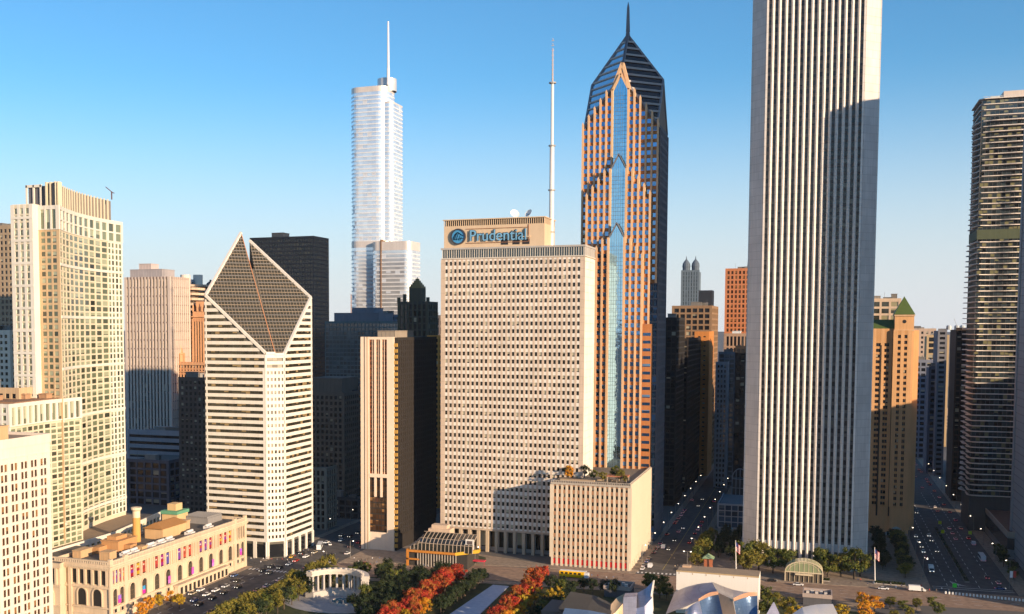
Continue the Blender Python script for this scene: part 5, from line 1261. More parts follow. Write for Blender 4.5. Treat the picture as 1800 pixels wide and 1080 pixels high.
# lane markings
def dash(name, x0, y0, x1, y1, n, wd, c=(0.7, 0.7, 0.68), z=.06, fill=.45):
    q = MB(); L = math.hypot(x1 - x0, y1 - y0); u = ((x1 - x0) / L, (y1 - y0) / L); nn = (-u[1] * wd / 2, u[0] * wd / 2)
    for i in range(n):
        a, b_ = L * i / n, L * (i + fill) / n
        A = (x0 + u[0] * a, y0 + u[1] * a); B_ = (x0 + u[0] * b_, y0 + u[1] * b_)
        q.poly([(A[0] - nn[0], A[1] - nn[1], z), (B_[0] - nn[0], B_[1] - nn[1], z), (B_[0] + nn[0], B_[1] + nn[1], z), (A[0] + nn[0], A[1] + nn[1], z)])
    o = q.build(name, M(c, .8)); o["kind"] = "structure"
for x in (-267, -261, -249, -243): dash("lane_marking", x, 340, x, 485, 16, .25)
for x in (61, 66, 75, 82): dash("lane_marking", x, 575, x, 900, 30, .25, z=.03)
dash("lane_marking", -72.5, 560, -72.5, 900, 30, .2, (0.5, 0.4, 0.1), z=.03, fill=.95)
for dy in (9, 15, 22): dash("lane_marking", -100, 545 - dy, 300, 581 - dy, 50, .2, z=.05)
dash("crosswalk_marking", 54, 567.5, 89, 570.5, 1, .5, z=.03, fill=1); dash("crosswalk_marking", 54, 571.5, 89, 574, 1, .5, z=.03, fill=1)
dash("crosswalk_marking", -273, 488, -237, 488, 18, 3.4, z=.06); dash("crosswalk_marking", -84, 551, -62, 553, 11, 3, z=.03)
q = MB()
for i in range(9): q.poly([(63 + i * .7, 586 - i * 1.2, .03), (63.4 + i * .7, 586 - i * 1.2, .03), (64.4 + i * .9, 577, .03), (64 + i * .9, 577, .03)])
q.build("hatched_marking", M((0.6, 0.6, 0.58)))["kind"] = "structure"

# ---------------------------------------------------------------- trees
def make_tree(seed, mat, H=10.0, Rr=4.2, n=2600, leaf=.30, group=None, name="street_tree"):
    r = random.Random(seed); t = empty(name, (0, 0, 0), "tree", "tree", group)
    tk = MB(); bark = M((0.10, 0.075, 0.055))
    tk.bar((0, 0, 0), (.1, 0, H * .35), .28, n=7, r2=.2); ends = []
    for i in range(6):
        a = i * 1.05 + r.uniform(-.3, .3); e = Vector((math.cos(a) * Rr * .6, math.sin(a) * Rr * .6, H * r.uniform(.55, .75)))
        tk.bar((.1, 0, H * .3), e, .14, n=5, r2=.05); tk.bar(e, e + Vector((math.cos(a + .5), math.sin(a + .5), 1.2)), .06, n=4, r2=.02)
    tk.bar((.1, 0, H * .34), (0, .2, H * .85), .17, n=5, r2=.04); tk.build("trunk", bark, t)
    cr = MB(); cl = []
    for i in range(38):
        a = r.uniform(0, 6.28); z = r.uniform(-1, 1); rr_ = math.sqrt(max(0, 1 - z * z * .8)) * r.uniform(.35, .95)
        cl.append((Vector((math.cos(a) * rr_ * Rr, math.sin(a) * rr_ * Rr, H * .64 + z * H * .30)), r.uniform(.45, 1.35)))
    for i in range(n):
        c, s = r.choice(cl); v = Vector((r.gauss(0, 1), r.gauss(0, 1), r.gauss(0, .8))); v.normalize()
        p = c + v * s * r.uniform(.5, 1.0) * (1 if r.random() < .82 else 1.6)
        nn = (v + Vector((r.uniform(-.7, .7), r.uniform(-.7, .7), r.uniform(-.3, .9)))).normalized()
        e1 = nn.cross(Vector((r.uniform(-1, 1), r.uniform(-1, 1), .3))).normalized() * leaf * r.uniform(.6, 1.3); e2 = nn.cross(e1).normalized() * leaf * r.uniform(.6, 1.2)
        cr.poly([p - e1, p - e2 * .8, p + e1, p + e2 * .8])
    cr.build("crown", mat, t); return t
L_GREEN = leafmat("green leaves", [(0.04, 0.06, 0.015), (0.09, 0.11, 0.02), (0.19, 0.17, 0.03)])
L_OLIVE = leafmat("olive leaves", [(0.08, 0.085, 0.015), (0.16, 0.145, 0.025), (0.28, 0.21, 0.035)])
L_DARK = leafmat("dark green leaves", [(0.012, 0.024, 0.012), (0.025, 0.04, 0.015), (0.05, 0.06, 0.02)])  # the groves' shade is partly put into this leaf green
L_RED = leafmat("red autumn leaves", [(0.26, 0.012, 0.012), (0.40, 0.035, 0.018), (0.42, 0.10, 0.025)])
L_REDOR = leafmat("red orange autumn leaves", [(0.26, 0.02, 0.012), (0.36, 0.08, 0.02), (0.26, 0.14, 0.025)])
L_ORANGE = leafmat("orange autumn leaves", [(0.55, 0.16, 0.01), (0.62, 0.26, 0.015), (0.65, 0.36, 0.03)])
L_YELLOW = leafmat("yellow autumn leaves", [(0.3, 0.17, 0.015), (0.5, 0.3, 0.02), (0.4, 0.35, 0.04)])
protos = {}
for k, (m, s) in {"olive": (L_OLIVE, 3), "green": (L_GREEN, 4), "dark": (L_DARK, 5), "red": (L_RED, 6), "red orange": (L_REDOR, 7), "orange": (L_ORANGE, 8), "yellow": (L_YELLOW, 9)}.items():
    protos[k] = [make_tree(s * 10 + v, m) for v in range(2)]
used = set()
def plant(kind, x, y, label, group, s=1.0, z=0.15):
    p = RND.choice(protos[kind]); sc = (s * RND.uniform(.82, 1.2), s * RND.uniform(.82, 1.2), s * RND.uniform(.78, 1.14)); rz = RND.uniform(0, 6.28)
    if p.name in used: return copy_thing(p, (x, y, z), rz, sc, label, group)
    used.add(p.name); p.location = (x, y, z); p.rotation_euler.z = rz; p.scale = sc; p["label"] = label; p["group"] = group; return p
def row(kinds, x, y0, y1, step, rowname, s=1.0, jit=1.3):
    n = int(abs(y1 - y0) / step) + 1
    for i in range(n):
        k = kinds[i % len(kinds)] if isinstance(kinds, list) else kinds
        plant(k, x + RND.uniform(-jit, jit), y0 + i * step + RND.uniform(-jit, jit), "%s tree, %s from the near end %s" % (k, ORD[min(i, 29)].replace("nearest", "first"), rowname), "trees " + rowname, s)
row("olive", -228, 372, 492, 6.5, "of the avenue pavement row")
row(["green", "olive", "dark"], -219, 384, 478, 7.5, "of the second avenue row")
row(["red", "red", "red orange"], -162, 398, 500, 6.2, "of the left red row", 1.1)
row(["red orange", "orange", "yellow"], -157.5, 396, 440, 8.5, "of the row beside the left red row", .85)
row(["red", "red", "red orange"], -122, 405, 500, 6.2, "of the right red row", 1.1)
row(["yellow", "orange"], -117, 412, 470, 9.5, "of the golden row beside the right red row", .8)
row("dark", -151.5, 440, 504, 5.6, "of the clipped row by the pale path", .78, .3)
row("dark", -170, 405, 500, 7.5, "of the shaded grove by the left red row", .95)
row("dark", -179, 418, 496, 8.0, "of the shaded grove right of the colonnade", .95)
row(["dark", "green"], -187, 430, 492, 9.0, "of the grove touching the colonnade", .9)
row(["dark", "green"], -198, 482, 498, 8.0, "of the clump behind the colonnade", .85)
row(["dark", "green"], -210, 470, 500, 8.0, "of the clump left of the colonnade", .85)
for i in range(7): plant("dark", -116 + i * 5.0, 496 + (i % 2) * 4, "dark tree, %s from the left in the clump below the annex" % ORD[i].replace("nearest", "first"), "trees in the shaded clump below the annex", .75)
def T(kind, px, py, label, h=10.0, s=1.0, group="single park trees"):
    p = hit(px, py, Z=h * s * .95); plant(kind, p.x, p.y, label, group, s)
row(["dark", "green"], -108.5, 440, 488, 8, "of the dark row beyond the golden row", .85)
row("dark", -103, 448, 490, 9, "of the row beside the low dark roof", .8)
T("yellow", 975, 1037, "bushy golden yellow tree in front of the dark clump below the annex", s=.95)
T("yellow", 955, 1060, "smaller golden tree at the bottom beside the right red row", s=.7)
T("green", 1160, 1013, "green tree right of the curved steel blade", s=1.1); T("olive", 1172, 1025, "olive tree squeezed between steel blade and white theatre wall", s=.9)
T("green", 1140, 1012, "green tree left of the white theatre wall, half behind the steel blade", s=.8)
for px, py, k, l in ((1345, 1030, "green", "green tree just right of the white theatre wall"), (1362, 1036, "olive", "olive tree second right of the white theatre wall"), (1385, 1045, "olive", "olive golden tree third right of the white theatre wall"), (1350, 1052, "green", "lower green tree right of the folded steel roof"), (1398, 1062, "yellow", "yellow green tree above the white steel sail")): T(k, px, py, l, s=.95)
for px, py, k, l in ((1515, 1037, "orange", "bright orange tree, the larger upper one at the bottom right"), (1538, 1046, "orange", "orange tree on the right of the bright orange pair"), (1522, 1062, "orange", "lower orange tree at the bottom edge"), (1480, 1058, "yellow", "yellow tree between the steel sail and the orange trees")): T(k, px, py, l, s=.85)
for i, (px, py) in enumerate(((1565, 1046), (1588, 1052), (1612, 1050), (1640, 1050), (1600, 1066), (1650, 1060), (1572, 1068))):
    T("green" if i % 2 else "olive", px, py, "low leafy tree %s from the left on the right hand park strip" % ORD[i].replace("nearest", "first"), s=.62, group="low trees on the right hand park strip")
for i, (x, y) in enumerate(((-33, 571), (-26, 574), (-19, 572), (-30, 565), (-13, 576))): plant("green" if i % 2 == 0 else "olive", x, y, "tree %s from the left before the white ribbed tower's left foot" % ORD[i].replace("nearest", "first"), "trees before the ribbed tower, left", 1.5)
for i, (x, y) in enumerate(((7, 573), (13, 576), (19, 573), (22, 580), (3, 578))): plant("green" if i % 2 == 0 else "olive", x, y, "tree %s from the left before the white ribbed tower's right foot" % ORD[i].replace("nearest", "first"), "trees before the ribbed tower, right", 1.5)
row(["olive", "green"], -55.5, 568, 640, 7, "of the side street plaza edge", .95)
row("dark", -48, 600, 660, 8, "of the middle row, left plaza", .8)
row("dark", -41, 596, 668, 8, "along the ribbed tower's left side", .75)
row("dark", 34, 600, 690, 8, "of the shaded right plaza", .8)
row(["olive", "dark"], 44, 585, 680, 8, "of the wide avenue's plaza kerb", .95)
for i, (px, py) in enumerate(((262, 1052), (278, 1046), (300, 1040), (315, 1044), (248, 1064))):
    T("yellow" if i % 2 else "orange", px, py, "golden street tree %s of five before the stone library arches" % ORD[i].replace("nearest", "first"), s=.72, group="street trees before the library")
row(["green", "dark"], 93.5, 600, 660, 10, "below the right edge tower", .7)
for i, (x, y, k, s) in enumerate(((-122, 561, "orange", .75), (-110, 566, "green", .7), (-104, 560, "olive", .6), (-98, 567, "green", .9), (-95, 563, "olive", .65), (-116, 572, "dark", .65), (-125, 570, "dark", .6), (-92, 559, "olive", .4))):
    plant(k, x, y, "small %s roof garden tree %s from the left on the annex" % (k, ORD[[6, 4, 3, 1, 2, 5, 7, 0][i]].replace("nearest", "first")) if False else "small %s roof garden tree on the annex, planted %s" % (k, ("left front", "centre back", "centre front", "right of centre, the tallest", "right of the tallest", "by the slab wall, darker", "at the left back, darkest", "low near the right corner")[i]), "roof garden trees", s, AZ - .4)
# drop prototypes nobody planted
for k in protos:
    for p in protos[k]:
        if p.name not in used:
            for c in list(p.children): bpy.data.objects.remove(c)
            bpy.data.objects.remove(p)
# planted bed and lawn before the slab tower
flat("lawn", [(-186, 552), (-163, 546), (-166, 556), (-184, 566)], .15, None, h=.3, m=GRASS)

# ---------------------------------------------------------------- colonnade
def colonnade():
    c = hit(603, 1030, Z=5); cx, cy = c.x + 1, c.y - 12; R0 = 13.4; st = M((0.50, 0.46, 0.42)); base = (cx, cy, 0)
    r = empty("colonnade", base, "semicircular pale stone colonnade with a fountain pool in the tree grove", "monument")
    q = MB(); n = 28; A0, A1 = rad(12), rad(168)
    def ringbox(q, r0, r1, z0, z1):
        for i in range(n):
            a, b_ = A0 + (A1 - A0) * i / n, A0 + (A1 - A0) * (i + 1) / n
            P = lambda rr_, t, z: (cx + rr_ * math.cos(t), cy + rr_ * math.sin(t), z)
            q.hexa([P(r0, a, z0), P(r1, a, z0), P(r1, b_, z0), P(r0, b_, z0), P(r0, a, z1), P(r1, a, z1), P(r1, b_, z1), P(r0, b_, z1)])
    ringbox(q, R0 - 1.5, R0 + 3.2, 0, 3.0); q.build("base", st, r, base)
    q = MB(); ringbox(q, R0 - .6, R0 + 2.4, 10.2, 11.2); ringbox(q, R0 - 1.0, R0 + 2.8, 11.2, 11.7); ringbox(q, R0 - .7, R0 + 2.5, 11.7, 12.6)
    for i in range(15): t = A0 + (A1 - A0) * i / 14; q.box(cx + (R0 - .3) * math.cos(t) - .4, cx + (R0 - .3) * math.cos(t) + .4, cy + (R0 - .3) * math.sin(t) - .4, cy + (R0 - .3) * math.sin(t) + .4, 12.6, 13.2)
    q.build("entablature", M((0.62, 0.55, 0.47)), r, base)
    for i in range(12):
        t = A0 + (A1 - A0) * (i + .5) / 12
        for rr_ in (R0, R0 + 1.9):
            q = MB(); q.smooth = False; x, y = cx + rr_ * math.cos(t), cy + rr_ * math.sin(t)
            q.lathe((x, y), [(.72, 3), (.72, 3.3), (.55, 3.4), (.46, 9.6), (.7, 9.9), (.7, 10.25)], 10); q.build("column", st, r, base)
    flat("plaza", [(cx + 26 * math.cos(t), cy + 4 + 22 * math.sin(t)) for t in [2 * math.pi * i / 24 for i in range(24)]], -.02, None, h=.2, m=rgmat("pale paving", (0.3, 0.3, 0.32), (0.38, 0.37, 0.38), .5))
    q = MB(); px_, py_ = cx + 4, cy + 2; q.lathe((px_, py_), [(6.2, .1), (6.2, .9), (5.6, .9), (5.6, .55)], 26); f = q.build("fountain_rim", st, r, base)
    q = MB(); q.poly([(px_ + 5.6 * math.cos(t), py_ + 5.6 * math.sin(t), .6) for t in [2 * math.pi * i / 26 for i in range(26)]]); q.build("pool_water", M((0.03, 0.14, 0.2), .08), f)
    bpy.data.objects["pool_water"].location = (-0, 0, 0); bpy.data.objects["pool_water"].parent = None
    w_ = bpy.data.objects["pool_water"]; w_.parent = r; w_.location = (-base[0], -base[1], 0)
colonnade()

# ---------------------------------------------------------------- concert stage: white theatre block, folded steel
STEEL = wallmat("brushed steel", (0.52, 0.50, 0.56), .12, .28, .8, .35, joint=1.6)
STEEL2 = wallmat("lilac steel", (0.42, 0.41, 0.50), .14, .38, .35, .3, joint=1.6)  # lilac tint, less metallic than the brushed steel
BLUEST = wallmat("steel tinted sky blue", (0.10, 0.16, 0.26), .12, .3, .5, .15, joint=1.6)  # blue of the reflected sky put into the steel's colour
def theatre():
    Y = 478.0; x0, x1 = hx(1189, Y, 1010), hx(1334, Y, 1012); z1 = hz(1260, 1010, Y)
    r = empty("theatre_block", ((x0 + x1) / 2, Y, 0), "blank white theatre wall block behind the folded steel roof", "building")
    q = MB(); q.prism(rect(x0, x1, Y, Y + 14), 0, z1, 0, 1)
    q.build("white_wall", [M((0.80, 0.76, 0.70), var=.04), M((0.4, 0.3, 0.2))], r, ((x0 + x1) / 2, Y, 0))
    q = MB(); q.box(x0 - .1, x1 + .1, Y - .15, Y + .3, z1 - .1, z1 + .45)
    for i in range(6): q.box(x0 + 1 + i * (x1 - x0) / 6, x0 + 1.3 + i * (x1 - x0) / 6, Y - .1, Y, z1 - 1, z1 - .3)
    q.build("coping", M((0.5, 0.36, 0.2)), r, ((x0 + x1) / 2, Y, 0))
    q = MB(); q.box(x0 + 1.5, x0 + 5, Y + 9, Y + 12, z1, z1 + .8); q.build("rooftop_box", M((0.55, 0.38, 0.25)), r, ((x0 + x1) / 2, Y, 0))
theatre()
def sheet(name, grid, mat, parent, base, th=.35, bulge=None):
    """curved panel with thickness through a grid of (px, py, Y) control points"""
    P = [[hit(px, py, Y=Y) for px, py, Y in rw] for rw in grid]
    q = MB(); q.smooth = True 
    nu, nv = len(P), len(P[0])
    def lerp(s, t):
        fs, ft = s * (nu - 1), t * (nv - 1); i, j = min(int(fs), nu - 2), min(int(ft), nv - 2); a, b_ = fs - i, ft - j
        v = P[i][j] * (1 - a) * (1 - b_) + P[i + 1][j] * a * (1 - b_) + P[i][j + 1] * (1 - a) * b_ + P[i + 1][j + 1] * a * b_
        if bulge: v = v + Vector(bulge) * math.sin(math.pi * t) * (.35 + .65 * math.sin(math.pi * min(1, s + .15)))
        return v
    U, V = max(10, (nu - 1) * 5), max(12, (nv - 1) * 5); off = Vector((0, th * 1.5, -th * .6))
    for i in range(U):
        for j in range(V):
            a = [lerp(i / U, j / V), lerp((i + 1) / U, j / V), lerp((i + 1) / U, (j + 1) / V), lerp(i / U, (j + 1) / V)]
            q.poly(a); q.poly([v + off for v in a][::-1])
    for i in range(U):
        for t in (0, 1): a, b_ = lerp(i / U, t), lerp((i + 1) / U, t); q.poly([a, b_, b_ + off, a + off])
    for j in range(V):
        for s in (0, 1): a, b_ = lerp(s, j / V), lerp(s, (j + 1) / V); q.poly([a, b_, b_ + off, a + off])
    return q.build(name, mat, parent, base)
def stage():
    base = (-45, 440, 0); r = empty("bandshell", base, "folded brushed steel bandshell roof of overlapping blue and lilac plates", "bandshell")
    D = 1180
    sheet("roof_plate", [[(1186, 1041, 462), (1215, 1035, 464), (1252, 1024, 466)], [(1170, 1080, 430), (1200, 1072, 430), (1262, 1042, 440)]], STEEL2, r, base, bulge=(0, -1, 2.2))
    sheet("roof_plate", [[(1252, 1023, 466), (1290, 1033, 466), (1325, 1042, 465)], [(1262, 1042, 442), (1287, 1054, 440), (1306, 1050, 444)]], STEEL, r, base, bulge=(0, -.5, -1.4))
    sheet("face_plate", [[(1205, 1073, 430), (1229, 1056, 434)], [(1200, 1100, 428), (1240, 1105, 428)]], STEEL, r, base, bulge=(0, -2, .8))
    sheet("face_plate", [[(1229, 1055, 434), (1262, 1042, 440)], [(1234, 1110, 430), (1277, 1110, 430)]], BLUEST, r, base, bulge=(0, 3, .9))
    sheet("gold_plate", [[(1262, 1042, 440), (1288, 1054, 438)], [(1277, 1110, 430), (1299, 1110, 432)]], wallmat("warm steel", (0.55, 0.36, 0.22), .1, .35, .8), r, base)
    sheet("face_plate", [[(1289, 1054, 438), (1331, 1043, 446)], [(1299, 1110, 432), (1333, 1110, 440)]], BLUEST, r, base, bulge=(0, 3, .9))
    sheet("roof_edge", [[(1228, 1053, 433.5), (1262, 1040, 439.5)], [(1228, 1057, 433), (1262, 1045, 439)]], M((0.5, 0.28, 0.17), .4), r, base, .6, bulge=(0, 1.5, .9))
    sheet("roof_edge", [[(1289, 1052, 437.5), (1331, 1041, 445.5)], [(1290, 1057, 437), (1331, 1047, 445)]], M((0.5, 0.28, 0.17), .4), r, base, .6, bulge=(0, 1.5, .9))
    b2 = (-80, 445, 0); r2_ = empty("steel_ribbon", b2, "curved steel ribbon blade rising left of the folded steel roof", "bandshell")
    sheet("tan_curl", [[(1074, 1063, 430), (1084, 1051, 434), (1099, 1043, 438)], [(1072, 1085, 426), (1081, 1078, 428), (1096, 1060, 432)], [(1074, 1115, 424), (1083, 1112, 426), (1094, 1105, 430)]], wallmat("warm steel", (0.66, 0.46, 0.28), .1, .35, .6), r2_, b2)
    sheet("blue_curl", [[(1099, 1043, 438), (1120, 1042, 440)], [(1096, 1050, 432), (1119, 1049, 432)], [(1093, 1115, 430), (1117, 1115, 430)]], STEEL2, r2_, b2)
    sheet("lilac_blade", [[(1120, 1043, 440), (1136, 1034, 442), (1149, 1021, 444)], [(1118, 1070, 432), (1133, 1066, 433), (1146, 1052, 436)], [(1120, 1115, 428), (1135, 1115, 428), (1148, 1115, 430)]], STEEL, r2_, b2)
    sheet("white_edge", [[(1148, 1021, 444), (1150, 1020, 445)], [(1144, 1045, 437), (1147, 1045, 438)], [(1147, 1115, 430), (1150, 1115, 431)]], M((0.75, 0.7, 0.62), .4), r2_, b2, .8)
    b3 = (0, 440, 0); r3 = empty("steel_sail", b3, "white curved steel sail plate at the bottom, right of centre", "bandshell")
    sheet("sail", [[(1392, 1080, 436), (1410, 1071, 440), (1435, 1066, 446), (1464, 1062, 450)], [(1385, 1110, 428), (1420, 1112, 428), (1450, 1112, 430), (1482, 1100, 436)]], wallmat("white steel", (0.74, 0.72, 0.72), .04, .3, .5), r3, b3, bulge=(0, -1.5, 1.6))
    b4 = (-20, 440, 0); r4 = empty("steel_fin", b4, "small blue triangular steel fin between the folded roof and the white sail", "bandshell")
    sheet("fin", [[(1359, 1059, 442), (1361, 1059, 442)], [(1336, 1100, 432), (1382, 1105, 436)]], STEEL2, r4, b4)
    b5 = (-95, 440, 0); r5 = empty("low_dark_roof", b5, "broad low dark grey roof left of the curved steel blade", "building")
    sheet("dark_roof", [[(1003, 1040, 446), (1045, 1047, 446), (1076, 1061, 444)], [(980, 1072, 420), (1030, 1074, 420), (1074, 1080, 420)]], M((0.075, 0.07, 0.06), .6), r5, b5, .6)
    sheet("blue_roof", [[(993, 1069, 419), (1035, 1073, 419), (1070, 1080, 419)], [(975, 1115, 405), (1030, 1115, 405), (1080, 1115, 405)]], M((0.10, 0.16, 0.26), .4), r5, b5, .6)
    q = MB(); q.box(-103, -82, 424, 443, 0, 10); q.build("wall", M((0.1, 0.1, 0.1)), r5, b5)
stage()
# small service buildings with open parapets
def service(px0, px1, py, lab):
    p, p2 = hit(px0, py + 14, Z=4.5), hit(px1, py + 14, Z=4.5); Y = p.y; x0, x1 = p.x, hx(px1, Y, py + 14)
    r = empty("garage_pavilion", ((x0 + x1) / 2, Y, 0), lab, "pavilion", "garage entrance pavilions"); b = ((x0 + x1) / 2, Y, 0)
    q = MB(); q.box(x0, x1, Y, Y + 11, 0, 4.2); q.build("wall", M((0.10, 0.1, 0.11)), r, b)
    q = MB()
    for a in ((x0 - .3, x1 + .3, Y - .3, Y + .3), (x0 - .3, x1 + .3, Y + 10.7, Y + 11.3), (x0 - .3, x0 + .3, Y + .31, Y + 10.69), (x1 - .3, x1 + .3, Y + .31, Y + 10.69)): q.box(*a, 3.6, 5.4)
    q.build("parapet", M((0.42, 0.34, 0.3)), r, b)
    q = MB()
    for k in range(5): xx = x0 + 1.2 + k * (x1 - x0 - 2.4) / 5; q.box(xx, xx + 1.3, Y + 3 + k % 2 * 3, Y + 5 + k % 2 * 3, 4.2, 5.6)
    q.build("ventilation_unit", M((0.6, 0.55, 0.5)), r, b)
service(1062, 1108, 1018, "low dark garage pavilion with open parapet below the annex"); service(1412, 1462, 1032, "low dark garage pavilion with open parapet below the glass vault")
# glass vault entrance
def vault():
    p = hit(1412, 1024, Z=0); Y = p.y; x0, x1 = hx(1380, Y, 1020), hx(1446, Y, 1020); cx = (x0 + x1) / 2; R_ = (x1 - x0) / 2; b = (cx, Y, 0)
    r = empty("glass_vault", b, "arched glass entrance vault with a cream frame before the white ribbed tower", "pavilion")
    fr = MB(); gl = MB(); N_ = 14; hS, hA = 5.0, 5.2
    for k in range(5):
        y = Y + k * 2.2
        for i in range(N_):
            a, c = math.pi * i / N_, math.pi * (i + 1) / N_; P = lambda t, yy: (cx + R_ * math.cos(t), yy, hS + hA * math.sin(t))
            fr.bar(P(a, y), P(c, y), .28 if k == 0 else .12)
            if k < 4: gl.poly([P(a, y), P(c, y), P(c, y + 2.2), P(a, y + 2.2)])
            if k == 0: gl.poly([(cx, y, hS), P(a, y + .05), P(c, y + .05)])
            if k == 0: fr.bar((P(a, y)[0] * .86 + cx * .14, y, P(a, y)[2] - .7), (P(c, y)[0] * .86 + cx * .14, y, P(c, y)[2] - .7), .12)
    for i in range(9): x = x0 + (x1 - x0) * i / 8; fr.bar((x, Y, 0), (x, Y, hS + hA * math.sqrt(max(0, 1 - ((x - cx) / R_) ** 2))), .16 if 0 < i < 8 else .35)
    fr.box(x0, x1, Y - .15, Y + .15, 4.6, 5.1); fr.box(cx - 4, cx + 4, Y - 1.2, Y, 3.6, 4.4)
    fr.build("cream_frame", M((0.62, 0.52, 0.36)), r, b); gl.build("glazing", glassmat("green vault glass", (0.26, 0.30, 0.17), spec=.8), r, b)
    q = MB(); q.box(x0 + .3, x1 - .3, Y + .3, Y + 8.5, 0, 4.5); q.build("lobby_wall", M((0.1, 0.08, 0.06)), r, b)
vault()
# orange framed restaurant greenhouse
def greenhouse():
    Y = 524.0; x0 = hx(714, Y, 985); x1 = hx(800, Y, 985); x2 = hx(836, Y + 6, 965); b = ((x0 + x1) / 2, Y, 0); zb = hz(740, 972, Y)
    r = empty("greenhouse_restaurant", b, "glass roofed restaurant with orange beams and yellow canopy at the slab tower's foot", "restaurant")
    q = MB(); q.box(x0, x1, Y, Y + .7, zb, zb + 1.2); q.box(x0, x0 + 1.2, Y, Y + .7, 0, zb); q.box(x0, x0 + 7, Y, Y + .6, zb * .45, zb * .45 + .8); q.box(x0 - .3, x0 + .4, Y + .8, Y + 22, zb, zb + 1.2)
    q.build("orange_frame", M((0.55, 0.22, 0.04), .5), r, b)
    q = MB(); q.hexa([(x1, Y + .1, zb - .2), (x2 + 2, Y + 5, zb - .2 + 1.2), (x2 + 2, Y + 8, zb + 1.2), (x1, Y + 4, zb - .2), (x1, Y + .1, zb + 1.3), (x2 + 2, Y + 5, zb + 2.8), (x2 + 2, Y + 8, zb + 2.8), (x1, Y + 4, zb + 1.3)]); q.build("yellow_canopy", M((0.6, 0.36, 0.03), .5), r, b)
    q = MB()
    for i in range(15): x = x0 + 6 + i * (x1 - x0 - 6) / 14; q.box(x - .22, x + .22, Y + 1, Y + 1.5, 0, zb)
    q.build("columns", M((0.4, 0.36, 0.32)), r, b)
    q = MB(); q.box(x0 + 1, x1 + 6, Y + 2, Y + 22, 0, zb); q.build("wall", M((0.05, 0.045, 0.04)), r, b)
    xe = x2; fr = MB(); gl = MB(); zt = zb + 9.5
    for i in range(17):
        x = x0 + 1.5 + i * (xe - x0 - 2) / 16; s = min(1, (i + 2) / 5)
        P = [(x, Y + 2, zb + 1), (x, Y + 2.3, zb + 4.2 * s + .6), (x, Y + 5, zb + 7 * s), (x, Y + 11, zb + 9.3 * s)]
        for a, c in zip(P, P[1:]): fr.bar(a, c, .24)
        if i: 
            for (a, c), (d, e) in zip(zip(P, P[1:]), zip(PL, PL[1:])): gl.poly([a, c, e, d])
        PL = P
    for k in (1, 2, 3): fr.bar((x0 + 6, P[k][1], P[k][2] - .0), (xe, P[k][1], P[k][2]), .16)
    fr.build("roof_ribs", M((0.45, 0.36, 0.28), .5), r, b); gl.build("roof_glazing", glassmat("greenhouse glass", (0.05, 0.055, 0.05), spec=.9), r, b)
    q = MB(); q.box(x0 + 8, x0 + 20, Y + 12, Y + 20, zb + 1, zt + 1.2); q.box(x0 + 9.5, x0 + 18, Y + 13, Y + 18, zt + 1.2, zt + 3.2); q.build("roof_lantern", M((0.6, 0.45, 0.33)), r, b)
    q = MB(); q.box(x2 - 4.5, x2, Y + 3, Y + 3.4, zb + 3, zb + 8.2); q.box(x2 - 3.8, x2 - .8, Y + 2.9, Y + 3, zb + 5.6, zb + 7.4, 1); q.build("white_panel", [M((0.75, 0.72, 0.66)), M((0.12, 0.1, 0.1), .3)], r, b)
greenhouse()

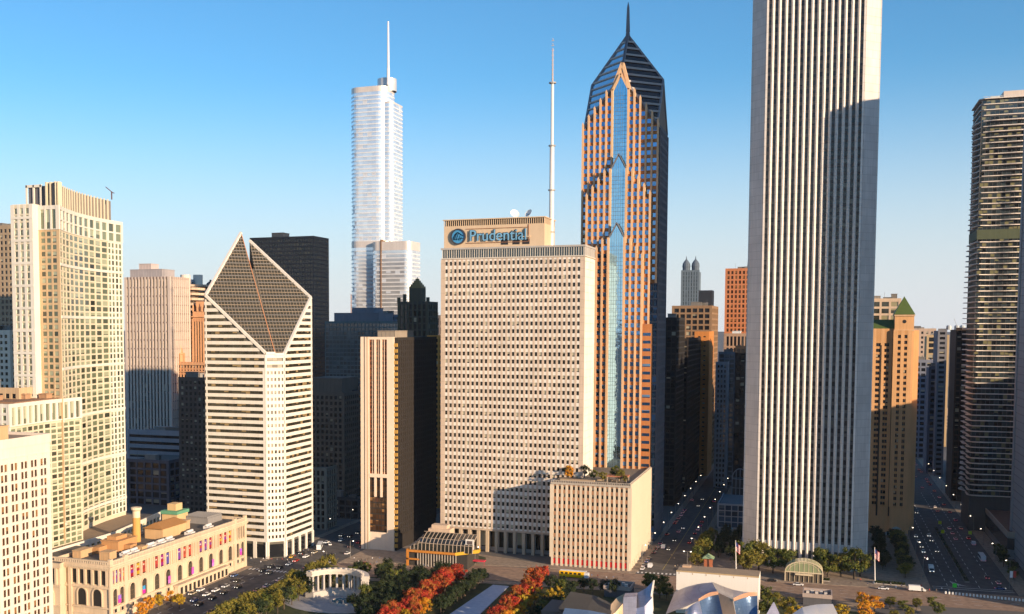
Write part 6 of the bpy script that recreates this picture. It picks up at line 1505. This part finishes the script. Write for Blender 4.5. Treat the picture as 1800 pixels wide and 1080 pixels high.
# ---------------------------------------------------------------- vehicles
WIN = M((0.02, 0.022, 0.025), .08); TYRE = M((0.02, 0.02, 0.02)); HL = lampmat("headlamp glow", (1.0, .93, .8), 2.0); TL = lampmat("tail lamp glow", (1.0, .03, .02), .5)
def car_proto(c, kind="car"):
    """points along +y; length l"""
    paint = M(c, .28, 0.0, .03)
    l, w_, h = {"car": (4.6, 1.85, 1.45), "van": (5.4, 2.0, 2.2), "bus": (12, 2.55, 3.1), "truck": (7.5, 2.3, 2.9)}[kind]
    t = empty({"car": "parked_car", "van": "van", "bus": "bus", "truck": "box_truck"}[kind], (0, 0, 0), kind, kind.replace("truck", "truck"))
    q = MB(); hl = l / 2
    prof = {"car": [(-hl, .35), (-hl, .85), (-hl * .72, .95), (hl * .45, .95), (hl * .95, .78), (hl, .6), (hl, .35)], "van": [(-hl, .4), (-hl, 2.1), (-hl * .9, 2.2), (hl * .35, 2.2), (hl * .68, 1.3), (hl, 1.05), (hl, .4)],
            "bus": [(-hl, .4), (-hl, 3.0), (-hl * .97, 3.1), (hl * .96, 3.1), (hl, 2.9), (hl, .4)], "truck": [(-hl, .6), (-hl, 2.9), (hl * .35, 2.9), (hl * .36, 2.1), (hl * .7, 2.0), (hl * .85, 1.2), (hl, 1.1), (hl, .5)]}[kind]
    for s in (-1, 1):
        P = [(s * w_ / 2, y, z) for y, z in prof]; q.poly(P if s < 0 else P[::-1])
    for (y0, z0), (y1, z1) in zip(prof, prof[1:] + prof[:1]): q.poly([(-w_ / 2, y0, z0), (w_ / 2, y0, z0), (w_ / 2, y1, z1), (-w_ / 2, y1, z1)])
    if kind == "car": q.hexa([(-.62, -1.15, 1.43), (.62, -1.15, 1.43), (.62, .35, 1.43), (-.62, .35, 1.43), (-.6, -1.1, 1.47), (.6, -1.1, 1.47), (.6, .3, 1.47), (-.6, .3, 1.47)])
    q.build("body", paint, t)
    g = MB()
    if kind == "car": g.hexa([(-.86, -1.9, .95), (.86, -1.9, .95), (.86, 1.1, .95), (-.86, 1.1, .95), (-.64, -1.2, 1.43), (.64, -1.2, 1.43), (.64, .4, 1.43), (-.64, .4, 1.43)])
    elif kind == "van": g.box(-w_ / 2 - .02, w_ / 2 + .02, -.2, 1.0, 1.35, 1.95); g.poly([(-.85, 1.05, 2.12), (.85, 1.05, 2.12), (.85, 1.8, 1.38), (-.85, 1.8, 1.38)][::-1])
    elif kind == "bus": g.box(-w_ / 2 - .03, w_ / 2 + .03, -hl + .6, hl - .4, 1.5, 2.6); g.box(-1.1, 1.1, hl, hl + .03, 1.3, 2.8)
    else: g.box(-w_ / 2 - .02, w_ / 2 + .02, 1.5, 2.4, 1.3, 1.9); g.poly([(-1, 2.66, 1.98), (1, 2.66, 1.98), (1, 3.2, 1.22), (-1, 3.2, 1.22)][::-1])
    g.build("windows", WIN, t)
    for sx in (-1, 1):
        for y in (-hl * .62, hl * .62):
            q = MB(); q.bar((sx * (w_ / 2 - .2), y, .36), (sx * (w_ / 2 + .02), y, .36), .36, n=10); q.build("wheel", TYRE, t)
        q = MB(); q.box(sx * w_ * .36 - .18, sx * w_ * .36 + .18, hl, hl + .04, .6, .78); q.build("headlight", HL, t)
        q = MB(); q.box(sx * w_ * .36 - .18, sx * w_ * .36 + .18, -hl - .04, -hl, .68, .86); q.build("tail_light", TL, t)
    return t
cols = {"white": (0.75, 0.75, 0.75), "silver": (0.42, 0.43, 0.45), "black": (0.02, 0.02, 0.022), "dark grey": (0.08, 0.085, 0.09), "red": (0.4, 0.02, 0.02), "blue": (0.04, 0.09, 0.25), "yellow": (0.7, 0.42, 0.02), "beige": (0.4, 0.34, 0.25)}
vproto = {("car", k): car_proto(c) for k, c in cols.items()}
vproto[("bus", "white")] = car_proto((0.7, 0.72, 0.74), "bus"); vproto[("van", "white")] = car_proto((0.72, 0.74, 0.78), "van"); vproto[("truck", "white")] = car_proto((0.75, 0.74, 0.72), "truck")
vused = set()
def park(kind, col, x, y, rz, label, group=None):
    p = vproto[(kind, col)]
    nm = {"car": "car", "van": "van", "bus": "bus", "truck": "box_truck"}[kind]
    if p.name in vused: o = copy_thing(p, (x, y, .06), rz, 1.0, label, group)
    else:
        vused.add(p.name); p.location = (x, y, .06); p.rotation_euler.z = rz; p["label"] = label; o = p
        if group: o["group"] = group
    o.name = nm; return o
rv = random.Random(21)
def lane(x, y0, y1, rz, where, dens, gap=8.5):
    y = y0; n = 0; k = {}
    while y < y1:
        if rv.random() < dens:
            c = rv.choice(["white", "silver", "black", "dark grey", "red", "blue", "beige", "white", "silver", "black"]); k[c] = k.get(c, 0) + 1
            park("car", c, x + rv.uniform(-.3, .3), y, rz, "%s %s car in the %s" % (ORD[min(k[c] - 1, 29)].replace("nearest", "first"), c, where), "cars in the " + where)
        y += gap + rv.uniform(0, 5)
lane(-271.5, 384, 480, math.pi, "kerb lane beside the stone library", .45, 7)
lane(-264, 380, 600, math.pi, "southbound avenue lane nearest the library", .6)
lane(-258, 380, 600, math.pi, "southbound avenue lane by the median", .5)
lane(-246, 380, 620, 0, "northbound avenue lane by the median", .7)
lane(-240, 380, 620, 0, "northbound avenue lane nearest the park", .65)
lane(-82.6, 558, 800, 0, "line parked at the side street's left kerb", .65, 7)
lane(-76, 600, 900, math.pi, "side street lane coming towards us", .28, 12)
lane(-67, 620, 900, 0, "side street lane going away", .28, 12)
lane(57, 640, 1200, math.pi, "wide avenue's leftmost lane", .45, 14)
lane(64, 660, 1200, math.pi, "wide avenue's lane left of the median", .4, 14)
lane(78, 650, 1200, 0, "wide avenue's lane right of the median", .4, 14)
lane(85, 640, 1200, 0, "wide avenue's rightmost lane", .45, 14)
def at(px, py): p = hit(px, py, Z=0.8); return p.x, p.y
for px, py, kd, c, rz, lab in ((562, 962, "bus", "white", .35, "white bus crossing the shaded avenue junction"), (1637, 1002, "truck", "white", math.pi, "white box truck at the wide avenue's stop line"),
        (1726, 982, "bus", "white", 0, "white bus heading away on the wide avenue"), (1711, 956, "van", "white", 0, "grey white van ahead of the bus on the wide avenue"),
        (1735, 1015, "car", "dark grey", 0, "dark grey car behind the bus on the wide avenue"), (1755, 1024, "car", "silver", 0, "silver car last in the wide avenue queue"), (1758, 1034, "car", "blue", -1.5, "dark car turning at the foot of the grey edge tower"),
        (1357, 1020, "car", "black", -1.57, "black car before the glass vault entrance"), (1403, 1027, "car", "white", -1.57, "white car right of the black car by the glass vault"),
        (1143, 995, "van", "white", 0, "white van parked beside the annex end wall"), (1166, 962, "van", "white", 0, "white van under the street lamp on the side street"), (1193, 934, "car", "silver", 0, "silver car in the middle of the side street junction"),
        (1612, 1037, "truck", "white", -1.5, "white food truck on the crossroad pavement"), (1553, 1034, "car", "white", -1.57, "white car on the cross road below the flagpole"), (640, 990, "car", "red", 1.2, "red car on the corner behind the colonnade"),
        (512, 978, "car", "yellow", .3, "yellow taxi at the avenue crossing"), (600, 948, "car", "silver", .5, "silver car entering the shaded street"), (580, 956, "car", "white", .5, "white car behind the bus at the shaded junction")):
    park(kd, c, *at(px, py), rz, lab)
for k, p in vproto.items():
    if p.name not in vused and k not in []:
        ok = any(o.name == p.name for o in bpy.data.objects)
        if p.location.length < 1:
            for c in list(p.children): bpy.data.objects.remove(c)
            bpy.data.objects.remove(p)
def tourbus():
    x, y = at(1010, 1013); b = (x, y, 0); r = empty("tour_trolley", b, "yellow tour trolley parked below the red street bays of the annex", "bus")
    q = MB(); q.box(x - 7.5, x + 5, y - 1.3, y + 1.3, .5, 3.4); q.build("body", M((0.85, 0.48, 0.0), .4), r, b)
    q = MB(); q.box(x + 5, x + 7.2, y - 1.25, y + 1.25, .5, 2.9); q.box(x - 7.3, x + 6, y - 1.2, y + 1.2, 3.4, 3.6); q.build("cab", M((0.7, 0.72, 0.75), .4), r, b)
    for i in range(5): q = MB(); q.box(x - 6.8 + i * 2.2, x - 5.4 + i * 2.2, y - 1.36, y + 1.36, 1.9, 2.8); q.build("window", WIN, r, b)
    for s in (-5, 4.5):
        for t in (-1.1, 1.1): q = MB(); q.bar((x + s, y + t - .25, .5), (x + s, y + t + .25, .5), .5, n=10); q.build("wheel", TYRE, r, b)
tourbus()

# ---------------------------------------------------------------- street furniture
POLE = M((0.2, 0.19, 0.18), .5); GLOW = lampmat("lamp glow", (1.0, .82, .6), 5.0)
def lamp_proto(two):
    t = empty("street_lamp", (0, 0, 0), "lamp", "street lamp")
    q = MB(); q.bar((0, 0, 0), (0, 0, 9.4), .16, n=8, r2=.09); q.lathe((0, 0), [(.3, 0), (.3, .8), (0, .8)], 8); q.build("pole", POLE, t)
    for s in ((-1, 1) if two else (1,)):
        q = MB(); q.bar((0, 0, 9.2), (s * 1.6, 0, 9.6), .07); q.build("arm", POLE, t)
        q = MB(); q.box(s * 1.3, s * 1.3 + .9 * (1 if s > 0 else -1) if s > 0 else s * 1.3, -.2, .2, 9.5, 9.7) if s > 0 else q.box(-2.2, -1.3, -.2, .2, 9.5, 9.7)
        h = q.build("lamp_head", POLE, t)
        q = MB(); q.lathe((s * 1.75, 0), [(0, 9.2), (.33, 9.3), (.3, 9.5)], 8); q.build("lamp_globe", GLOW, t)
    return t
LP = {False: lamp_proto(False), True: lamp_proto(True)}; lused = set()
def lamp(x, y, rz, two, label, group="street lamps"):
    p = LP[two]
    if two in lused: return copy_thing(p, (x, y, .1), rz, 1.0, label, group)
    lused.add(two); p.location = (x, y, .1); p.rotation_euler.z = rz; p["label"] = label; p["group"] = group
for i in range(9):
    lamp(-85.2, 575 + i * 36, 0, False, "%s lit street lamp along the side street's left kerb, counting away" % ORD[i], "lamps on the side street's left kerb")
    lamp(-60.8, 566 + i * 36, math.pi, i == 0, "%s lit street lamp along the side street's right kerb, counting away" % ORD[i], "lamps on the side street's right kerb")
for i in range(10):
    lamp(51.5, 590 + i * 45, 0, False, "%s street lamp along the wide avenue's left kerb, counting away" % ORD[i], "lamps on the wide avenue's left kerb")
    lamp(91.2, 600 + i * 45, math.pi, False, "%s street lamp along the wide avenue's right kerb, counting away" % ORD[i], "lamps on the wide avenue's right kerb")
for i in range(5):
    lamp(-234.6, 500 + i * 30, 0 if i else math.pi, False, "%s street lamp on the avenue's park side near the junction" % ORD[i], "lamps on the avenue near the junction")
    lamp(-275.2, 520 + i * 34, 0, False, "%s street lamp below the diamond roof tower's side" % ORD[i], "lamps below the diamond roof tower")
lamp(*at(835, 990), 0, False, "single lamp pole on the lawn corner before the slab tower")
def flagpole(px, pyb, pyt, lab, lean=1):
    p = hit(px, pyb, Z=0); zt = hz(px, pyt, p.y); b = (p.x, p.y, 0)
    r = empty("flagpole", b, lab, "flagpole", "flagpoles beside the ribbed tower"); q = MB(); q.bar((p.x, p.y, 0), (p.x - .6 * lean, p.y, zt), .32, n=8, r2=.12); q.lathe((p.x, p.y), [(1.1, 0), (1.1, .7), (0, .7)], 10); q.build("pole", M((0.8, 0.76, 0.7), .4), r, b)
    H = 4.6; q = MB(); rr_ = random.Random(3)
    for i in range(13):
        for j in range(5):
            x0 = p.x - .5 * lean + .15 + j * .4 * lean; z0 = zt - 1 - i * H / 13 - j * .3
            w0 = .25 * math.sin(j * 1.3); w1 = .25 * math.sin((j + 1) * 1.3)
            m = 2 if (i < 6 and j < 2) else i % 2
            q.poly([(x0, p.y + w0, z0), (x0 + .4 * lean, p.y + w1, z0 - .3), (x0 + .4 * lean, p.y + w1, z0 - .3 - H / 13), (x0, p.y + w0, z0 - H / 13)], m)
    q.build("flag", [M((0.5, 0.03, 0.03)), M((0.75, 0.72, 0.7)), M((0.03, 0.05, 0.2))], r, b)
flagpole(1538, 1026, 962, "white flagpole with a red striped flag right of the ribbed tower"); flagpole(1294, 1014, 950, "white flagpole with a drooping flag at the ribbed tower's left foot", 1)
def kiosk():
    x, y = at(1245, 1000); b = (x, y, 0); r = empty("kiosk", b, "small brick red kiosk with a green pyramid roof on the plaza", "kiosk")
    q = MB(); q.box(x - 2, x + 2, y - 2, y + 2, 0, 6.5); q.build("wall", M((0.4, 0.14, 0.07)), r, b)
    q = MB(); z = 6.5; B4 = [(x - 3, y - 3, z), (x + 3, y - 3, z), (x + 3, y + 3, z), (x - 3, y + 3, z)]
    for i in range(4): q.poly([B4[i], B4[(i + 1) % 4], (x, y, z + 2.4)])
    q.build("roof", M((0.25, 0.35, 0.2)), r, b)
    x, y = at(1245, 1008); b = (x, y, 0); r = empty("ramp_enclosure", b, "pale walled stair enclosure in front of the brick red kiosk", "enclosure"); q = MB(); q.box(x - 6, x + 4, y - 3, y - 2.5, 0, 3.2); q.box(x - 6, x - 5.5, y - 2.5, y + 4, 0, 3.2); q.box(x + 3.5, x + 4, y - 2.5, y + 4, 0, 3.2); q.build("wall", M((0.42, 0.3, 0.22)), r, b)
    for k, (px, py) in enumerate(((1272, 925), (1280, 935), (1575, 935), (1560, 945))):
        x, y = at(px, py); b = (x, y, 0); r = empty("plaza_umbrella", b, "pale %s umbrella on the shaded plaza %s of the ribbed tower" % (("upper", "lower", "upper", "lower")[k], "left" if k < 2 else "right"), "umbrella", "plaza umbrellas")
        q = MB(); q.lathe((x, y), [(3.2, 2.8), (0, 4.4)], 8); q.build("canopy", M((0.35, 0.45, 0.45)), r, b); q = MB(); q.bar((x, y, 0), (x, y, 3), .08); q.build("pole", POLE, r, b)
kiosk()
# white barrier posts along the cross street
pb = MB(); pb.lathe((0, 0), [(.45, 0), (.4, 1.0), (.25, 1.15), (0, 1.2)], 8); pm = pb.mesh("barrier_post", [M((0.75, 0.73, 0.7), .5)])
for i in range(24):
    p = hit(1662 + i * 6.2, 1043.5 + i * .62, Z=.2); o = bpy.data.objects.new("barrier_post", pm); SC.collection.objects.link(o); o.location = (p.x, p.y, .1)
    tag(o, "short white barrier post, %s from the left edging the cross street" % ORD[i].replace("nearest", "first"), "bollard", "white posts edging the cross street")
# median planter
q = MB()
for i in range(14):
    y = 585 + i * 11; q.box(69.6, 71.6, y, y + 8.5, 0, .7); q.box(69.8, 71.4, y + .2, y + 8.3, .7, 1.3, 1)
tag(q.build("median_planter", [M((0.2, 0.19, 0.18)), M((0.02, 0.03, 0.012))], None, (70.6, 585, 0)), "dark planted kerb strip down the middle of the wide avenue", "planter")
for i, (px, py, c) in enumerate(((1678, 1036, (0.05, 0.6, 0.05)), (1652, 924, (0.6, 0.6, 0.02)), (1657, 940, (0.6, 0.6, 0.02)), (1704, 927, (0.6, 0.6, 0.02)), (1705, 942, (0.5, 0.6, 0.05)))):
    x, y = at(px, py); b = (x, y, 0); r = empty("traffic_sign", b, ("bright green sign frame by the white barrier posts", "yellow sign on the median, far one", "yellow green sign on the median, near one", "yellow sign on the right kerb, far one", "yellow green sign on the right kerb, near one")[i], "sign", "bright signs on the wide avenue")
    q = MB(); q.bar((x, y, 0), (x, y, 3), .08); q.build("post", POLE, r, b); q = MB(); q.box(x - .9, x + .9, y - .15, y - .08, 1.6, 3.6); q.build("panel", M(c, .5), r, b)
for i, px in enumerate((1774, 1780)):
    p = hit(px, 1036, Z=0); b = (p.x, p.y, 0); r = empty("banner_pole", b, ("white banner on a pole by the edge tower's foot", "red banner on a pole by the edge tower's foot")[i], "banner", "banners by the edge tower")
    q = MB(); q.bar((p.x, p.y, 0), (p.x, p.y, 9), .1); q.build("pole", POLE, r, b); q = MB(); q.box(p.x, p.x + 1.3, p.y - .05, p.y + .05, 5.6, 8.8); q.build("banner", M(((0.75, 0.75, 0.78), (0.5, 0.08, 0.06))[i]), r, b)
q = MB(); x, y = at(843, 992); q.box(x - 5, x + 3, y - 1.6, y + 1.6, 2.4, 2.9)
for s in (-4.5, 2.5): q.bar((x + s, y, 0), (x + s, y, 2.4), .1)
tag(q.build("red_canopy", M((0.65, 0.04, 0.08), .5), None, (x, y, 0)), "red flat canopy beside the left red tree row", "canopy")

# ---------------------------------------------------------------- people
def person_mesh(seed, top, legs, skin, hair):
    r = random.Random(seed); st = .22 * r.choice([1, -1])
    V = [(0, 0, .95), (0, 0, 1.18), (0, 0, 1.42), (0, .01, 1.52), (0, .02, 1.63), (0, .01, 1.74), (-.1, 0, .9), (-.11, st * .5, .5), (-.11, st * .7, .08), (-.11, st * .7 + .14, .04),
         (.1, 0, .9), (.11, -st * .5, .5), (.11, -st * .9, .1), (.11, -st * .9 + .14, .05), (-.2, 0, 1.4), (-.26, -st * .4, 1.13), (-.24, -st * .2 + .08, .88), (.2, 0, 1.4), (.26, st * .4, 1.13), (.24, st * .3 + .08, .88)]
    E = [(0, 1), (1, 2), (2, 3), (3, 4), (4, 5), (0, 6), (6, 7), (7, 8), (8, 9), (0, 10), (10, 11), (11, 12), (12, 13), (2, 14), (14, 15), (15, 16), (2, 17), (17, 18), (18, 19)]
    Rr = [.16, .14, .16, .06, .1, .07, .1, .065, .05, .04, .1, .065, .05, .04, .07, .05, .035, .07, .05, .035]
    me = bpy.data.meshes.new("p"); me.from_pydata(V, E, []); o = bpy.data.objects.new("p", me); SC.collection.objects.link(o)
    md = o.modifiers.new("s", 'SKIN'); o.modifiers.new("u", 'SUBSURF').levels = 1
    for i, sv in enumerate(me.skin_vertices[0].data): sv.radius = (Rr[i], Rr[i] * .85); sv.use_root = (i == 0)
    dg = bpy.context.evaluated_depsgraph_get(); out = bpy.data.meshes.new_from_object(o.evaluated_get(dg)); bpy.data.objects.remove(o)
    for c in (top, legs, skin, hair): out.materials.append(M(c))
    for f in out.polygons:
        z = f.center.z; f.material_index = 3 if z > 1.66 or (z > 1.56 and f.center.y < -.02) else 2 if z > 1.5 or (z < .98 and abs(f.center.x) > .2) else 0 if z > .93 else 1
    out.name = "person"; return out
pcl = [((0.6, 0.6, 0.6), (0.05, 0.06, 0.12), "white top"), ((0.03, 0.03, 0.035), (0.05, 0.05, 0.06), "dark coat"), ((0.45, 0.04, 0.03), (0.05, 0.05, 0.07), "red jacket"), ((0.1, 0.15, 0.3), (0.3, 0.26, 0.2), "blue jacket"), ((0.5, 0.4, 0.28), (0.08, 0.07, 0.07), "tan coat")]
pms = [person_mesh(i, c[0], c[1], (0.45, 0.28, 0.2), (0.04, 0.025, 0.02)) for i, c in enumerate(pcl)]
rp = random.Random(4)
for (px0, px1, py0, py1, n, where) in ((500, 550, 966, 990, 14, "on the corner below the diamond roof tower"), (436, 500, 983, 992, 8, "on the pavement right of the stone library"), (622, 668, 984, 996, 12, "on the busy corner behind the colonnade"),
        (720, 800, 996, 1003, 9, "on the pavement before the greenhouse restaurant"), (1015, 1100, 1012, 1020, 6, "on the pavement below the annex"), (1560, 1620, 1030, 1040, 7, "on the sunlit pavement by the food truck"), (1620, 1670, 1034, 1042, 6, "on the crossing at the wide avenue"), (1490, 1530, 1020, 1030, 4, "near the right flagpole"), (1180, 1192, 975, 1000, 4, "crossing the side street")):
    cnt = {}
    for i in range(n):
        k = rp.randrange(5); cnt[k] = cnt.get(k, 0) + 1; p = hit(px0 + (px1 - px0) * (i + rp.uniform(.1, .9)) / n, rp.uniform(py0, py1), Z=.15); o = bpy.data.objects.new("person", pms[k]); SC.collection.objects.link(o)
        o.location = (p.x, p.y, .15); o.rotation_euler.z = rp.uniform(0, 6.28); s = rp.uniform(.94, 1.05); o.scale = (s, s, s)
        tag(o, "%s person from the left in %s %s" % (ORD[cnt[k] - 1].replace("nearest", "first"), pcl[k][2], where), "person", "people " + where)

# ---------------------------------------------------------------- thin morning air
hq = MB(); hq.box(-3000, 3000, -300, 5200, -2, 420)
hm = bpy.data.materials.new("morning haze"); hm.use_nodes = True; hn = hm.node_tree; hn.nodes.remove(hn.nodes["Principled BSDF"])
pv = hn.nodes.new("ShaderNodeVolumePrincipled"); pv.inputs["Density"].default_value = 0.00002; pv.inputs["Color"].default_value = (0.82, 0.88, 1.0, 1)
hn.links.new(pv.outputs[0], hn.nodes["Material Output"].inputs["Volume"])
tag(hq.build("haze", hm), "thin pale blue haze softening the far towers", "haze", kind="stuff")

# ---------------------------------------------------------------- hedges, beds and small things on the plazas
hedge = leafmat("clipped hedge", [(0.02, 0.035, 0.01), (0.05, 0.06, 0.015)])
for i, (x0, y0, w_, d_, lab) in enumerate(((-228, 505, 22, 3, "first"), (-200, 512, 20, 3, "second"), (-172, 518, 16, 3, "third"), (-120, 524, 14, 3, "fourth"), (-50, 556, 12, 3, "fifth"), (-2, 563, 10, 3, "sixth"), (28, 566, 14, 3, "seventh"))):
    q = MB(); rr_ = random.Random(i)
    q.box(x0, x0 + w_, y0 - 20 * (y0 < 530), y0 - 20 * (y0 < 530) + d_, 0, .5)
    for k in range(700):
        c = Vector((x0 + rr_.uniform(.2, w_ - .2), y0 - 20 * (y0 < 530) + rr_.uniform(.2, d_ - .2), rr_.uniform(.4, 1.5))); a = Vector((rr_.uniform(-1, 1), rr_.uniform(-1, 1), rr_.uniform(-.5, 1))).normalized() * .28; b_ = a.cross(Vector((rr_.uniform(-1, 1), rr_.uniform(-1, 1), 1))).normalized() * .28
        q.poly([c - a, c - b_, c + a, c + b_], 1)
    tag(q.build("hedge_bed", [M((0.4, 0.36, 0.32)), hedge], None, (x0, y0, 0)), "low stone edged hedge bed, %s from the left along the cross street" % lab, "hedge", "hedge beds along the cross street")
bm = MB(); bm.box(-1, 1, -.3, .3, .4, .5); bm.box(-.9, -.75, -.25, .25, 0, .4); bm.box(.75, .9, -.25, .25, 0, .4); bm = bm.mesh("bench", [M((0.3, 0.2, 0.12))])
for i in range(12):
    o = bpy.data.objects.new("park_bench", bm); SC.collection.objects.link(o); o.location = (-151.2 if i % 2 else -132, 405 + i * 7.5, .02); o.rotation_euler.z = math.pi / 2
    tag(o, "brown bench on the %s edge of the pale path, %s from the near end" % ("left" if i % 2 else "right", ORD[i // 2].replace("nearest", "first")), "bench", "benches along the pale path")
